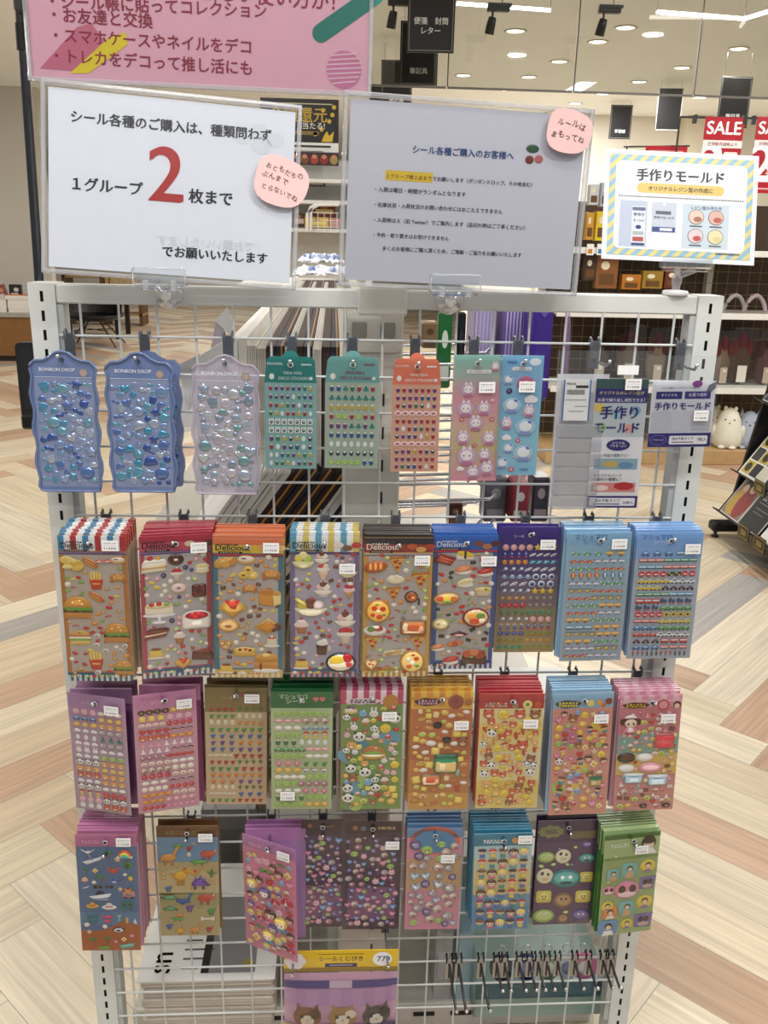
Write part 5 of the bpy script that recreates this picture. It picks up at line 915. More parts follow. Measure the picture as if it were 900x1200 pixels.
 gull='p -1,.5 -.2,.1 0,.3 .3,.1 1,.6 .3,-.1 0,-.3 -.3,-.1 f4f4f6',jet='p -1,-.2 .6,.3 1,.5 .7,.0 -.6,-.5 e8ecf0;p -.2,.0 .1,.1 -.2,.6 -.4,.6 8a90a8',palm='r 0 -.4 .12 .6 8a5a34;p -1,.3 -.4,.8 0,.4 .4,.8 1,.3 .3,.45 .5,-.1 0,.25 -.5,-.1 -.3,.45 3c8a48',rainbow='d 0 -.4 1 1.2 e85a50;d 0 -.4 .8 .95 f0d048;d 0 -.4 .6 .7 58b070;d 0 -.4 .4 .45 5088c8;e -.8 -.4 .35 .22 fafafa;e .8 -.4 .35 .22 fafafa',flower='e .5 .0 .4 .4 f2e6a0;e -.5 .0 .4 .4 f2e6a0;e 0 .5 .4 .4 f6ecb0;e 0 -.5 .4 .4 f0e090;e 0 0 .3 .3 e8a83c',pinkflower='e .5 .0 .4 .4 e080b0;e -.5 .0 .4 .4 e080b0;e 0 .5 .4 .4 e890bc;e 0 -.5 .4 .4 d870a4;e 0 0 .3 .3 f4e070',melon='e 0 0 .9 .7 3a8a3c;e 0 .0 .4 .68 1f5a28',pineapple='e 0 -.25 .6 .7 e8b03c;p -.5,.3 -.3,1 0,.5 .3,1 .5,.3 4a9a48;e 0 -.2 .35 .45 f4cc60',whale='e -.1 0 .8 .45 3a5ab0;p .5,.0 1,.6 .7,.0 1,-.1 2c4890;e -.3 -.2 .5 .2 c8d8f0',boat2='p -1,-.1 1,.2 .7,-.5 -.7,-.5 f2f4f6;p -.5,.0 .4,.15 .2,.5 -.2,.45 26304a;p -.9,-.28 .85,-.15 .8,-.3 -.8,-.4 4060a0',beachcar='r 0 -.2 .9 .45 d88a8a;r 0 .4 .55 .3 e0984a;e -.4 .65 .2 .3 e8a03c;e .3 .65 .2 .3 d87a2c;e -.5 -.65 .22 .2 2a2a2e;e .5 -.65 .22 .2 2a2a2e;r 0 -.15 .5 .16 8a8a94',strawhat='e 0 -.2 1 .4 e8b848;d 0 -.1 .5 .7 e0a838;r 0 .0 .5 .1 c84a34',whitehat='e 0 -.2 1 .4 f4f2ee;d 0 -.1 .5 .7 e8e6e4;r 0 .0 .5 .1 c86a70',flipflop='e -.45 0 .4 .85 2a7a6a -8;e .45 .05 .4 .85 2a7a6a 8;p -.7,.1 -.45,.5 -.2,.1 -.45,.35 1c4a44;p .2,.1 .45,.55 .7,.1 .45,.4 1c4a44',bikini='p -1,.8 -.5,.2 0,.4 .5,.2 1,.8 .6,-.1 .1,.1 -.1,.1 -.6,-.1 2c7a7a;p -.8,-.4 .8,-.4 .2,-.9 -.2,-.9 2c7a7a',pinksuit='p -.9,.8 .9,.8 .8,.2 -.8,.2 d0507a;p -.8,-.1 .8,-.1 .2,-.8 -.2,-.8 d84a74',drink='p -.7,.7 .7,.7 0,-.2 a8d8c8;r 0 -.5 .08 .4 e0ece8;e 0 -.9 .4 .1 e0ece8;e .4 .8 .2 .2 e0a03c',surfboard='e 0 0 .4 1 e0983c;e 0 0 .12 .9 f4dc90',surftent='p -.6,-.9 .6,-.9 0,1 f0f0ee;p -.6,-.9 .0,-.9 0,.0 3c9a8a',ring='e 0 0 .95 .55 35355e;e 0 .05 .75 .38 f2f0ea;e 0 .08 .4 .18 35355e',shell='d 0 -.5 .8 1.2 f4c8a0;r 0 -.5 .4 .1 e8a880',crab='e 0 -.1 .7 .45 d8503c;e -.7 .4 .3 .25 d8503c;e .7 .4 .3 .25 d8503c',shades='e -.5 0 .45 .4 1c1214;e .5 0 .45 .4 1c1214;r 0 .15 .3 .08 8a1f24',leafboat='p -1,.1 1,.4 .7,-.3 -.6,-.5 6ab09a;p -.8,.0 .9,.3 .8,.15 -.7,-.1 a8d8c4',cactusleaf='e 0 0 1 .35 6aa83c',starfish='s 0 0 1 e8c8a0',
 panda='e -.6 .7 .28 .28 26262a;e .6 .7 .28 .28 26262a;e 0 .05 1 .85 f6f4f0;e -.4 .1 .22 .28 26262a;e .4 .1 .22 .28 26262a;e 0 -.2 .14 .1 26262a',rabbit='e -.35 .7 .2 .55 f2e8ec;e .35 .7 .2 .55 f2e8ec;e 0 -.2 .8 .65 f8f2f4;e -.3 -.15 .1 .12 2c2428;e .3 -.15 .1 .12 2c2428;e 0 -.35 .1 .07 d87888',bear='e -.65 .65 .3 .3 8a5232;e .65 .65 .3 .3 8a5232;e 0 0 .95 .82 a0643c;e 0 -.25 .4 .3 e8cca8;e -.35 .15 .1 .12 2a1a14;e .35 .15 .1 .12 2a1a14;e 0 -.15 .12 .09 2a1a14',chick='e 0 0 .9 .85 f4d84a;e -.3 .15 .1 .12 3a2a18;e .3 .15 .1 .12 3a2a18;p -.18,-.05 .18,-.05 0,-.3 e8853c;e 0 .9 .14 .2 f4d84a',cat='p -.85,.9 -.75,.2 -.3,.6 e8a04c;p .85,.9 .75,.2 .3,.6 e8a04c;e 0 -.05 .95 .78 eeb060;e -.35 .05 .1 .13 2a1f18;e .35 .05 .1 .13 2a1f18;e 0 -.25 .35 .2 fbf0de',redface='e -.6 .65 .28 .28 b83a2c;e .6 .65 .28 .28 b83a2c;e 0 0 .95 .82 d8603c;e 0 -.25 .42 .3 f4dcc0;e -.35 .15 .1 .12 2a1a14;e .35 .15 .1 .12 2a1a14',fruitcake='e 0 -.4 1 .35 e8cf8a;e 0 -.1 .9 .35 f8ecd0;e -.3 .25 .28 .25 6a3a7a;e .2 .3 .28 .25 8a4a94;e .5 .15 .2 .18 d0485a',icecream='p -.45,-.1 .45,-.1 0,-1 d8a458;e 0 .2 .65 .55 c8506a;e 0 .6 .4 .3 f4c8d0',bigcake='e 0 -.35 1 .4 d8a04a;d 0 -.1 .85 .6 c87a3a;e 0 -.3 .9 .12 f4ecc8;e 0 -.05 .75 .14 7aa848;e .2 .35 .1 .08 f4e4b8',
 yellowbun='e 0 0 .95 .75 e8b850;e 0 .15 .6 .35 f4d684',cheese='r 0 0 .85 .8 f0d04c;r 0 .05 .6 .55 f8e47a',blackround='e 0 0 .9 .75 241a18;e -.2 .25 .4 .2 4a3a34',whiteroll='e 0 0 1 .6 f2ece0;e 0 .1 .7 .3 fffaf2',toast='r 0 0 .8 .85 d89a4c;r 0 .02 .6 .65 f6e2b0',melonbun='e 0 -.1 .9 .7 d8c050;e 0 .05 .8 .5 c8d86a',juice='p -.45,.5 .45,.5 .35,-.9 -.35,-.9 e88aa0;e 0 .5 .45 .15 f8d8e0;r .2 .8 .06 .3 f4f4f4',mintjuice='p -.45,.5 .45,.5 .35,-.9 -.35,-.9 7ac8b8;e 0 .5 .45 .15 d8f0ea;r .2 .8 .06 .3 f4f4f4',lobster='e 0 0 .4 .9 c83a2c 20;e .5 .6 .25 .2 c83a2c',shop='r 0 -.1 1 .8 3a8a68;r 0 -.2 .85 .5 d8b878;r 0 .7 1 .2 2c6a50;r -.3 -.2 .25 .3 e8d8b0',
 girl='e 0 .2 .95 .75 5a3426;e 0 .1 .7 .6 f4d6c0;e 0 .55 .8 .35 5a3426;e -.28 .05 .1 .14 2a1a16;e .28 .05 .1 .14 2a1a16;p -.5,-.4 .5,-.4 .7,-1 -.7,-1 e87898',blonde='e 0 .15 .95 .85 f0d868;e 0 .1 .66 .58 f6dac4;e 0 .55 .78 .32 f4e07a;e -.26 .05 .1 .14 4a3a8a;e .26 .05 .1 .14 4a3a8a;p -.5,-.4 .5,-.4 .7,-1 -.7,-1 68b0d8',boykid='e 0 .3 .75 .6 f2cfae;e 0 .6 .8 .35 3a2a22;e -.25 .25 .08 .1 2a1a16;e .25 .25 .08 .1 2a1a16;p -.45,-.25 .45,-.25 .5,-1 -.5,-1 4a78b8',redkid='e 0 .3 .75 .6 f2cfae;d 0 .4 .8 .55 c84038;e -.25 .2 .08 .1 2a1a16;e .25 .2 .08 .1 2a1a16;p -.45,-.25 .45,-.25 .5,-1 -.5,-1 e8d050',tealkid='e 0 .3 .75 .6 f2cfae;e 0 .6 .85 .35 7a4a2c;e -.25 .2 .08 .1 2a1a16;e .25 .2 .08 .1 2a1a16;p -.45,-.25 .45,-.25 .5,-1 -.5,-1 3a9a90',maid='e -.75 .35 .25 .35 4a2418;e .75 .35 .25 .35 4a2418;e 0 .4 .75 .6 5a2c1e;e 0 .28 .6 .48 f4dcc8;d 0 .75 .6 .35 f8f0f2;e -.24 .25 .1 .14 2a1a16;e .24 .25 .1 .14 2a1a16;p -.4,-.15 .4,-.15 .7,-.75 -.7,-.75 e89aaa;p -.2,-.2 .2,-.2 .3,-.7 -.3,-.7 fbf4f4;r -.2 -.9 .1 .15 c85a5a;r .2 -.9 .1 .15 c85a5a',purplehair='e 0 .1 .95 .85 6a5a9a;e 0 .1 .62 .55 f6dcc8;e 0 .55 .75 .3 7a6aac;e -.25 .05 .1 .13 2a2a4a;e .25 .05 .1 .13 2a2a4a',umbrella='d 0 -.1 1 1 c8344a;r 0 -.4 .06 .5 6a4a34;p -.35,-.1 .35,-.1 0,.9 f0e8e0',bow='e -.5 .1 .45 .4 5aa048;e .5 .1 .45 .4 5aa048;e 0 .1 .2 .2 3a7a34',
 oval='e 0 0 1 .55 f6eef0;e 0 .1 .8 .3 ffffff',pinkoval='e 0 0 1 .5 f0a0b0;e 0 .1 .8 .28 f8c8d0',darkoval='e 0 0 1 .65 3a1f18;e 0 .1 .8 .35 5a3428',icebox='r 0 0 1 .6 6aa8d8;r 0 -.1 .85 .38 d8ecf6;r 0 .45 1 .16 e8f4fa',cherrybox='r 0 0 1 .85 c85a5a;e -.5 .4 .28 .26 d83a44;e .1 .4 .28 .26 d83a44;e .6 .3 .28 .26 c8343c;e -.4 -.3 .28 .26 d83a44;e .3 -.3 .28 .26 d83a44',meringue='p -.6,-.6 .6,-.6 .0,.9 f4eef2;e 0 -.5 .7 .25 fbf6f8',pinkmeringue='p -.6,-.6 .6,-.6 .0,.9 f0a8b8;e 0 -.5 .7 .25 f4b8c4',
 gem='e 0 0 .9 .8 b07a8a;e -.2 .25 .4 .3 e8ccd4',geyser='e 0 0 .9 .9 6a5a8a;e .1 .1 .5 .5 a090b8;e -.25 .3 .2 .2 e0d8ec',heart='h 0 0 .95 e080a8;h 0 .1 .6 f0b0c8',blueheart='h 0 0 .95 6aa0d8;h 0 .1 .6 a8cbec',bubbleanimal='e -.55 .6 .28 .28 e8a060;e .55 .6 .28 .28 e8a060;e 0 0 .9 .8 f0b878;e -.3 .1 .1 .12 302018;e .3 .1 .1 .12 302018;e 0 -.2 .3 .2 fbeedd',bubblepink='e -.4 .7 .2 .4 f0a8c0;e .4 .7 .2 .4 f0a8c0;e 0 -.05 .85 .75 f6c4d4;e -.3 .1 .1 .12 302028;e .3 .1 .1 .12 302028',bubbleblue='e 0 0 .9 .8 8ab8e0;e -.3 .1 .1 .12 203048;e .3 .1 .1 .12 203048;e 0 .8 .3 .2 d8ecf8',bubblegreen='e 0 0 .9 .75 a8cc6a;e -.3 .1 .1 .12 203018;e .3 .1 .1 .12 203018;e 0 -.2 .25 .1 f0f4d8',
 patch_blue='r 0 0 1 .85 6a9ac8;e 0 .25 .4 .4 3a2a24;e 0 .15 .3 .3 f0d0b4;p -.6,-.8 .6,-.8 .4,-.2 -.4,-.2 f2f2f0',patch_yellow='e 0 0 1 .95 e8d050;e 0 .2 .42 .45 4a3a30;e 0 .1 .32 .32 f0d0b4;p -.5,-.8 .5,-.8 .35,-.25 -.35,-.25 8a7ab8',patch_purple='p -1,.8 1,.9 .8,-.9 -.9,-.8 7a6aa8;e -.3 .2 .3 .35 2a2024;e .3 .2 .3 .35 4a3024;e 0 -.4 .6 .3 c8b0a8',patch_orange='r 0 0 1 .9 e09050;e 0 .2 .45 .45 3a2a20;e 0 .1 .33 .33 f0d0b4;p -.6,-.85 .6,-.85 .4,-.25 -.4,-.25 f0e8e0',patch_pink='e 0 0 1 .8 e890b0;e -.4 .15 .3 .35 4a2c28;e .4 .15 .3 .35 2c2420;e 0 -.3 .7 .3 f4d8dc',patch_teal='r 0 0 .9 1 7ab8b4;e 0 .35 .35 .35 3a2c26;e 0 .28 .27 .27 f0d0b4;p -.5,-.9 .5,-.9 .35,-.05 -.35,-.05 d8a878',
 blob_green='e 0 0 1 .75 9abf5a;e 0 .1 .8 .55 c8d88a;e -.3 .3 .18 .18 f4f4e8;e .3 .3 .18 .18 f4f4e8;e -.3 .3 .08 .08 222;e .3 .3 .08 .08 222',blob_yellow='r 0 0 .95 .9 e0d060;e 0 .1 .6 .6 f0e690;e -.2 .2 .1 .12 222;e .2 .2 .1 .12 222;e 0 -.15 .3 .1 a85a3a',blob_teal='e 0 0 1 .7 3a8a90;e 0 .1 .8 .5 6ab8b4;e -.25 .2 .12 .14 f4f4f0;e .25 .2 .12 .14 f4f4f0;e 0 -.2 .4 .12 2a4a50',blob_violet='e 0 0 1 .8 5a4a88;e 0 .1 .8 .55 8a74b8;e -.25 .2 .14 .14 f4f0e8;e .25 .2 .14 .14 f4f0e8',blob_white='e 0 0 .9 .95 efe8c8;e -.3 .4 .2 .25 3a3a3c;e .3 .3 .16 .2 3a3a3c;e 0 -.2 .35 .25 d8c8a0',blob_brown='e 0 0 .9 .85 8a6a4a;e 0 .05 .65 .6 b8946a;e -.2 .25 .1 .12 222;e .2 .25 .1 .12 222',
 tinycreature='e 0 0 .6 .85 2f4a5a;e 0 .35 .4 .35 f0ece0',tinywhite='e 0 -.1 .6 .8 e8ecea;e 0 .5 .35 .3 f8f8f4;e -.1 .5 .08 .08 222',tinyred='e 0 -.1 .6 .8 a02e44;e 0 .5 .4 .35 e8c8a8',tinygreen='e 0 -.1 .6 .8 3a7a58;e 0 .5 .4 .35 e8dcc0',tinypurple='e 0 -.1 .6 .8 6a3a7a;e 0 .5 .4 .35 e8d0c0',tinyblue='e 0 -.1 .6 .8 2a5a90;e 0 .5 .4 .35 f0e8dc',tinyyellow='e 0 -.1 .6 .8 c8a83a;e 0 .5 .4 .35 f4ead0',tinyframe='r 0 0 .75 .9 f2f2ee;e 0 0 .5 .65 3a5a68;e 0 .2 .25 .25 f0ece0',tinycloud='e 0 0 1 .7 fbe8e0;e 0 0 .6 .4 c8708a',tinyteal='e 0 -.3 .8 .4 2a8a80;e 0 .2 .3 .5 2a6a68',
 kitty='e 0 0 .95 .95 c8b0cc;e -.3 .75 .16 .36 f2e6ea;e .3 .75 .16 .36 f2e6ea;e 0 .12 .6 .52 f6eef0;e -.28 .12 .07 .1 3a2c34;e .28 .12 .07 .1 3a2c34;p -.5,-.25 .5,-.25 .6,-.9 -.6,-.9 c07a9a',kittyblue='e 0 0 1 .8 a8cce0;e 0 .1 .6 .5 f2f4f8;e .35 .5 .2 .16 7a70c8;p -.5,-.3 .5,-.3 .6,-.75 -.6,-.75 8a9ad0',cloudtag='e -.3 0 .6 .5 f4ecf2;e .4 0 .55 .45 f8f2f6;e 0 .25 .5 .45 faf6f8',lily='e 0 0 .8 .7 c86a90;e 0 0 .3 .3 f0e0a0',cupteal='p -.8,.3 .8,.3 .5,-.7 -.5,-.7 7ab8b4;e 0 .35 .8 .3 e8f0e8;e 0 .6 .4 .3 f2e6ee',
 resin='e 0 0 1 .9 c0a49a;e -.1 .1 .75 .65 d8c4b4;e .2 -.2 .4 .35 a86a78;e -.3 .4 .3 .2 f4ecec;e -.25 .0 .09 .11 2c2026;e .15 .0 .09 .11 2c2026',resin2='e 0 0 1 .85 a89a9c;e 0 .1 .7 .55 c8c4d0;e .3 .3 .3 .25 b89a6a;e -.35 .35 .25 .18 f2f0f4;e -.2 -.1 .09 .11 22202c;e .2 -.1 .09 .11 22202c',resin3='h 0 0 1 9aa8b8;h 0 .05 .7 c4ccd8;e -.2 .3 .2 .14 f6f6fa',
 jelly_round='e 0 0 .9 .8 ZZ',jelly_bear='e -.6 .6 .3 .3 ZZ;e .6 .6 .3 .3 ZZ;e 0 -.05 .9 .8 ZZ',jelly_heart='h 0 0 1 ZZ',jelly_drop='e 0 -.2 .75 .7 ZZ;t 0 .5 .4 .5 ZZ',jelly_bow='e -.55 0 .5 .45 ZZ;e .55 0 .5 .45 ZZ;e 0 0 .25 .25 ZZ',jelly_shell='d 0 -.6 1 1.3 ZZ',jelly_cup='p -.8,.5 .8,.5 .5,-.8 -.5,-.8 ZZ;e 0 .5 .8 .3 ZZ',jelly_star='s 0 0 1 ZZ')
def outl(sh, n):
    if sh == 'e':
        cx, cy, rx, ry = n[:4]; a = math.radians(n[4]) if len(n) > 4 else 0; k = 14 if max(rx, ry) > .3 else 9; ca, sa = math.cos(a), math.sin(a); o = []
        for i in range(k):
            t = 2 * PI * i / k; x, y = rx * math.cos(t), ry * math.sin(t); o.append((cx + x * ca - y * sa, cy + x * sa + y * ca))
        return o
    cx, cy, a, b_ = (list(n) + [0])[:4]
    if sh == 'r': return rr(cx - a, cx + a, cy - b_, cy + b_, min(a, b_) * .35, 2)
    if sh == 't': return [(cx - a, cy - b_), (cx + a, cy - b_), (cx, cy + b_)]
    if sh == 'd': return [(cx + a * math.cos(PI * i / 10), cy + b_ * math.sin(PI * i / 10)) for i in range(11)]
    if sh == 'b': return [(cx - a * math.cos(PI * i / 10), cy - b_ * math.sin(PI * i / 10)) for i in range(11)]
    if sh == 's': return [(cx + a * (1 if i % 2 == 0 else .5) * math.sin(PI * i / 5), cy + a * (1 if i % 2 == 0 else .5) * math.cos(PI * i / 5)) for i in range(10)][::-1]
    if sh == 'h':
        o = []
        for i in range(18): t = 2 * PI * i / 18; o.append((cx + a * math.sin(t) ** 3, cy + a * (13 * math.cos(t) - 5 * math.cos(2 * t) - 2 * math.cos(3 * t) - math.cos(4 * t)) / 16))
        return o[::-1]
_sm = {}
def nice(k):
    for a, b_ in (('bit_', 'garnish'), ('tiny', 'figure'), ('patch_', 'portrait'), ('blob_', 'creature'), ('jelly_', 'jelly'), ('kitty', 'rabbit'), ('bubble', 'animal'), ('resin', 'resin'), ('geyser', 'bubble')):
        if k.startswith(a): return b_
    return {'boat2': 'motor_boat', 'redface': 'red_bear', 'shop': 'shop_front', 'greendonut': 'lime_donut'}.get(k, k)
def sticker_mesh(kind, col=None, mat='puffy', height=1.0):
    key = (kind, col, mat, height)
    if key in _sm: return _sm[key]
    m = MB(); done = []
    for i, part in enumerate(K[kind].split(';')):
        tk = part.split(); sh, c = tk[0], None
        if sh == 'p':
            pts = [tuple(float(v) for v in q.split(',')) for q in tk[1:-1]]; c = tk[-1]
            ar = sum(pts[j][0] * pts[(j + 1) % len(pts)][1] - pts[(j + 1) % len(pts)][0] * pts[j][1] for j in range(len(pts)))
            if ar < 0: pts = pts[::-1]
            fine = []
            for j in range(len(pts)):
                p, q = pts[j], pts[(j + 1) % len(pts)]; fine += [p, ((p[0] + q[0]) / 2, (p[1] + q[1]) / 2)]
            pts = fine; hh = .3
        else:
            c = tk[4] if sh in 'sh' else tk[5]
            nums = [float(v) for v in (tk[1:4] if sh in 'sh' else tk[1:5] + tk[6:])]
            pts = outl(sh, nums); hh = min(.55, .55 * min(nums[2], nums[3] if len(nums) > 3 else nums[2]) + .08)
        hh *= .62 if i == 0 else .5
        def rise(x, z):      # height of what already lies under a point
            best = 0.0
            for (pp, b0, h0, gx, gz) in done:
                t = 0.0; n_ = len(pp); ins = False
                for j in range(n_):
                    (ax, az), (bx, bz) = pp[j], pp[(j + 1) % n_]
                    if (az > z) != (bz > z) and x < (bx - ax) * (z - az) / (bz - az) + ax: ins = not ins
                if not ins: continue
                lo, hi = 0.0, 1.0      # scale of the outline that passes through the point
                rr_ = max(1e-6, max(math.hypot(q[0] - gx, q[1] - gz) for q in pp)); t = min(1.0, math.hypot(x - gx, z - gz) / rr_)
                f = math.sqrt(max(0.0, 1 - t * t))
                best = max(best, b0 + h0 * f)
            return best
        gx, gz = sum(q[0] for q in pts) / len(pts), sum(q[1] for q in pts) / len(pts)
        y0 = sum(rise(*q) for q in pts) / len(pts) if done else 0.0
        if done: hh = max(hh * .8, rise(gx, gz) + .05 - y0)
        m.puff(pts, -y0 * height, hh * height, col if c == 'ZZ' else c); done.append((pts, y0, hh, gx, gz))
    _sm[key] = m.mesh(nice(kind) + '_sticker', mat); return _sm[key]
nst = [0]; SQ = [.8]      # how far the stickers stand out: puffy ones .8, flat seals less
def put(parent, kind, x, z, s, y=-.0012, rot=0.0, col=None, mat='puffy', height=1.0, squash=None):
    squash = SQ[0] if squash is None else squash
    me = sticker_mesh(kind, col, mat, height); o = bpy.data.objects.new(nice(kind) + '_sticker', me); o.parent = parent; o.location = (x, y, z); o.scale = (s, s * squash, s); o.rotation_euler = (0, rot, 0); C.objects.link(o); nst[0] += 1
    return o
# ---------------------------------------------------------------- sticker sheets on the rack
FIT = {'A': (-0.4144, -0.045, 1.2741, 0.0869, 0.1797, 0.002, -0.011), 'B': (-0.3168, -0.05, 1.274, 0.0886, 0.1782, -0.003, -0.004), 'C': (-0.2071, -0.045, 1.2719, 0.0898, 0.18, -0.002, -0.009), 'D': (-0.1222, -0.042, 1.2781, 0.0682, 0.1516, 0.013, -0.007), 'E': (-0.0409, -0.042, 1.2793, 0.0719, 0.1516, -0.005, -0.006), 'F': (0.0438, -0.042, 1.2778, 0.0647, 0.1542, -0.002, 0.004), 'G': (0.1238, -0.042, 1.2829, 0.0626, 0.1719, -0.004, 0.017), 'H': (0.1847, -0.04, 1.283, 0.0565, 0.1638, -0.004, 0.003), 'I': (0.2956, -0.042, 1.2629, 0.1276, 0.1909, -0.03, 0.012), 'J': (0.4066, -0.042, 1.254, 0.0892, 0.0924, -0.003, 0.023), '2a': (-0.3842, -0.085, 1.0443, 0.0883, 0.2134, 0.004, -0.013), '2b': (-0.2761, -0.078, 1.0428, 0.0943, 0.2078, 0.241, -0.027), '2c': (-0.1799, -0.076, 1.0377, 0.0943, 0.2077, 0.011, -0.017), '2d': (-0.0769, -0.07, 1.0396, 0.094, 0.2128, 0.0, -0.003), '2e': (0.0239, -0.07, 1.0375, 0.0944, 0.2105, -0.005, 0.002), '2f': (0.1179, -0.064, 1.0394, 0.0884, 0.2041, -0.009, 0.011), '2g': (0.212, -0.042, 1.0448, 0.0883, 0.1944, -0.017, 0.01), '2h': (0.3052, -0.062, 1.0432, 0.0905, 0.197, 0.005, 0.017), '2i': (0.4062, -0.06, 1.0429, 0.0942, 0.1946, -0.023, 0.022), '3a': (-0.4014, -0.066, 0.7974, 0.0874, 0.1939, -0.225, -0.014), '3b': (-0.3053, -0.064, 0.8006, 0.0884, 0.1962, 0.244, -0.014), '3c': (-0.2054, -0.05, 0.7991, 0.0903, 0.1971, 0.005, -0.022), '3d': (-0.1094, -0.066, 0.8002, 0.0894, 0.1968, -0.002, -0.009), '3e': (-0.0079, -0.064, 0.8011, 0.0911, 0.2012, -0.011, 0.006), '3f': (0.095, -0.064, 0.7988, 0.0913, 0.2007, -0.009, 0.003), '3g': (0.1972, -0.07, 0.7976, 0.0941, 0.1949, -0.025, 0.011), '3h': (0.3031, -0.068, 0.7969, 0.0894, 0.2091, -0.01, 0.038), '3i': (0.4048, -0.068, 0.7929, 0.0923, 0.1989, -0.034, 0.042), '4a': (-0.4011, -0.078, 0.5728, 0.0893, 0.2135, 0.005, -0.025), '4b': (-0.287, -0.045, 0.5607, 0.0934, 0.2072, 0.003, -0.017), '4c': (-0.1612, -0.07, 0.5488, 0.0938, 0.2091, -0.476, 0.01), '4d': (-0.0795, -0.04, 0.564, 0.0662, 0.204, -0.015, 0.012), '4e': (-0.0014, -0.042, 0.5609, 0.0915, 0.2058, -0.018, -0.002), '4f': (0.0949, -0.055, 0.5569, 0.0864, 0.1924, -0.021, 0.005), '4g': (0.1982, -0.075, 0.5603, 0.0897, 0.1803, -0.021, 0.022), '4h': (0.3065, -0.045, 0.5598, 0.0949, 0.2003, -0.011, 0.023), '4i': (0.4003, -0.075, 0.5566, 0.0903, 0.1911, 0.087, 0.029), '5a': (-0.049, -0.06, 0.3307, 0.1851, 0.0413, -0.003, -0.007)}
WIRE = {'A': 1.295, '2': 1.045, '3': .795, '4': .545, '5': .295}
hook0 = [None]
def hook(x, zw, zh, ylen, lab, group='display hooks on the wire grid'):
    o = thing('display_hook', lab, 'hook', (x, 0, zw), group=group)
    MB().box(-.0068, .0068, -.0062, -.0036, -.033, .004, '4d5056', .0008).build('clip_plate', 'plastic', o)
    for sx in (-1, 1): MB().tube([(sx * .0056, -.005, -.004), (sx * .0056, -.0055, .006), (sx * .0056, .001, .0085), (sx * .0056, .004, .003)], .0017, '5a5e66', 6).build('clip_ear', 'plastic', o)
    d = zh - zw
    MB().tube([(0, -.006, d), (0, -ylen * .6, d - .001), (0, -ylen, d), (0, -ylen - .006, d + .006)], [.0018] * 3 + [.0019], 'a9adb2', 8).sphere((0, -ylen - .006, d + .0065), .0026, 'dfe2e4', 8, 6).build('prong', 'steel', o)
def stripes(m, x0, x1, z0, z1, y, cols, n):
    for k in range(n): m.rect(x0 + (x1 - x0) * k / n, x0 + (x1 - x0) * (k + 1) / n, z0, z1, y, cols[k % len(cols)])
def plaid(m, x0, x1, z0, z1, y, a, b_, n=5):
    m.rect(x0, x1, z0, z1, y, a)
    for k in range(n): w = (x1 - x0) / n; m.rect(x0 + w * (k + .25), x0 + w * (k + .75), z0, z1, y - .0001, b_)
    m.rect(x0, x1, z0 + (z1 - z0) * .4, z0 + (z1 - z0) * .6, y - .0002, b_)
def header_print(m, W, h, y, hd):
    x0, x1 = -W / 2, W / 2; kind = hd[0]
    if kind == 'flat': m.rect(x0, x1, -h, 0, y, hd[1])
    elif kind == 'stripes': stripes(m, x0, x1, -h, 0, y, hd[1:], 11)
    elif kind == 'plaid': plaid(m, x0, x1, -h, 0, y, hd[1], hd[2])
    elif kind == 'two': m.rect(x0, x1, -h * .45, 0, y, hd[1]); m.rect(x0, x1, -h, -h * .45, y, hd[2])
def price_tag(root, x, z, y, w_=.0215, h_=.0145, rot=0.0):
    m = MB().box(-w_ / 2, w_ / 2, -.0003, .0003, -h_ / 2, h_ / 2, 'f1f1f1')
    for k, (a, b_) in enumerate(((-.4, .1), (.14, .38))): m.rect(w_ * a, w_ * b_, h_ * .22, h_ * .3, -.0005, 'b0b0b4')
    m.rect(-w_ * .42, w_ * .4, h_ * .02, h_ * .06, -.0005, 'c8c8cc'); [m.rect(w_ * (a - .0), w_ * (a + q), -h_ * .32, -h_ * .14, -.0005, '9d9da2') for a, q in ((-.38, .08), (-.22, .05), (-.1, .1), (.04, .1), (.18, .1), (.3, .07))]
    m.build('price_tag', 'paper', root, (x, y, z), (0, rot, 0))
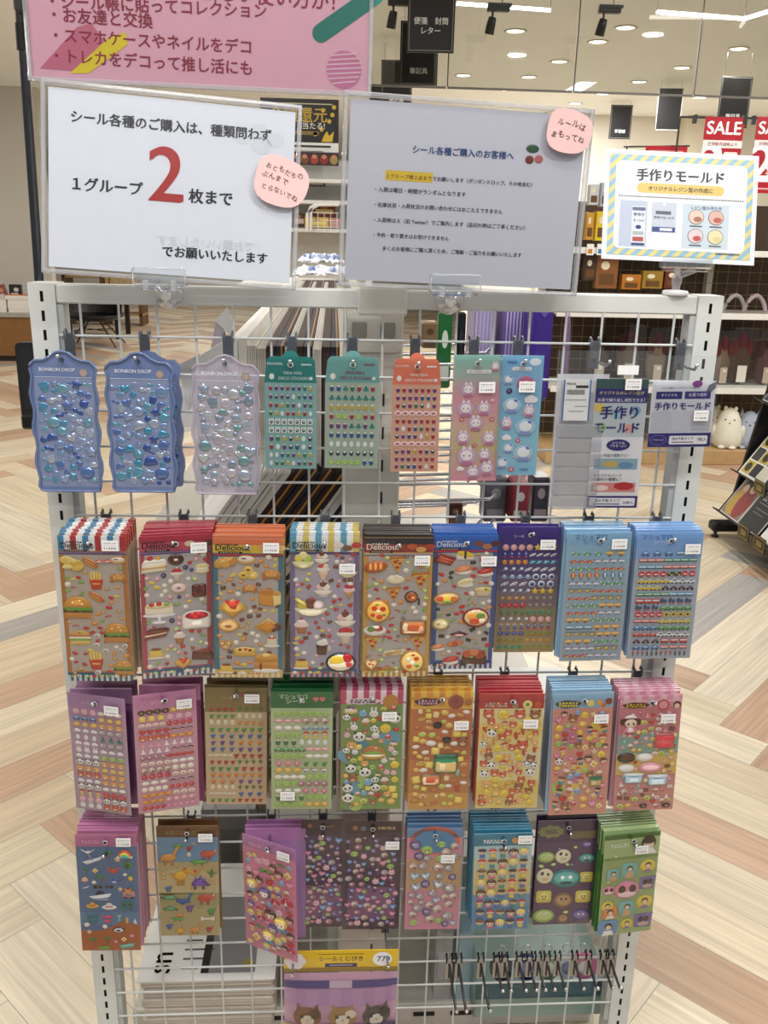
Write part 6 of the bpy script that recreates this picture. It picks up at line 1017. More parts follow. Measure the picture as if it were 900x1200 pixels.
def sheet(key, lab, grp, paint, hd, hh, layout, n=1, t0=-.03, tag=None, logo=None, under='d8d2c8', sleeve=True, stack_y=None, backlab=None, edge=None, cut=None, hole=True, taglow=0.0, backyaw=None, bw=None):
    x, yf, zt, W, H, yaw, roll = FIT[key]; rg = random.Random(hash_(key))
    o = thing('sticker_sheet', lab, 'sticker sheet', (x, yf, zt), (0, -roll, yaw), group=grp)
    card = MB(); ol = cut(W, H) if cut else [(-W / 2, -H), (W / 2, -H), (W / 2, 0), (-W / 2, 0)]
    card.slab(ol, -.0004, .0006, edge or under); paint(card, W, H); card.build('card', 'printed', o)
    hm = MB(); header_print(hm, W, H * hh, -.0006, hd) if hd else None
    if logo: logo(hm, W, H)
    if hm.v: hm.build('header', 'printed', o)
    SQ[0] = .25 if key in 'DEFGH' else .4 if key in ('4h', '4i') else .8
    layout(o, W, H)
    if tag: price_tag(o, (tag[0] - .5) * W, -tag[1] * H, -.0052)
    if hole: MB().disc(0, -.011, .0028, .0028, -.0052, '2a2c30', 10).lathe([(.0026, -.0056), (.0034, -.0058), (.0038, -.0052)], 'c8ccd0', (0, 0, -.011), 12, 'y').build('hang_hole', 'plastic', o)
    if sleeve: MB().rect(-W / 2 - .0025, W / 2 + .0025, -H - .003, .004, -.0046, 'ffffff').build('clear_sleeve', 'clear', o)
    zw = WIRE['A' if key in 'ABCDEFGHIJ' else key[0]]; p = o.matrix_basis @ Vector((0, 0, -.011))
    hook(p.x, zw, min(p.z, zw - .004), -yf + .012, short('steel hook carrying the ' + lab))
    if n > 1:
        y0 = yf + .0085 + (W / 2 * abs(math.sin(yaw)) + .002 if backyaw is not None else 0); y1 = -.018; me = None
        for k in range(n - 1):
            yy = y0 + (y1 - y0) * k / max(1, n - 2) if n > 2 else (y0 + y1) / 2
            if me is None:
                m = MB(); Wb = bw or W; m.slab([(-Wb / 2, -H), (Wb / 2, -H), (Wb / 2, 0), (-Wb / 2, 0)], -.0022, .0012, under, edge or under); header_print(m, Wb, H * hh, -.0025, hd) if hd else None
                stripes(m, -Wb / 2, Wb / 2, -.0001, .0, -.0027, ['ffffff'], 1)
                if hd:
                    cols = hd[1:]; nn = 11 if hd[0] == 'stripes' else (10 if hd[0] == 'plaid' else 1)
                    for q in range(nn): 
                        xa, xb = -Wb / 2 + Wb * q / nn, -Wb / 2 + Wb * (q + 1) / nn; m.add([(xa, -.0022, .0002), (xb, -.0022, .0002), (xb, .0012, .0002), (xa, .0012, .0002)], [(0, 1, 2, 3)], cols[q % len(cols)] if nn > 1 else cols[0])
                me = m.mesh('sticker_sheet', 'printed')
            b_ = bpy.data.objects.new('sticker_sheet', me); C.objects.link(b_); ya = (backyaw if backyaw is not None else yaw * (1 - .6 * (k + 1) / n))
            b_.location = (x + rg.uniform(-.0016, .0016) + (0.008 if key == '4c' else 0.003 if backyaw is not None else 0), yy, zt + rg.uniform(-.0012, .001) + (.002 if n > 4 else 0)); b_.rotation_euler = (0, -roll * .6 + rg.uniform(-.008, .008), ya)
            tag_(b_, backlab or (grp[:-1] + ' hanging further back behind the front one of its stack'), grp)
    return o
def tag_(o, l, g): o['label'] = l; o['category'] = 'sticker sheet'; o['group'] = g
def hash_(s): return sum((i + 3) * ord(c) * 31 for i, c in enumerate(s))
def short(l): return ' '.join(l.split()[:16])
def sticker_rest(o, items):          # everything past the hundred largest: one part
    m = MB()
    for kind, x, z, s in items:
        me = sticker_mesh(kind); cols = me.color_attributes['Col'].data
        for p in me.polygons:
            vs = [me.vertices[i].co for i in p.vertices]; m.add([(x + v.x * s, -.0012 + v.y * s * .45, z + v.z * s) for v in vs], [tuple(range(len(vs)))], tuple(cols[p.loop_indices[0]].color[:3]), True)
    if m.v: b_ = m.build('small_stickers', 'puffy', o); b_['kind'] = 'stuff'
def place(o, items, **kw):
    items = sorted(items, key=lambda q: -q[3]); 
    for it in items[:100]: put(o, it[0], it[1], it[2], it[3], rot=it[4] if len(it) > 4 else 0, **kw)
    if len(items) > 100: sticker_rest(o, [q[:4] for q in items[100:]])
def food(bigs, bits, v0=.12, v1=.95, nb=52, mx=.07, seed=1, bs=(.0034, .0048), sc=1.16):
    def f(o, W, H):
        rg = random.Random(seed); it = []
        for kd, u, v, s in bigs: it.append((kd, (u - .5) * W, -v * H, s * W * sc))
        tries = 0; cnt = 0
        while cnt < nb and tries < 2500:
            tries += 1; s = rg.uniform(*bs); xx = rg.uniform(-W / 2 + mx * W, W / 2 - mx * W); zz = -rg.uniform(v0, v1) * H
            if all(math.hypot(xx - q[1], (zz - q[2]) * 1.15) > q[3] * (.92 if q[3] > .006 else 1.0) + s * .95 for q in it): it.append((rg.choice(bits), xx, zz, s, rg.uniform(-.6, .6))); cnt += 1
        place(o, it)
    return f
def grid(rows, v0, v1, mx=.06, fill=.44, seed=1, aspect=1.0):
    def f(o, W, H):
        it = []; nr = len(rows); dz = (v1 - v0) * H / nr
        for r, row in enumerate(rows):
            seq = []
            for kd, c in row: seq += [kd] * c
            n = len(seq); dx = W * (1 - 2 * mx) / n; s = min(dx * .52, dz * fill * 1.25)
            for k, kd in enumerate(seq): it.append((kd, -W / 2 + mx * W + dx * (k + .5), -v0 * H - dz * (r + .5), s))
        place(o, it)
    return f
def scat(kinds, v0, v1, s, n, seed, extra=(), mx=.05):
    def f(o, W, H):
        rg = random.Random(seed); it = [(kd, (u - .5) * W, -v * H, q * W) for kd, u, v, q in extra]; tries = 0; bag_ = list(kinds)
        while len(it) < n * 1.35 and tries < 7000:
            tries += 1; q = rg.uniform(*s) * 1.16 * max(.66, 1 - tries / 9000); xx = rg.uniform(-W / 2 + q + mx * W * .5, W / 2 - q - mx * W * .5); zz = -rg.uniform(v0 * H + q, v1 * H - q)
            if all(math.hypot(xx - e[1], zz - e[2]) > (e[3] + q) * .84 for e in it): it.append((bag_[len(it) % len(bag_)], xx, zz, q, rg.uniform(-.25, .25)))
        place(o, it)
    return f
FB = ['bit_red', 'bit_leaf', 'bit_bean', 'bit_cream', 'bit_yellow', 'bit_onion', 'bit_bacon', 'bit_orange']
# --- row two: food sheets
def food_paint(border, panel, strip, line='8a6a9a'):
    def f(m, W, H):
        m.rect(-W / 2, W / 2, -H, -.1 * H, -.0005, border); m.rect(-W * .43, W * .43, -H * .93, -.125 * H, -.0007, panel); m.rect(-W / 2, W / 2, -.118 * H, -.107 * H, -.0008, line); m.rect(-W / 2, W / 2, -.124 * H, -.118 * H, -.0008, '2f3a6a')
        m.rect(-W / 2, W / 2, -H, -.94 * H, -.0008, strip[0])
        for k in range(12): m.rect(-W / 2 + W * k / 12, -W / 2 + W * (k + .5) / 12, -H, -.958 * H, -.001, strip[1])
    return f
def food_logo(sub, tint='1c2026', ic=None):
    def f(m, W, H):
        [m.rect(-W * .38 + k * W * .042, -W * .355 + k * W * .042, -.047 * H, -.038 * H, -.0012, tint) for k in range(6)]; m.text('Delicious', -W * .22, -.082 * H, .01, tint, -.0012, 'c', .02, width=W * .48); m.rect(-W * .42, -W * .08, -.104 * H, -.09 * H, -.0011, '1c1c20'); [m.rect(-W * .39 + k * W * .035, -W * .372 + k * W * .035, -.1 * H, -.094 * H, -.0013, 'd8cfa8') for k in range(8)]
        if ic:
            for k, cc in enumerate(ic): m.disc(W * (.2 + .13 * (k % 3)), -.06 * H - .02 * H * (k % 2), W * .075, H * .02, -.0012 - k * .0001, cc, 12)
    return f
strip_bits = lambda cols: [(c, .06 + .115 * k, .965, .032) for k, c in enumerate(cols)]
g = 'fast food sticker sheets'
sheet('2a', 'fast food sticker sheet with burgers and red white blue header', g, food_paint('b5793f', 'bcb2a6', ('2d6480', 'd8d8d0')), ('stripes', '3a86b0', 'eef0f2', 'b22a34', 'eef0f2'), .1,
      food([('pasta', .2, .185, .17), ('hotdog', .46, .18, .12), ('bacon', .66, .165, .11), ('whitebun', .87, .16, .1), ('fries', .53, .3, .12), ('croissant', .86, .28, .11), ('hotdog', .52, .41, .12), ('burger', .23, .485, .19), ('burger', .79, .66, .17), ('sandwich', .23, .69, .15), ('fries', .45, .855, .13), ('burger', .86, .905, .13)] + strip_bits(['bit_leaf', 'bit_onion', 'bit_lime', 'bit_red', 'bit_yellow', 'bit_leaf', 'bit_cream', 'bit_orange']), FB, seed=2), n=12, tag=(.78, .058), logo=food_logo('FAST FOOD'), under='c9b59a', edge='b5793f')
g = 'cake sticker sheets'
sheet('2b', 'cake sticker sheet with red header and white tag', g, food_paint('b04a5a', 'b9b5b6', ('34688a', 'e0d8d4')), ('two', 'a82c40', 'c85264'), .1,
      food([('shortcake', .2, .2, .16), ('chocodonut', .5, .165, .1), ('redparfait', .51, .265, .1), ('donut', .53, .365, .1), ('macaron', .87, .235, .1), ('chocblock', .82, .39, .1), ('cakestand', .25, .51, .2), ('roundcake', .78, .585, .18), ('chococake', .21, .675, .16), ('cupcake', .53, .71, .1), ('flan', .19, .815, .11), ('slice', .86, .85, .14), ('tart', .57, .9, .12)] + strip_bits(['bit_straw', 'bit_lime', 'bit_pink', 'bit_lime', 'bit_berry', 'bit_cream', 'bit_straw', 'bit_lime']), ['bit_straw', 'bit_lime', 'bit_cream', 'bit_pink', 'bit_berry', 'bit_leaf', 'bit_yellow'], seed=3), n=10, tag=(.82, .085), logo=food_logo('SWEETS', ic=('e8d4b0', 'f2ece6', '5a3020')), under='c8a0a0', edge='b04a5a')
g = 'bread sticker sheets'
sheet('2c', 'bread sticker sheet with orange header and pancakes', g, food_paint('3a7890', 'b8b0ac', ('d8b868', 'e8dcc0'), 'c83838'), ('two', 'd8744a', 'e0c040'), .1,
      food([('bread', .18, .165, .15), ('whitebun', .47, .145, .12), ('croissant', .83, .25, .12), ('trio', .5, .24, .13), ('loaf', .81, .41, .14), ('tart', .27, .48, .19), ('bagel', .21, .615, .14), ('waffle', .77, .615, .17), ('pretzel', .16, .75, .1), ('danish', .44, .8, .14), ('pudding', .84, .73, .1), ('pancakes', .76, .875, .18), ('flan', .17, .925, .1), ('croissant', .52, .35, .1)] + strip_bits(['bit_bean', 'bit_orange', 'bit_choc', 'bit_cream', 'bit_bean', 'bit_orange', 'bit_yellow']), ['bit_bean', 'bit_choc', 'bit_cream', 'bit_orange', 'bit_yellow', 'bit_choc'], seed=4), n=9, tag=(.83, .055), logo=food_logo('BAKERY', ic=('e0b060', '7a4a2a', 'e8c880')), under='c8b090', edge='3a7890')
g = 'ice cream sticker sheets'
sheet('2d', 'ice cream sticker sheet with blue white yellow striped header', g, food_paint('7c6c96', 'b0acbc', ('3a6a90', 'd89aa0'), '5a4a7a'), ('stripes', '5aa0b8', 'eceff0', 'd8c468', 'eceff0'), .11,
      food([('scoops', .19, .165, .14), ('sundae', .46, .145, .11), ('parfait', .48, .245, .13), ('sundae', .48, .36, .13), ('cone', .86, .375, .13), ('boat', .3, .485, .21), ('sundae', .81, .575, .15), ('cupcake', .16, .62, .12), ('redparfait', .82, .69, .15), ('floatcup', .47, .775, .13), ('darkplate', .75, .875, .2), ('flan', .16, .895, .11), ('scoops', .84, .235, .12)] + strip_bits(['bit_cream', 'bit_straw', 'bit_lime', 'bit_yellow', 'bit_straw', 'bit_leaf', 'bit_cream', 'bit_straw']), ['bit_straw', 'bit_lime', 'bit_cream', 'bit_pink', 'bit_yellow', 'bit_choc', 'bit_straw'], seed=5), n=8, tag=(.83, .215), logo=food_logo('ICE CREAM', ic=('f4e8e0', '8a5a40', 'c84048')), under='b8b0c0', edge='72628c')
g = 'pizza sticker sheets'
sheet('2e', 'pizza sticker sheet with dark red header and orange border', g, food_paint('cc9f52', 'b9b3ae', ('b8883c', 'e4d8a8'), 'c8b8b0'), ('two', '2e2a30', '9a3a30'), .1,
      food([('roast', .17, .2, .16), ('pizzaslice', .48, .185, .12), ('dumpling', .47, .285, .12), ('pizzaslice', .83, .3, .13), ('pizzaslice', .44, .395, .11), ('pan', .72, .42, .11), ('pizza', .22, .515, .165), ('tray', .75, .635, .17), ('salad', .18, .65, .15), ('pizzaslice', .14, .75, .12), ('pizzaslice', .82, .75, .12), ('gratin', .47, .815, .15), ('mixpizza', .75, .885, .165), ('heartpizza', .13, .905, .1)] + strip_bits(['bit_orange', 'bit_leaf', 'bit_yellow', 'bit_leaf', 'bit_cream', 'bit_red', 'bit_cream']), ['bit_red', 'bit_leaf', 'bit_cream', 'bit_lime', 'bit_orange', 'bit_bacon', 'bit_grey'], seed=6), n=8, tag=(.85, .15), logo=food_logo('PIZZA', 'f2ece4', ic=('c86038', 'e0b060', 'b8442e')), under='c8b898', edge='c89a4c')
g = 'sushi sticker sheets'
sheet('2f', 'sushi sticker sheet with bright blue header', g, food_paint('3c5a98', 'b6b2b0', ('2c4a90', 'd8d4d0'), 'c83848'), ('flat', '2c62b8'), .1,
      food([('ribs', .17, .17, .16), ('tamago', .49, .145, .12), ('nigiri_salmon', .47, .25, .12), ('nigiri_tuna', .82, .265, .12), ('nigiri_squid', .51, .345, .12), ('platter', .22, .46, .19), ('soup', .8, .41, .12), ('redbowl', .7, .6, .19), ('friedrice', .14, .65, .13), ('makired', .44, .73, .13), ('skewer', .38, .8, .12), ('nigiri_salmon', .1, .83, .1), ('nigiri_tuna', .32, .93, .12), ('basket', .7, .91, .18)] + strip_bits(['bit_nori', 'bit_orange', 'bit_cream', 'bit_red', 'bit_nori', 'bit_cream']), ['bit_red', 'bit_nori', 'bit_cream', 'bit_orange', 'bit_bean', 'bit_leaf'], seed=7), n=7, tag=(.86, .18), logo=food_logo('SUSHI', 'dfe8f4', ic=('8a4a34', 'c87a4a', '5a3024')), under='b0b4c4', edge='3c5a98')
# --- row two: small puffy sheets
def grad_paint(cols):
    def f(m, W, H):
        n = len(cols)
        for k, cc in enumerate(cols): m.rect(-W / 2, W / 2, -H * (k + 1) / n, -H * k / n, -.0005, cc)
    return f
def tx_logo(lines):
    def f(m, W, H):
        for s, u, v, wd, cc in lines: m.text(s, (u - .5) * W, -v * H, .01, cc, -.0012, 'c', .015, width=wd * W)
    return f
def mark(m, W, H, u, v, wd, ht, plate, inks, seed=1):      # illegible logo: a plate with two rows of small irregular strokes
    rg = random.Random(seed); cx, cz = (u - .5) * W, -v * H; a, b_ = wd * W / 2, ht * H / 2
    if plate: m.poly([(cx + a * 1.12 * math.cos(q) * (1 + .07 * math.sin(5 * q)), cz + b_ * 1.25 * math.sin(q) * (1 + .1 * math.cos(7 * q))) for q in [2 * PI * k / 28 for k in range(28)]], -.001, plate)
    for r in (0, 1):
        n = 7 if r else 6
        for k in range(n):
            x = cx + (k - (n - 1) / 2) * 2 * a / n * .85; z = cz + b_ * (.42 if r == 0 else -.42); q = a / n * .8
            m.poly([(x - q * rg.uniform(.6, 1), z - b_ * .34), (x + q * rg.uniform(.1, 1), z - b_ * .3), (x + q * rg.uniform(.5, 1), z + b_ * rg.uniform(.1, .36)), (x - q * rg.uniform(.2, .9), z + b_ * .34)], -.0013 - .0001 * r, inks[(k + r) % len(inks)])
def marks(*ms):
    def f(m, W, H):
        for i, q in enumerate(ms):
            if len(q) == 4: m.disc((q[0] - .5) * W, -q[1] * H, q[2] * W, q[2] * W, -.0012 - .00005 * i, q[3], 14)
            else: mark(m, W, H, *q, seed=i + 2)
    return f
def pairs(a, na, b_, nb): return [(a, na), (b_, nb)]
sheet('2g', 'purple space sticker sheet of planets and rockets', 'purple space sheets', grad_paint(['3c2a80', '40307e', '50487e', '6a5e80', '80707c', '94806f', 'a48c6c', 'a8946c']), ('flat', '3c2a80'), .1,
      grid([pairs('pinkmoon', 4, 'star', 3), pairs('rocket', 4, 'shuttle', 4), pairs('planet', 4, 'ringplanet', 4), pairs('comet', 3, 'shuttle', 4), pairs('ufo', 4, 'eye', 3), pairs('shuttle', 3, 'eye', 3), pairs('comet', 4, 'star', 3), pairs('saturn', 4, 'moon', 4), pairs('redstar', 4, 'moon', 4), pairs('alien', 4, 'earth', 4), pairs('comet', 4, 'pinkmoon', 3), pairs('astronaut', 4, 'rocket', 4), pairs('blueball', 4, 'leafufo', 4), pairs('leafufo', 4, 'saturn', 4), pairs('earth', 4, 'leafufo', 4)], .13, .985, .05, .46), n=2, tag=(.78, .13), logo=tx_logo([('シール', .32, .08, .16, 'e8e4f0'), ('・・・', .86, .03, .1, 'b8a8d8')]), under='5a4a88')
sheet('2h', 'pale blue sticker sheet of aircraft and balloons', 'pale blue aircraft sheets', grad_paint(['8fb8d4', '96b4c8', '98b2c4', '9ab0c0', '9aaebe']), ('flat', '86b4d8'), .1,
      grid([pairs('greenplane', 3, 'airship', 2), pairs('redplane', 3, 'plane', 4), pairs('greenplane', 3, 'redplane', 4), pairs('balloon', 4, 'blueballoon', 3), pairs('plane', 4, 'greenplane', 3), pairs('copter', 3, 'redplane', 4), pairs('redplane', 3, 'copter', 4), pairs('greenplane', 4, 'airship', 3), pairs('redplane', 4, 'plane', 3), pairs('airship', 3, 'greenplane', 4), pairs('bluetrain', 3, 'airship', 3), pairs('copter', 4, 'airship', 3), pairs('airship', 3, 'greenplane', 3), pairs('plane', 4, 'copter', 3), pairs('redplane', 3, 'plane', 4)], .13, .985, .06, .44), n=7, tag=(.8, .08), logo=tx_logo([('マシュマロ', .36, .05, .5, '3f78b0'), ('シール', .4, .085, .3, '5a90c0')]), under='9cc0dc', edge='8ab4d4')
sheet('2i', 'pale blue sticker sheet of cars and traffic signs', 'pale blue car sheets', grad_paint(['86aee0', 'a4b4c8', 'a8b4c4', 'a8b2c0', 'a6b2c2']), ('flat', '7fabe2'), .11,
      grid([pairs('bluecar', 3, 'bluetrain', 2), pairs('redtrain', 3, 'train', 4), pairs('bluetrain', 3, 'redtrain', 4), pairs('noentry', 4, 'flag', 2) + [('noentry', 2)], pairs('yellowcar', 4, 'whitecar', 3), pairs('yellowcar', 3, 'motorbike', 4), pairs('train', 4, 'bluetrain', 3), pairs('bus', 3, 'loco', 4), pairs('loco', 3, 'greencar', 4), pairs('noentry', 4, 'roadsign', 4), pairs('redtrain', 3, 'yellowcar', 4), pairs('bluecar', 3, 'greencar', 4), pairs('car', 3, 'whitecar', 4), pairs('motorbike', 3, 'bus', 3), pairs('bluecar', 3, 'redtrain', 3), pairs('signal', 3, 'lightpost', 3) + [('signal', 3), ('lightpost', 3)]], .13, .985, .06, .46), n=7, tag=(.84, .12), logo=tx_logo([('マシュマロ', .3, .05, .45, '3f70b8'), ('シール', .38, .085, .25, 'e8f0f8')]), under='9cc4ec', edge='6a8cb4')
# --- row three
sheet('3a', 'lilac sticker sheet of small animals twisted on its hook', 'lilac animal sheets', grad_paint(['b890b0', 'b898b0', 'b69cae', 'b29aaa']), ('flat', 'b48ab4'), .12,
      grid([pairs('bubblepink', 3, 'whiteroll', 3), pairs('bluecar', 3, 'yellowbun', 3), pairs('yellowbun', 3, 'cat', 3), pairs('cloudtag', 3, 'resin2', 3), pairs('tinywhite', 3, 'tinyteal', 3), pairs('cloudtag', 3, 'resin2', 3), pairs('rabbit', 3, 'cloudtag', 3), pairs('cloudtag', 3, 'bubblegreen', 3), pairs('panda', 3, 'cat', 3), pairs('cat', 3, 'yellowbun', 3), pairs('redface', 3, 'cat', 3), pairs('cloudtag', 3, 'cat', 3), pairs('panda', 3, 'whiteroll', 3), pairs('redkid', 3, 'cherrybox', 3), pairs('bubblepink', 3, 'panda', 3), pairs('rabbit', 3, 'redface', 3)], .12, .985, .06, .42), n=3, tag=(.78, .1), logo=tx_logo([('シール', .35, .08, .2, 'e8d8ec')]), under='7a4a7c', backyaw=0.0)
sheet('3b', 'pink sticker sheet of small sweets turned on its hook', 'pink sweets sheets', grad_paint(['d494b4', 'd09cb2', 'cc9cae', 'cc9aae']), ('flat', 'd08ab4'), .12,
      grid([pairs('chocodonut', 4, 'yellowbun', 3), pairs('cheese', 3, 'bubblepink', 3), pairs('donut', 4, 'redstar', 4), pairs('bit_straw', 4, 'makired', 3), pairs('redface', 4, 'bit_orange', 3), pairs('pinkmeringue', 3, 'meringue', 4), pairs('meringue', 4, 'makired', 3), pairs('gem', 4, 'bit_red', 4), pairs('donut', 4, 'whiteroll', 3), pairs('resin', 4, 'bit_cream', 3), pairs('redstar', 4, 'donut', 3), pairs('whiteroll', 3, 'makired', 3), pairs('bit_cream', 4, 'redstar', 4), pairs('bit_orange', 4, 'donut', 3), pairs('bit_orange', 3, 'bit_pink', 4), pairs('redstar', 4, 'heart', 5)], .12, .985, .06, .42), n=3, tag=(.8, .1), logo=tx_logo([('マシュマロ', .3, .05, .35, 'b85a90'), ('シール', .38, .085, .2, 'f4e4ee')]), under='8a3a68', backyaw=0.0)
sheet('3c', 'khaki sticker sheet of tiny dinosaurs', 'khaki dinosaur sheets', grad_paint(['8f7a4a', 'c8b48c', 'ccb894', 'd0b898', 'd0b694']), ('flat', '8c7848'), .12,
      grid([pairs('smalldino', 4, 'fern', 4), pairs('greendino', 4, 'egg', 4), pairs('egg', 4, 'orangedino', 4), pairs('greendino', 3, 'greendino', 4), pairs('bluedino', 3, 'bluedino', 3), pairs('purpledino', 3, 'orangedino', 3), pairs('bluedino', 3, 'purpledino', 3), pairs('bone', 3, 'smalldino', 4), pairs('smalldino', 4, 'fern', 4), pairs('greendino', 4, 'smalldino', 3), pairs('orangedino', 4, 'orangedino', 3), pairs('orangedino', 3, 'purpledino', 3), pairs('egg', 4, 'fern', 4), pairs('bone', 3, 'bluedino', 3), pairs('greendino', 4, 'smalldino', 4)], .145, .985, .05, .43), n=3, tag=(.76, .075), logo=tx_logo([('シール', .35, .09, .2, 'd8c88a'), ('♠', .6, .06, .07, 'a83a3a')]), under='8a7848', edge='a89060')
sheet('3d', 'green sticker sheet of tiny frogs and cakes with dark green header', 'green frog sheets', grad_paint(['2a6a3a', 'b8c8a0', 'bccaa4', 'bccaa4', 'b8c89c', 'b8c69a', 'b6c698', 'b4c494']), ('flat', '1f6a38'), .13,
      grid([pairs('bubblegreen', 4, 'bubblegreen', 3), pairs('pinkoval', 3, 'resin', 3), pairs('whiteroll', 3, 'ufo', 3), pairs('bubblegreen', 3, 'redkid', 3), pairs('tinygreen', 3, 'tinywhite', 4), pairs('greencar', 4, 'pinkoval', 3), pairs('bubblegreen', 4, 'whiteroll', 3), pairs('pinkflower', 3, 'greendino', 3), pairs('yellowbun', 3, 'plane', 3), pairs('whiteroll', 4, 'bubblegreen', 3), pairs('bubblegreen', 3, 'gem', 4), pairs('whiteroll', 3, 'pinkflower', 3), pairs('tinygreen', 4, 'bubblegreen', 3), pairs('bubblegreen', 4, 'yellowbun', 3)], .145, .985, .05, .42), n=5, tag=(.27, .87), logo=tx_logo([('マシュマロ', .36, .05, .45, 'd8ecd0'), ('シール', .4, .09, .3, 'e8f4e0'), ('♥♥', .78, .07, .2, 'd87a7a')]), under='2a6a3a', edge='2a5a38')
def animal_paint(m, W, H):
    m.rect(-W / 2, W / 2, -H, 0, -.0005, '7a9a58')
    rg = random.Random(5)
    for k in range(9): m.disc(rg.uniform(-.4, .4) * W, -rg.uniform(.15, .97) * H, W * rg.uniform(.1, .18), W * rg.uniform(.1, .16), -.0006 - k * .00001, rg.choice(['4a8aa0', '6aa0b8', 'c87a98', 'a8c868', '5a8a4a']), 14)
sheet('3e', 'green sticker sheet of pandas and bakery animals with pink striped header', 'panda bakery sheets', animal_paint, ('stripes', 'c84a70', 'f0dce4'), .11, scat(['fruitcake', 'cat', 'rabbit', 'panda', 'chick', 'icecream', 'yellowbun', 'bear', 'bubblegreen', 'bubblepink', 'cupcake', 'panda', 'bit_straw', 'bubbleblue', 'cheese', 'greendonut'], .12, .985, (.0042, .0072), 54, 8, extra=[('bigcake', .53, .5, .21), ('panda', .87, .23, .1), ('fruitcake', .16, .15, .11), ('rabbit', .53, .18, .09), ('panda', .3, .38, .1), ('panda', .4, .68, .1), ('panda', .12, .9, .1), ('bear', .2, .73, .09), ('chick', .72, .31, .1)]), n=6, tag=(.78, .2), logo=marks((.36, .085, .5, .04, 'f0dce4', ('3a3a5a', '8a3a5a', '4a7a8a')), (.8, .09, .13, 'c88a3c')), under='c8607c', edge='a8707c')
sheet('3f', 'orange bakery shop sticker sheet with yellow plaid header', 'orange bakery shop sheets', grad_paint(['e0b84c', 'c87848', 'c8744a', 'b86a44', 'c87c4a', 'c08048', 'd09a54']), ('plaid', 'e6bc44', 'd8963c'), .12, scat(['yellowbun', 'whiteroll', 'cheese', 'toast', 'melonbun', 'croissant', 'danish', 'bagel', 'melonbun', 'whiteroll', 'yellowbun', 'roast', 'cheese'], .13, .985, (.0045, .0072), 52, 12, extra=[('blackround', .44, .275, .085), ('blackround', .6, .4, .085), ('shop', .6, .6, .2), ('juice', .62, .67, .07), ('mintjuice', .8, .68, .07), ('bear', .86, .42, .1), ('bread', .84, .26, .13), ('lobster', .8, .82, .08), ('tray', .36, .74, .17)]), n=6, tag=(.82, .27), logo=marks((.27, .085, .38, .05, '4a2430', ('d87aa0', 'c8d0d8', 'e0a0b8')), (.72, .085, .13, '9a4a3c'), (.72, .07, .05, '8a3a34'), (.92, .09, .06, 'b06a34')), under='d8a04c', edge='c8843c')
sheet('3g', 'yellow sticker sheet of bears and bread faces with red header', 'yellow bear sheets', grad_paint(['b82a30', 'e6d8a0', 'e8cc70', 'e8d890', 'e2d8b0', 'e8dca0', 'e4c868', 'e6d080']), ('flat', 'b02a34'), .12, scat(['redface', 'chick', 'redface', 'cat', 'bear', 'bubbleanimal', 'redface', 'chick', 'panda', 'yellowbun', 'redkid', 'bread', 'lobster'], .125, .985, (.0048, .0066), 60, 14, extra=[('redface', .14, .17, .095), ('chick', .37, .175, .1), ('redface', .63, .175, .095), ('bear', .87, .175, .095), ('panda', .22, .62, .07), ('redface', .7, .44, .1)]), n=8, tag=(.8, .245), logo=marks((.25, .09, .42, .05, None, ('e0707a', 'f0b8b0', '8ab0b0', 'e8d070')), (.74, .09, .075, 'f0e48a'), (.74, .09, .03, '4a8a4a'), (.9, .09, .06, 'c8602c'), (.55, .1, .05, 'a88a6a')), under='b84a44', edge='b87858')
def colour_paint(cols, seed):
    def f(m, W, H):
        m.rect(-W / 2, W / 2, -H, 0, -.0005, cols[0]); rg = random.Random(seed)
        for k in range(10): xx, zz, q = rg.uniform(-.38, .38) * W, -rg.uniform(.2, .93) * H, W * rg.uniform(.1, .12); m.disc(xx, zz, q, q * 1.1, -.0006 - k * .00001, rg.choice(cols[1:]), 14)
    return f
sheet('3h', 'colourful kindergarten sticker sheet with light blue header', 'kindergarten sheets', colour_paint(['d8988a', 'e8d070', 'e8c860', 'a8cc60', 'c880a0', 'e0a890'], 3), ('flat', '8cb8d8'), .12, scat(['chick', 'redkid', 'girl', 'tealkid', 'bit_straw', 'yellowbun', 'bubblegreen', 'cupcake', 'boykid', 'bubbleblue', 'icecream', 'bear', 'flower', 'heart', 'starfish'], .13, .985, (.0046, .0066), 58, 16, extra=[('redkid', .86, .37, .09), ('shop', .78, .72, .11), ('panda', .14, .55, .07), ('chick', .85, .5, .08)]), n=8, tag=(.8, .2), logo=marks((.25, .085, .38, .05, '3a4a50', ('e8d84a', 'd8e070', 'e8c84a')), (.62, .08, .06, 'f0e070'), (.77, .08, .055, 'e8a860'), (.92, .07, .06, '8a3a28'), (.84, .1, .04, 'c87a50')), under='9cc4dc', edge='a08a90')
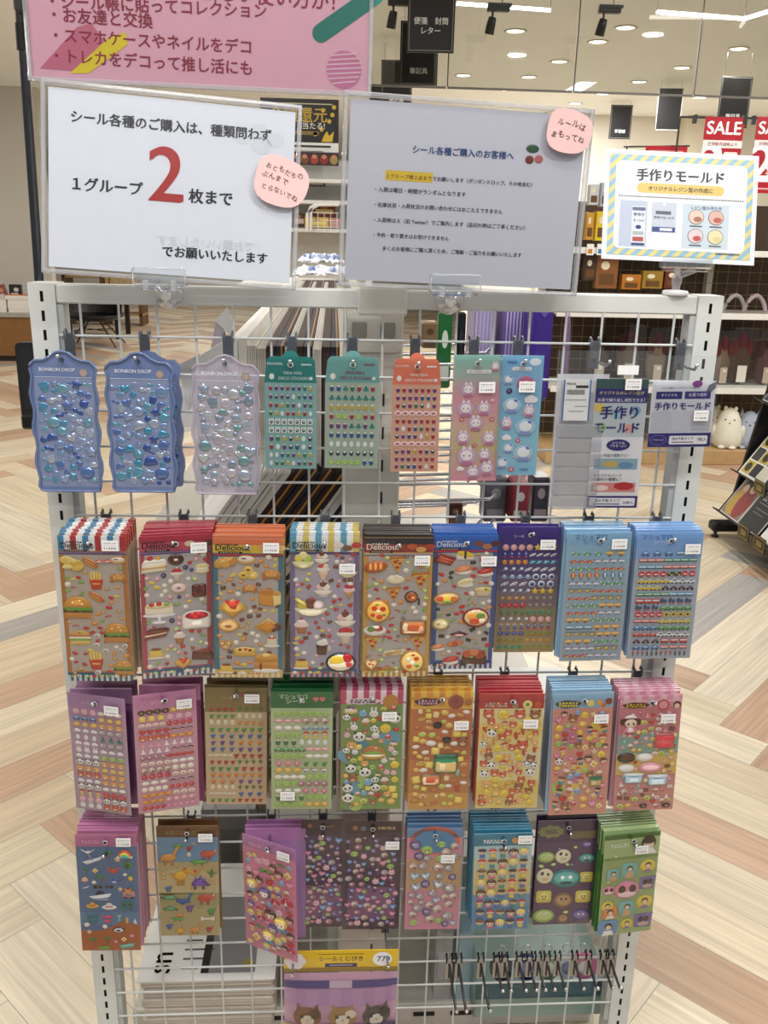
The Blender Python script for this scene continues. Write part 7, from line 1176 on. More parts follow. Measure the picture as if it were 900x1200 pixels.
sheet('3i', 'pink cafe sticker sheet with a maid doll and plaid header', 'pink cafe sheets', lambda m, W, H: (m.rect(-W / 2, W / 2, -H, 0, -.0005, 'c8808a'), m.rect(-W / 2, W / 2, -.5 * H, -.33 * H, -.0006, '8aa8a0'), m.rect(-W / 2, W / 2, -.68 * H, -.5 * H, -.0006, 'd8bc60'), m.rect(-W / 2, W / 2, -H, -.7 * H, -.0006, 'd0908c')), ('plaid', 'd890a8', 'e4b8c4'), .1,
      scat(['donut', 'greendonut', 'bit_pink', 'cupcake', 'meringue', 'icecream', 'bit_choc', 'yellowbun', 'bit_straw', 'pinkmeringue', 'mintjuice', 'toast'], .13, .985, (.0034, .005), 66, 18, extra=[('maid', .19, .25, .17), ('cherrybox', .76, .39, .17), ('icebox', .3, .71, .16), ('icebox', .7, .73, .17), ('darkoval', .16, .53, .15), ('oval', .46, .53, .14), ('oval', .17, .62, .14), ('pinkoval', .57, .62, .2), ('greendonut', .11, .96, .07), ('chocodonut', .5, .96, .07), ('chocodonut', .88, .96, .075), ('greendonut', .35, .9, .07), ('greendonut', .55, .89, .07), ('resin', .16, .83, .07)]), n=8, tag=(.78, .19), logo=marks((.26, .085, .38, .04, '4a3a14', ('c8a83a', 'e0c860', 'a8842c')), (.7, .085, .1, 'c84858'), (.7, .085, .07, 'e0a0a8'), (.92, .085, .065, '5a2c24'), (.92, .095, .045, 'e8c8b0')), under='d8a4b4', edge='b87a88')
# --- row four
def beach_paint(m, W, H):
    m.rect(-W / 2, W / 2, -H * .82, 0, -.0005, '56779e'); m.rect(-W / 2, W / 2, -H * .77, -H * .66, -.0006, '5f88ac'); m.rect(-W / 2, W / 2, -H, -H * .82, -.0006, 'b0673c'); m.poly([(-W / 2, -H * .84), (-W * .1, -H * .82), (W * .2, -H * .74), (W / 2, -H * .78), (W / 2, -H * .9), (-W / 2, -H * .9)], -.0007, 'b0673c')
sheet('4a', 'blue beach sticker sheet with boats and palms and pink header', 'beach holiday sheets', beach_paint, ('flat', 'b8709c'), .1, food([('gull', .2, .145, .14), ('jet', .27, .21, .2), ('palm', .52, .165, .1), ('rainbow', .8, .165, .13), ('melon', .84, .255, .1), ('starfish', .68, .205, .08), ('flower', .3, .3, .06), ('palm', .15, .3, .07), ('shell', .12, .375, .08), ('palm', .38, .365, .1), ('crab', .6, .3, .11), ('pineapple', .88, .36, .08), ('whale', .64, .385, .11), ('shades', .33, .44, .09), ('shades', .52, .44, .08), ('jet', .13, .44, .07), ('boat2', .36, .51, .21), ('starfish', .7, .46, .06), ('beachcar', .84, .495, .13), ('strawhat', .22, .595, .12), ('whitehat', .5, .605, .14), ('flipflop', .8, .605, .13), ('bikini', .21, .715, .14), ('pinksuit', .46, .72, .11), ('drink', .66, .705, .07), ('surfboard', .79, .73, .08), ('surftent', .92, .74, .07), ('ring', .64, .815, .12), ('starfish', .14, .83, .06), ('palm', .2, .91, .1), ('palm', .45, .9, .09), ('pinkflower', .58, .92, .05), ('flower', .72, .9, .06), ('pinkflower', .86, .87, .06), ('leafboat', .77, .955, .16), ('cactusleaf', .38, .975, .12)], ['bit_cream'], nb=4, seed=3, sc=.9), n=11, tag=(.8, .05), logo=marks((.26, .06, .36, .035, None, ('e4b0d0', 'd898c4'))), under='c89ab8', edge='a87858', taglow=.04)
def dino_paint(m, W, H):
    m.rect(-W / 2, W / 2, -H * .32, 0, -.0005, '6a94b8'); m.rect(-W / 2, W / 2, -H, -H * .32, -.0005, 'b8a878'); m.poly([(-W / 2, -H * .42), (0, -H * .36), (W / 2, -H * .44), (W / 2, -H * .6), (-W / 2, -H * .62)], -.0006, 'c8b888'); m.rect(-W * .5, W * .5, -H * .72, -H * .6, -.0006, 'a8a070')
sheet('4b', 'dinosaur sticker sheet with brown header over sand and sky', 'large dinosaur sheets', dino_paint, ('flat', '6a4a2c'), .1, food([('sauro', .2, .26, .2), ('croc', .35, .17, .12), ('smalldino', .52, .19, .08), ('egg', .52, .25, .06), ('tricera', .83, .24, .15), ('croc', .68, .32, .17), ('trex', .37, .44, .2), ('ptero', .6, .41, .17), ('fern', .88, .42, .12), ('stego', .68, .5, .17), ('plesio', .4, .66, .16), ('bluedino', .16, .55, .1), ('anky', .17, .63, .15), ('tricera', .78, .64, .17), ('croc', .3, .84, .13), ('greendino', .86, .76, .12), ('bone', .8, .84, .13), ('anky', .18, .735, .13), ('orangedino', .33, .8, .1), ('bluedino', .15, .9, .1), ('trex', .33, .95, .1), ('sauro', .6, .93, .13), ('smalldino', .82, .93, .1), ('purpledino', .5, .73, .12)], ['bit_leaf', 'bit_bean'], nb=8, seed=3, sc=.92), n=2, tag=(.8, .09), logo=marks((.4, .055, .6, .04, None, ('8a6a3c', 'a07a44', '6a8a4a'))), under='8a6a48')
sheet('4c', 'pink doll sticker sheet swung forward on its hook', 'pink doll sheets', colour_paint(['d88aa4', 'e8a8bc', 'e0b8c8', 'e890b0', 'dcd0dc'], 6), ('flat', 'b57aae'), .1, scat(['girl', 'blonde', 'purplehair', 'redkid', 'heart', 'blonde', 'umbrella', 'bow', 'bit_straw', 'girl', 'bubblepink', 'cupcake', 'flower', 'bubbleblue'], .13, .99, (.0048, .0085), 46, 21, extra=[('bow', .42, .27, .12), ('blonde', .16, .42, .12), ('purplehair', .4, .47, .13), ('girl', .5, .65, .12), ('blonde', .7, .7, .14), ('blonde', .45, .85, .13), ('umbrella', .82, .5, .12)]), n=4, tag=(.8, .07), logo=marks((.25, .065, .3, .035, None, ('f4c8d8', 'e8a0c0'))), under='a87cb0', backyaw=0.0)
FP = ['resin', 'bubblepink', 'geyser', 'heart', 'resin2', 'gem', 'bubblegreen', 'geyser', 'blueheart', 'tinypurple']
def dark_paint(m, W, H):
    m.rect(-W / 2, W / 2, -H, 0, -.0005, '4a2f42'); m.rect(-W * .4, W * .4, -H * .42, -.14 * H, -.0006, '584652'); m.rect(-W * .42, W * .42, -H * .9, -H * .6, -.0006, '8a5a7c')
sheet('4d', 'dark plum sticker sheet beside the swung pink doll sheet', 'dark plum sheets', dark_paint, ('flat', '3a2030'), .1, scat(FP, .13, .985, (.0036, .006), 56, 31), n=1, tag=None, logo=marks((.6, .055, .4, .025, None, ('a88a5a', '8a6a5a')), (.2, .05, .06, 'a06a4a')), under='4a2f42')
sheet('4e', 'dark plum sticker sheet with white tag and gold script', 'dark plum sheets', dark_paint, ('flat', '3a2030'), .1, scat(FP, .13, .985, (.0038, .006), 64, 32), n=1, tag=(.84, .2), logo=marks((.74, .055, .36, .03, None, ('c8a860', 'e0d0a0')), (.2, .055, .05, 'a06a4a'), (.34, .06, .05, '6a7a8a')), under='4a2f42')
sheet('4f', 'rainbow sticker sheet of shiny resin like animals', 'resin animal sheets', lambda m, W, H: (m.rect(-W / 2, W / 2, -H, 0, -.0005, 'd890a8'), m.disc(0, -.12 * H, W * .45, W * .3, -.0006, 'd86a4a', 20), m.disc(0, -.13 * H, W * .38, W * .24, -.0007, '4a88b8', 20), m.rect(-W / 2, W / 2, -H * .6, -H * .3, -.0006, 'c8a078')), ('flat', '5a8ab8'), .09, scat(['resin', 'resin2', 'resin3', 'resin', 'geyser', 'resin2', 'bubblegreen'], .1, .985, (.0062, .0095), 30, 33), n=5, tag=(.74, .28), logo=None, under='b87a94', edge='8a6a7c')
KD = ['boykid', 'redkid', 'tealkid', 'girl', 'blonde']
sheet('4g', 'pale blue sticker sheet of little children in rows with teal header', 'children sheets', grad_paint(['5aa0b8', 'b8d4dc', 'c4d0b8', 'd8c890', 'd0c08c', '6a94b8', '5a88b4', '5a88b4']), ('flat', '2c7a98'), .12, grid([[(k, 1) for k in KD], [(k, 1) for k in KD[1:] + KD[:1]], [(k, 1) for k in KD[2:] + KD[:2]], [(k, 1) for k in KD[::-1]], [(k, 1) for k in KD[3:] + KD[:3]], [('redkid', 1), ('girl', 1), ('boykid', 1), ('blonde', 1), ('tealkid', 1), ('redkid', 1)], [(k, 1) for k in KD], [(k, 1) for k in KD[2:] + KD[:2]]], .14, .985, .05, .42), n=9, tag=(.86, .05), logo=marks((.32, .075, .4, .05, None, ('eef4f4', 'd8e8f0')), (.7, .07, .06, 'd8a05a')), under='2c7a98', edge='8ab0c0')
def blob_logo(m, W, H): m.poly([((-.28 + .2 * math.cos(q) * (1 + .15 * (i % 2))) * W, (-.1 + .05 * math.sin(q) * (1 + .3 * (i % 2))) * H) for i, q in enumerate([2 * PI * k / 18 for k in range(18)])], -.001, '8a8a5c'); mark(m, W, H, .22, .1, .24, .05, None, ('3a2c4a', '4a3a5a')); m.rect(W * .05, W * .48, -.17 * H, -.1 * H, -.0009, '7a6a48')
sheet('4h', 'purple sticker sheet of round creatures in patches', 'purple creature sheets', grad_paint(['4a3058', '583a62', '5c3e66', '60426a', '644668']), None, .1, food([('blob_green', .16, .34, .13), ('blob_white', .45, .335, .13), ('blob_teal', .85, .36, .12), ('blob_white', .16, .52, .14), ('blob_teal', .52, .55, .23), ('blob_yellow', .87, .54, .1), ('blob_yellow', .16, .72, .12), ('blob_brown', .5, .76, .17), ('blob_yellow', .84, .73, .12), ('blob_green', .18, .91, .16), ('blob_brown', .52, .94, .09), ('blob_violet', .82, .91, .13), ('blob_violet', .84, .23, .08)], ['bit_lime', 'geyser'], nb=7, v0=.2, v1=.97, seed=4), n=2, tag=None, logo=blob_logo, under='4a3058')
sheet('4i', 'green sticker sheet of square portraits with a dark haired person on its header', 'green portrait sheets', grad_paint(['7a9c5c', '9cb078', 'a0b480', 'a0b47c']), ('flat', 'a8c088'), .22, food([('patch_teal', .2, .39, .11), ('patch_teal', .49, .36, .14), ('patch_yellow', .82, .33, .12), ('patch_pink', .14, .54, .1), ('patch_pink', .47, .55, .2), ('patch_purple', .84, .5, .13), ('patch_yellow', .14, .7, .1), ('patch_orange', .2, .77, .12), ('patch_teal', .5, .74, .14), ('patch_yellow', .82, .69, .13), ('patch_blue', .18, .92, .16), ('patch_yellow', .53, .9, .1), ('patch_purple', .83, .88, .15)], ['bit_lime'], nb=2, seed=4), n=10, tag=(.66, .15), logo=lambda m, W, H: (m.rect(-W * .5, W * .5, -.045 * H, 0, -.0009, '3a6a2c'), mark(m, W, H, .28, .105, .4, .05, None, ('f0f4e8', 'dfe8d4')), m.disc(W * .3, -.1 * H, W * .13, W * .15, -.0011, '3a2a22', 14), m.disc(W * .3, -.12 * H, W * .1, W * .12, -.0013, 'f0d4c0', 14), m.poly([(W * .14, -.21 * H), (W * .46, -.21 * H), (W * .38, -.155 * H), (W * .22, -.155 * H)], -.0014, 'f4f4f4'), m.disc(W * .3, -.085 * H, W * .12, W * .055, -.0015, '3a2a22', 14)), under='4a7a3c', edge='4f7a40')
# --- row one: wavy jelly blisters
def wavy(W, H):
    o = []; n = 15
    for k in range(n + 1): v = k / n; o.append((-W * .475 + .002 * math.sin(v * 22) , -H + .006 + v * (H - .022)))
    o += [(-W * .47, -.012), (-W * .4, -.006), (-W * .27, -.0055), (-W * .17, -.001), (-W * .1, .0045), (0, .0065), (W * .1, .0045), (W * .17, -.001), (W * .27, -.0055), (W * .4, -.006), (W * .47, -.012)]
    for k in range(n + 1): v = 1 - k / n; o.append((W * .475 - .002 * math.sin(v * 22 + 1), -H + .006 + v * (H - .022)))
    o += [(W * .44, -H + .001), (W * .4, -H), (-W * .4, -H), (-W * .44, -H + .001)]
    return o[::-1]
JK = ['jelly_round', 'jelly_bear', 'jelly_heart', 'jelly_drop', 'jelly_bow', 'jelly_shell', 'jelly_cup', 'jelly_star']
def jelly_sheet(key, lab, cols, base, mat, seed, back=False, hdcol='7d97c0'):
    x, yf, zt, W, H, yaw, roll = FIT[key]; o = thing('jelly_sticker_sheet', lab, 'sticker sheet', (x, yf, zt), (0, -roll, yaw), group='wavy jelly sticker sheets')
    ol = wavy(W, H); MB().slab(ol, -.001, .006, base).build('backing_card', mat, o)
    f = MB(); n = len(ol); f.tube([(p[0], -.0025, p[1]) for p in ol] + [(ol[0][0], -.0025, ol[0][1])], .0017, base, 6, False); f.build('rolled_edge', mat, o)
    h = MB(); h.text('BONBON DROP', -W * .08, -.0195, .01, 'dfe6f0', -.0016, 'c', .015, width=W * .52); h.disc(W * .3, -.021, .0055, .0055, -.0016, '8d8078', 16); h.disc(W * .3, -.021, .0042, .0042, -.0018, 'a8948c', 16); h.rect(-W * .42, W * .42, -.0275, -.0269, -.0016, 'c8d4e4'); h.build('header', 'printed', o)
    MB().rrect(-W * .43, W * .43, -H + .006, -.0285, .004, -.0013, '8b96b6' if mat == 'blister' else 'aaa7b6').build('inner_sheet', 'film', o)
    rg = random.Random(seed); it = []; tries = 0
    it.append(('jelly_round', W * .26, -H * .86, .0105))
    while tries < 5000 and len(it) < 84:
        tries += 1; s = rg.uniform(.0058, .0096) * max(.56, 1 - tries / 6000); xx = rg.uniform(-W * .4 + s * .5, W * .4 - s * .5); zz = -rg.uniform(.033 + s * .4, H - .008 - s)
        if all(math.hypot(xx - e[1], zz - e[2]) > (e[3] + s) * .82 for e in it): it.append((rg.choice(JK), xx, zz, s))
    for k, e in enumerate(it): put(o, e[0], e[1], e[2], e[3], -.0012, rg.uniform(-.5, .5), col=cols[k % len(cols)], mat='jelly', squash=.95)
    MB().disc(0, -.0045, .003, .003, -.0018, '3a4254', 10).build('hang_hole', 'plastic', o)
    hook(x, 1.295, zt - .0045, -yf + .012, short('steel hook carrying the ' + lab))
    if back:
        b_ = thing('jelly_sticker_sheet', 'second blue wavy jelly sticker sheet peeking out behind the front one', 'sticker sheet', (x + .0065, yf + .022, zt), (0, -roll, yaw + .05), group='wavy jelly sticker sheets'); MB().slab(ol, -.001, .006, base).build('backing_card', mat, b_)
        for k, e in enumerate(it): 
            if e[1] > W * .22: put(b_, e[0], e[1], e[2], e[3], -.0012, 0, col=cols[k % len(cols)], mat='jelly', squash=.6)
jelly_sheet('A', 'blue wavy jelly sticker sheet beside the slotted post', ['6080bc', '86a2cc', 'b4c0d4', '5a9cc0', '4262a8', '98aed0', '7aaec4'], '6c80ae', 'blister', 1)
jelly_sheet('B', 'blue wavy jelly sticker sheet second along from the slotted post', ['5c7cba', '7f9cc8', 'a8b6cc', '4a98bc', '3c5ca4', '8ea6cc', '66a6c0'], '6c80ae', 'blister', 2, True)
jelly_sheet('C', 'clear greyish wavy jelly sticker sheet over white paper', ['b0b8c8', 'c8c4d0', '9fb0c4', 'b8b4c0', '8a9cb0', 'c0c8cc', '7aa4a8'], 'b9b2c2', 'blister_clear', 3)
# --- row one: mini sticker cards with a tab
def tabcut(W, H):
    return [(-W / 2, -H), (W / 2, -H), (W / 2, -.035), (W * .46, -.006), (W * .4, -.001), (W * .16, -.001), (W * .11, .004), (W * .05, .0065), (-W * .05, .0065), (-W * .11, .004), (-W * .16, -.001), (-W * .4, -.001), (-W * .46, -.006), (-W / 2, -.035)]
def tabcard(hc, body):
    def f(m, W, H): m.rect(-W / 2, W / 2, -H, -.034, -.0005, body); m.poly([(-W / 2, -.035), (W / 2, -.035), (W * .46, -.006), (W * .4, -.001), (W * .16, -.001), (W * .11, .004), (W * .05, .0065), (-W * .05, .0065), (-W * .11, .004), (-W * .16, -.001), (-W * .4, -.001), (-W * .46, -.006)], -.0006, hc)
    return f
def mini(rows, seed):
    rg = random.Random(seed); return [[(rg.choice(k) if isinstance(k, list) else k, 1) for k in r] for r in rows]
T = ['tinycreature', 'tinyred', 'tinyblue', 'tinygreen', 'tinypurple', 'tinyyellow', 'tinywhite']
def mlogo(brand, c1, c2):
    return lambda m, W, H: (m.text(brand, -W * .3, -.012, .01, c1, -.0011, 'c', .02, width=W * .28) if brand else None, m.text('MINI MINI', W * .04, -.024, .01, c2, -.0011, 'c', .02, width=W * .34), m.text('DECO STICKERS', W * .06, -.031, .01, c2, -.0011, 'c', .02, width=W * .58), m.disc(-W * .36, -.027, W * .05, W * .06, -.0011, 'f0f0ec', 10), m.rect(W * .2, W * .4, -.012, -.010, -.0011, c2), m.rect(W * .36, W * .42, -.031, -.027, -.0011, 'e8f0ee'))
sheet('D', 'teal mini sticker card with tiny figures in rows', 'mini deco sticker cards', tabcard('257f7c', '86b3b3'), None, .1, grid(mini([[T] * 8, [T] * 8, [T] * 8, [T] * 8, ['tinyframe'] * 7, ['tinyframe'] * 7, [T] * 7, [T] * 7, [T] * 8, [T] * 8], 3), .24, .985, .06, .42), cut=tabcut, logo=mlogo('MOOMIN', 'e8f0ee', 'c8e4e0'), under='257f7c', hole=True, sleeve=True)
sheet('E', 'sage green mini sticker card with a red lettered header', 'mini deco sticker cards', tabcard('6fa6a4', 'a7b7a8'), None, .1, grid(mini([[['tinyteal', 'tinyred', 'tinyblue', 'tinygreen']] * 7, ['tinyteal'] * 7, ['tinyyellow'] * 7, [['tinyred', 'bubblegreen', 'tinyred']] * 7, [['tinypurple', 'tinyteal']] * 7, [['tinyblue']] * 7, ['tinywhite'] * 7, ['tinycreature'] * 7, [['bubblegreen', 'tinyblue', 'tinyred']] * 7], 5), .24, .985, .06, .44), cut=tabcut, logo=mlogo('', '48808a', '8a4a6a'), under='6fa6a4')
sheet('F', 'orange mini sticker card with tiny figures in rows', 'mini deco sticker cards', tabcard('de7a5e', 'd8a790'), None, .1, grid(mini([[['tinyred', 'tinypurple']] * 7, [['tinypurple', 'tinyblue']] * 7, [T] * 7, ['tinycloud'] * 6, [['tinyred', 'tinypurple']] * 7, [T] * 7, [T] * 7, ['tinycloud'] * 6, [T] * 7, [['tinypurple', 'tinyred']] * 7, [T] * 7], 7), .24, .985, .06, .42), cut=tabcut, logo=mlogo('MOOMIN', 'f4e0d8', 'f8ece4'), under='de7a5e')
# --- row one: heart sticker sheets
def pastel(cols):
    def f(m, W, H):
        n = 24
        for k in range(n):
            q = k / (n - 1) * (len(cols) - 1); a, b_ = hexc(cols[int(q)]), hexc(cols[min(int(q) + 1, len(cols) - 1)]); t = q - int(q); m.rect(-W / 2, W / 2, -H * (k + 1) / n, -H * k / n, -.0005, tuple(a[i] * (1 - t) + b_[i] * t for i in range(3)))
    return f
sheet('G', 'pastel pink and green sticker sheet of rabbits', 'pastel rabbit sheets', pastel(['8cc0b4', 'a8b8b0', 'd49aa8', 'd8a0a8', 'd4b49c', 'c8b888', 'd0a898', 'd898a8']), None, .1, food([('kitty', .32, .27, .14), ('lily', .2, .5, .06), ('kitty', .28, .42, .16), ('kitty', .67, .415, .14), ('bit_pink', .85, .35, .06), ('kitty', .5, .535, .15), ('lily', .85, .5, .06), ('kitty', .24, .65, .14), ('kitty', .8, .655, .14), ('lily', .5, .71, .06), ('kitty', .33, .8, .19), ('kitty', .72, .79, .13), ('cloudtag', .2, .9, .08), ('kitty', .48, .93, .14), ('kitty', .78, .9, .15), ('kitty', .88, .09, .09), ('lily', .67, .24, .06)], ['bit_pink', 'bit_yellow'], nb=12, v0=.2, v1=.97, seed=2, bs=(.0014, .002)), tag=(.71, .245), logo=lambda m, W, H: (m.rrect(-W * .22, W * .3, -.142 * H, -.112 * H, .002, -.001, 'f4f0f0'), m.text('オーロラシール', W * .04, -.136 * H, .01, 'a07a90', -.0013, 'c', .01, width=W * .42)), under='a8c8c0')
sheet('H', 'pastel sky blue sticker sheet of rabbits and clouds', 'pastel rabbit sheets', pastel(['7fb8e0', '8cbce0', '86bcdc', '8ac4dc', '92c8dc', '88c0dc']), None, .1, food([('kittyblue', .18, .2, .12), ('lily', .6, .23, .23), ('bit_berry', .22, .29, .08), ('kittyblue', .3, .41, .2), ('cloudtag', .75, .36, .15), ('kitty', .72, .455, .14), ('kitty', .2, .56, .14), ('kittyblue', .66, .59, .22), ('cloudtag', .22, .68, .11), ('lily', .5, .7, .07), ('kittyblue', .28, .77, .13), ('kittyblue', .65, .81, .22), ('kittyblue', .15, .9, .15), ('lily', .38, .95, .08)], ['bit_pink'], nb=8, v0=.2, v1=.95, seed=3, bs=(.0014, .002)), tag=(.62, .25), logo=lambda m, W, H: (mark(m, W, H, .25, .055, .3, .03, None, ('3a5aa0', '5a78b8')), m.rrect(-W * .24, W * .22, -.122 * H, -.092 * H, .002, -.001, 'f4f4f8'), m.text('オーロラシール', 0, -.117 * H, .01, '7a88b0', -.0013, 'c', .01, width=W * .38), mark(m, W, H, .7, .95, .26, .025, None, ('3a5aa0', '5a78b8')), m.disc(W * .3, -.05 * H, W * .14, W * .09, -.0009, 'e8f0f8', 14)), under='8cc0e0')
# --- row one: mould packs
x, yf, zt, W, H, yaw, roll = FIT['I']; navy = '2c2474'
o = thing('mould_pack', 'tall clear mould pack with tray column and printed card', 'pack', (x, yf, zt), (0, -roll, yaw))
MB().rect(-W / 2, W / 2, -H, .0, -.007, 'fff').build('clear_sleeve', 'clear', o); MB().rect(-W / 2, W / 2, -H, .028, .004, 'fff').build('clear_header_flap', 'acrylic', o)
m = MB(); m.rect(-W * .49, W * .06, -H * .99, -.003, .0015, 'cfd0d6'); m.build('grey_backing', 'film', o)
for k in range(6):
    z0_, z1_ = -H * (.36 + .107 * (k + 1)), -H * (.36 + .107 * k) - .002; MB().box(-W * .47, W * .03, -.004, .0008, z0_, z1_, 'e2e3e8', .002).build('mould_tray', 'hazy', o)
m = MB().box(-W * .43, -W * .14, -.0062, -.0056, -.34 * H, -.05 * H, 'f2f3f4'); m.rect(-W * .43, -W * .415, -.34 * H, -.05 * H, -.0064, '2a78b8'); m.rect(-W * .155, -W * .14, -.34 * H, -.05 * H, -.0064, '2a78b8'); m.text('特価文具', -W * .4, -.085 * H, .01, '2a2a2e', -.0065, 'l', .01, width=W * .1)
for k in range(18): m.rect(-W * .39 + k * W * .0105, -W * .39 + k * W * .0105 + W * .0055, -.155 * H, -.12 * H, -.0065, '26262a')
m.rect(-W * .3, -W * .17, -.108 * H, -.09 * H, -.0065, '2a2a2e')
for v, a, b_ in ((.19, -.4, -.18), (.235, -.3, -.17), (.27, -.36, -.2)): m.rect(W * a, W * b_, -v * H - .001, -v * H, -.0065, '9a9aa2')
m.build('stock_label', 'paper', o)
c0, c1 = -W * .08, W * .475; m = MB().box(c0, c1, -.0022, -.0012, -H * .99, -.045 * H, 'e9ebf1'); m.rect(c0, c1, -.21 * H, -.045 * H, -.0024, '3c5a5a'); m.rect(c0, c1, -.17 * H, -.115 * H, -.0026, navy); m.rect(c0, c1, -.215 * H, -.175 * H, -.0026, '3a3480'); cw = c1 - c0
m.text('オリジナルのレジン型が', (c0 + c1) / 2, -.155 * H, .01, 'f0e6a0', -.003, 'c', .01, width=cw * .86); m.text('お湯で繰り返し成形できる！', (c0 + c1) / 2, -.205 * H, .01, 'f4f4f8', -.003, 'c', .01, width=cw * .9); m.rect(c0, c1, -.46 * H, -.215 * H, -.0024, 'c3cdd4')
for k, (u, v, cc) in enumerate(((.1, .25, 'e8c860'), (.8, .27, '8ab0c8'), (.15, .39, '8ac878'), (.7, .4, 'e0a8a0'), (.45, .3, '9ac8d0'))): m.disc(c0 + cw * u, -v * H, cw * .1, cw * .09, -.0026, cc, 14)
m.text('手作り', (c0 + c1) / 2 - cw * .02, -.32 * H, .01, navy, -.0032, 'c', .04, width=cw * .72); m.text('モールド', (c0 + c1) / 2 - cw * .04, -.425 * H, .01, navy, -.0032, 'c', .04, width=cw * .86); m.disc(c0 + cw * .52, -.52 * H, cw * .23, H * .042, -.0028, navy, 20); m.text('クリアな', c0 + cw * .52, -.515 * H, .01, 'f0f0f8', -.003, 'c', .01, width=cw * .25); m.text('プラモールド', c0 + cw * .52, -.535 * H, .01, 'f0f0f8', -.003, 'c', .01, width=cw * .32)
m.text('レジン作品の型取りに！', c0 + cw * .4, -.605 * H, .01, '2a2a2e', -.003, 'c', .01, width=cw * .66); m.rect(c0 + cw * .08, c0 + cw * .93, -.7 * H, -.62 * H, -.0026, '8fb0c0'); m.disc(c0 + cw * .4, -.66 * H, cw * .16, H * .025, -.0028, 'c8b060', 12); m.disc(c0 + cw * .7, -.67 * H, cw * .15, H * .025, -.0028, '6a90b8', 12)
m.text('オリジナルパーツ', c0 + cw * .36, -.755 * H, .01, '2a2a2e', -.003, 'c', .01, width=cw * .55); m.text('の製作の複製に！', c0 + cw * .36, -.785 * H, .01, '2a2a2e', -.003, 'c', .01, width=cw * .55); m.rect(c0 + cw * .06, c0 + cw * .93, -.87 * H, -.8 * H, -.0026, 'd88a84'); m.disc(c0 + cw * .7, -.825 * H, cw * .2, H * .03, -.0028, 'b82a2a', 12); m.disc(c0 + cw * .25, -.84 * H, cw * .15, H * .022, -.0028, 'f0d8d4', 12)
m.rect(c0, c1, -.99 * H, -.9 * H, -.0026, navy); m.rrect(c0 + cw * .05, c0 + cw * .95, -.975 * H, -.915 * H, .002, -.0028, 'f2f2f6'); m.text('浅め平板タイプ', c0 + cw * .4, -.945 * H, .01, navy, -.003, 'c', .015, width=cw * .5); m.text('10枚入', c0 + cw * .82, -.96 * H, .01, navy, -.003, 'c', .015, width=cw * .2); m.rect(c0 + cw * .12, c0 + cw * .65, -.966 * H, -.957 * H, -.003, '6a6a90'); m.build('printed_card', 'printed', o)
price_tag(o, W * .3, -.08 * H, -.0075); MB().box(W * .12, W * .34, -.0078, -.0072, -.012 * H, .01, 'f4f6f8').build('tape_strip', 'paper', o)
hook(x - .005, 1.295, zt + .012, .07, 'wavy steel hook carrying the tall clear mould pack')
x, yf, zt, W, H, yaw, roll = FIT['J']
o = thing('mould_pack', 'small clear mould pack with navy bottom band by the slotted post', 'pack', (x, yf, zt), (0, -roll, yaw))
MB().rect(-W / 2, W / 2, -H, .0, -.006, 'fff').build('clear_sleeve', 'clear', o); MB().rect(-W * .52, W * .54, -H * 1.02, .032, .004, 'fff').build('clear_header_flap', 'acrylic', o)
m = MB().box(-W * .49, W * .49, -.0005, .0005, -H, -.002, 'd5d8e2'); m.rect(-W * .42, -.02 * W, -.28 * H, -.17 * H, -.0008, navy); m.rect(W * .02, W * .42, -.28 * H, -.17 * H, -.0008, '3a3480'); m.disc(W * .2, -.06 * H, W * .08, H * .05, -.0008, '7a3a80', 14); m.poly([(W * .3, -.3 * H), (W * .49, -.12 * H), (W * .49, -.02 * H), (W * .38, -.08 * H)], -.0007, '6a7078')
m.text('レジン作品オリジナルパーツの製作に', -W * .05, -.13 * H, .01, '55587a', -.001, 'c', .005, width=W * .6); m.text('オリジナル', -W * .22, -.24 * H, .01, 'e8e8f0', -.001, 'c', .01, width=W * .25); m.text('お湯で成形', W * .22, -.24 * H, .01, 'e8e8f0', -.001, 'c', .01, width=W * .28); m.text('手作りモールド', 0, -.43 * H, .01, navy, -.0012, 'c', .04, width=W * .86)
for k in range(3): m.rect(-W * .47 + k * W * .315, -W * .47 + k * W * .315 + W * .3, -.76 * H, -.46 * H, -.0009, ['c2c5d0', 'c9ccd6', 'bfc2cc'][k])
m.rect(-W * .49, W * .49, -H, -.79 * H, -.001, navy); m.disc(-W * .33, -.89 * H, W * .13, H * .075, -.0012, '8a86c0', 18); m.disc(-W * .33, -.89 * H, W * .122, H * .068, -.0014, navy, 18); m.text('プラモールド', -W * .33, -.9 * H, .01, 'e8e8f4', -.0016, 'c', .01, width=W * .18); m.rrect(-W * .16, W * .44, -.96 * H, -.83 * H, .002, -.0013, 'f2f2f6'); m.text('浅め平板タイプ', W * .05, -.89 * H, .01, navy, -.0015, 'c', .015, width=W * .34); m.text('7枚入', W * .35, -.91 * H, .01, navy, -.0015, 'c', .015, width=W * .15); m.rect(-W * .12, W * .22, -.935 * H, -.92 * H, -.0015, '6a6a90'); m.build('printed_card', 'printed', o)
price_tag(o, W * .28, -.52 * H, -.0065, .02, .014)
hook(x + .004, 1.295, zt + .016, .06, 'wavy steel hook carrying the small clear mould pack')
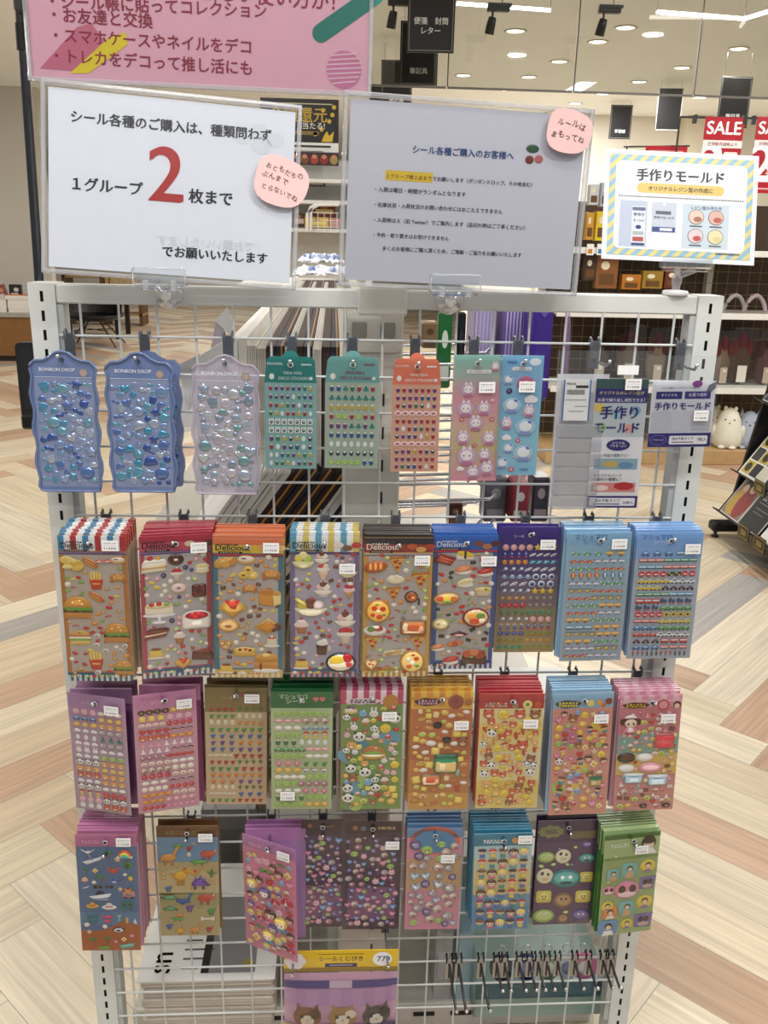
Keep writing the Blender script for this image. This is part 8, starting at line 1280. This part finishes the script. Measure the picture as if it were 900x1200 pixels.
# --- bottom: lucky draw bag
x, yf, zt, W, H, yaw, roll = FIT['5a']
o = thing('lucky_draw_bag', 'pink purple lucky draw bag with yellow card and three cat faces', 'bag', (x, yf, zt), (0, -roll, yaw))
m = MB().box(-W / 2, W / 2, -.001, .001, -H, 0, 'e2bc22'); m.rect(-W / 2, W / 2, -H, -H * .8, -.0013, '9a7c18'); m.text('シールくじびき', 0, -H * .47, .01, '3a2c14', -.0014, 'c', .02, width=W * .38); m.rect(-W * .14, W * .14, -H * .78, -H * .6, -.0014, '2c2452'); m.rect(-W * .1, W * .1, -H * .7, -H * .67, -.0016, 'd8d4ec'); m.rect(-W * .2, W * .2, -H * .17, -H * .14, -.0014, '8a7420')
for k in range(6): q = 2 * PI * k / 6; m.disc(-W * .4 + W * .05 * math.cos(q), -H * .48 + H * .2 * math.sin(q), W * .045, H * .2, -.0014 - k * .00002, 'f0e8ee', 12)
mark(m, W, H, .1, .48, .08, .2, None, ('7a6a90', '9a8ab0')); m.disc(W * .36, -H * .42, W * .085, H * .34, -.0014, 'f4f2f6', 18); m.text('770', W * .37, -H * .52, .01, '2c3468', -.0017, 'c', .02, width=W * .11); m.build('header_card', 'printed', o)
Lb = .155; m = MB(); n = 12; vs = []; fs = []
for i in range(n + 1):
    for j in range(9): u = i / n - .5; v = j / 8; vs.append((u * W * .99, -.003 - .012 * math.sin(PI * min(1, v * 1.2)) * (1 - (2 * u) ** 4), -H - v * Lb))
for i in range(n):
    for j in range(8): fs.append((i * 9 + j, (i + 1) * 9 + j, (i + 1) * 9 + j + 1, i * 9 + j + 1)[::-1])
m.add(vs, fs, 'c79ab8', True); bag_ = m.build('bag_front', 'printed', o)
def bz(u, v): return -.0032 - .012 * math.sin(PI * min(1, v * 1.2)) * (1 - (2 * u) ** 4)
BD = 0.0
def onbag(pts, col, lift=.0006):   # prints follow the bulge
    m_ = []
    for u, v in pts:
        v += BD; m_.append((u * W, bz(u, v) - lift, -H - v * Lb))
    return m_, [tuple(range(len(m_)))], col
m = MB(); 
for k in range(10): u0_, u1_ = -.495 + .099 * k, -.495 + .099 * (k + 1); m.add(*onbag([(u0_, .16), (u1_, .16), (u1_, .08), (u0_, .08)], '4a3c84' if abs(k - 4.5) > 1.2 else 'c8b4cc')); m.add(*onbag([(u0_, .36), (u1_, .36), (u1_, .17), (u0_, .17)], 'b58ab8' if k % 2 else 'bd92bc'))
def catface(cu, body, patch, white):
    E = lambda cx_, cv, ru, rv, n=14: [(cx_ + ru * math.cos(2 * PI * i / n), cv + rv * math.sin(2 * PI * i / n)) for i in range(n)][::-1]
    m.add(*onbag([(cu - .1, .62), (cu - .05, .56), (cu - .09, .49)], body, .001)); m.add(*onbag([(cu + .1, .62), (cu + .09, .49), (cu + .05, .56)], body, .001)); m.add(*onbag(E(cu, .68, .125, .14), body, .0013)); m.add(*onbag(E(cu, .73, .06, .09), white, .0018)); m.add(*onbag(E(cu + .07, .63, .05, .06), patch, .0018))
    for sx in (-1, 1): m.add(*onbag(E(cu + sx * .05, .67, .018, .018, 8), '3a4a3c', .0025))
    m.add(*onbag([(cu - .012, .71), (cu, .735), (cu + .012, .71)], 'c08078', .0025))
BD = -.16
catface(-.29, '8a5a3a', '5a3824', 'e8dccf'); catface(.02, 'b08a5a', 'e8dcc8', 'f2ece2'); catface(.32, '5a5450', '3a3634', 'efe9e2')
for k in range(10): u0_, u1_ = -.495 + .099 * k, -.495 + .099 * (k + 1); m.add(*onbag([(u0_, .9), (u1_, .9), (u1_, .79), (u0_, .79)], 'd8b83a' if k < 6 else '2f2c6a', .003))
m.build('bag_print', 'printed', bag_); MB().rect(-W / 2 - .002, W / 2 + .002, -H - Lb, .003, -.019, 'fff').build('clear_sleeve', 'clear', o)
for sx in (-.42, .4): hook(x + sx * W, .345, zt - .012 - (0 if sx > 0 else .012), .085, 'steel hook holding the lucky draw bag at its ' + ('price' if sx > 0 else 'name') + ' end', 'hooks of the lucky draw bag')
# --- empty hooks
EH = [(527, 540, 1192), (538, 553.5, 1190.7), (564, 578, 1194), (582.5, 587, 1161), (592, 599, 1164), (609, 619, 1161.5), (621, 630, 1161), (631, 639, 1161), (641.5, 652, 1161), (654, 662, 1159.5), (674, 686, 1160.5), (690, 704, 1161), (707, 719.5, 1160), (716, 730, 1161)]
od = ['first', 'second', 'third', 'first', 'second', 'third', 'fourth', 'fifth', 'sixth', 'seventh', 'eighth', 'ninth', 'tenth', 'last']
for k, (xb, xt, yt) in enumerate(EH):
    zw = .249; L_ = .098 if k < 3 else .06; p = at(xb, 1119, -.004)
    o = thing('display_hook', ('%s of the long empty hooks beside the lucky draw bag' if k < 3 else '%s short empty hook in the crowded row running to the post') % od[k], 'hook', (p.x, 0, zw), group='empty display hooks')
    MB().box(-.0058, .0058, -.0062, -.0036, -.038, .004, 'b3a79a', .0008).build('clip_plate', 'plastic', o)
    for sx in (-1, 1): MB().tube([(sx * .0045, -.005, -.004), (sx * .0045, -.0055, .008), (sx * .0045, .001, .0105), (sx * .0045, .004, .003)], .0016, '3c3e44', 6).build('clip_ear', 'steel', o)
    MB().tube([(0, -.006, -.006), (0, -L_ * .5, -.010), (0, -L_, -.012)], .0023, '6a6d72', 8).tube([(0, -L_, -.012), (0, -L_ - .004, -.006)], .0021, '8a8d92', 8).sphere((0, -L_ - .004, -.006), .0032, 'e6e8ea', 10, 8).build('prong', 'steel', o)
    MB().tube([(0, -.006, -.006), (0, -.0065, -.034)], .0016, '4c4e54', 6).build('brace', 'steel', o)
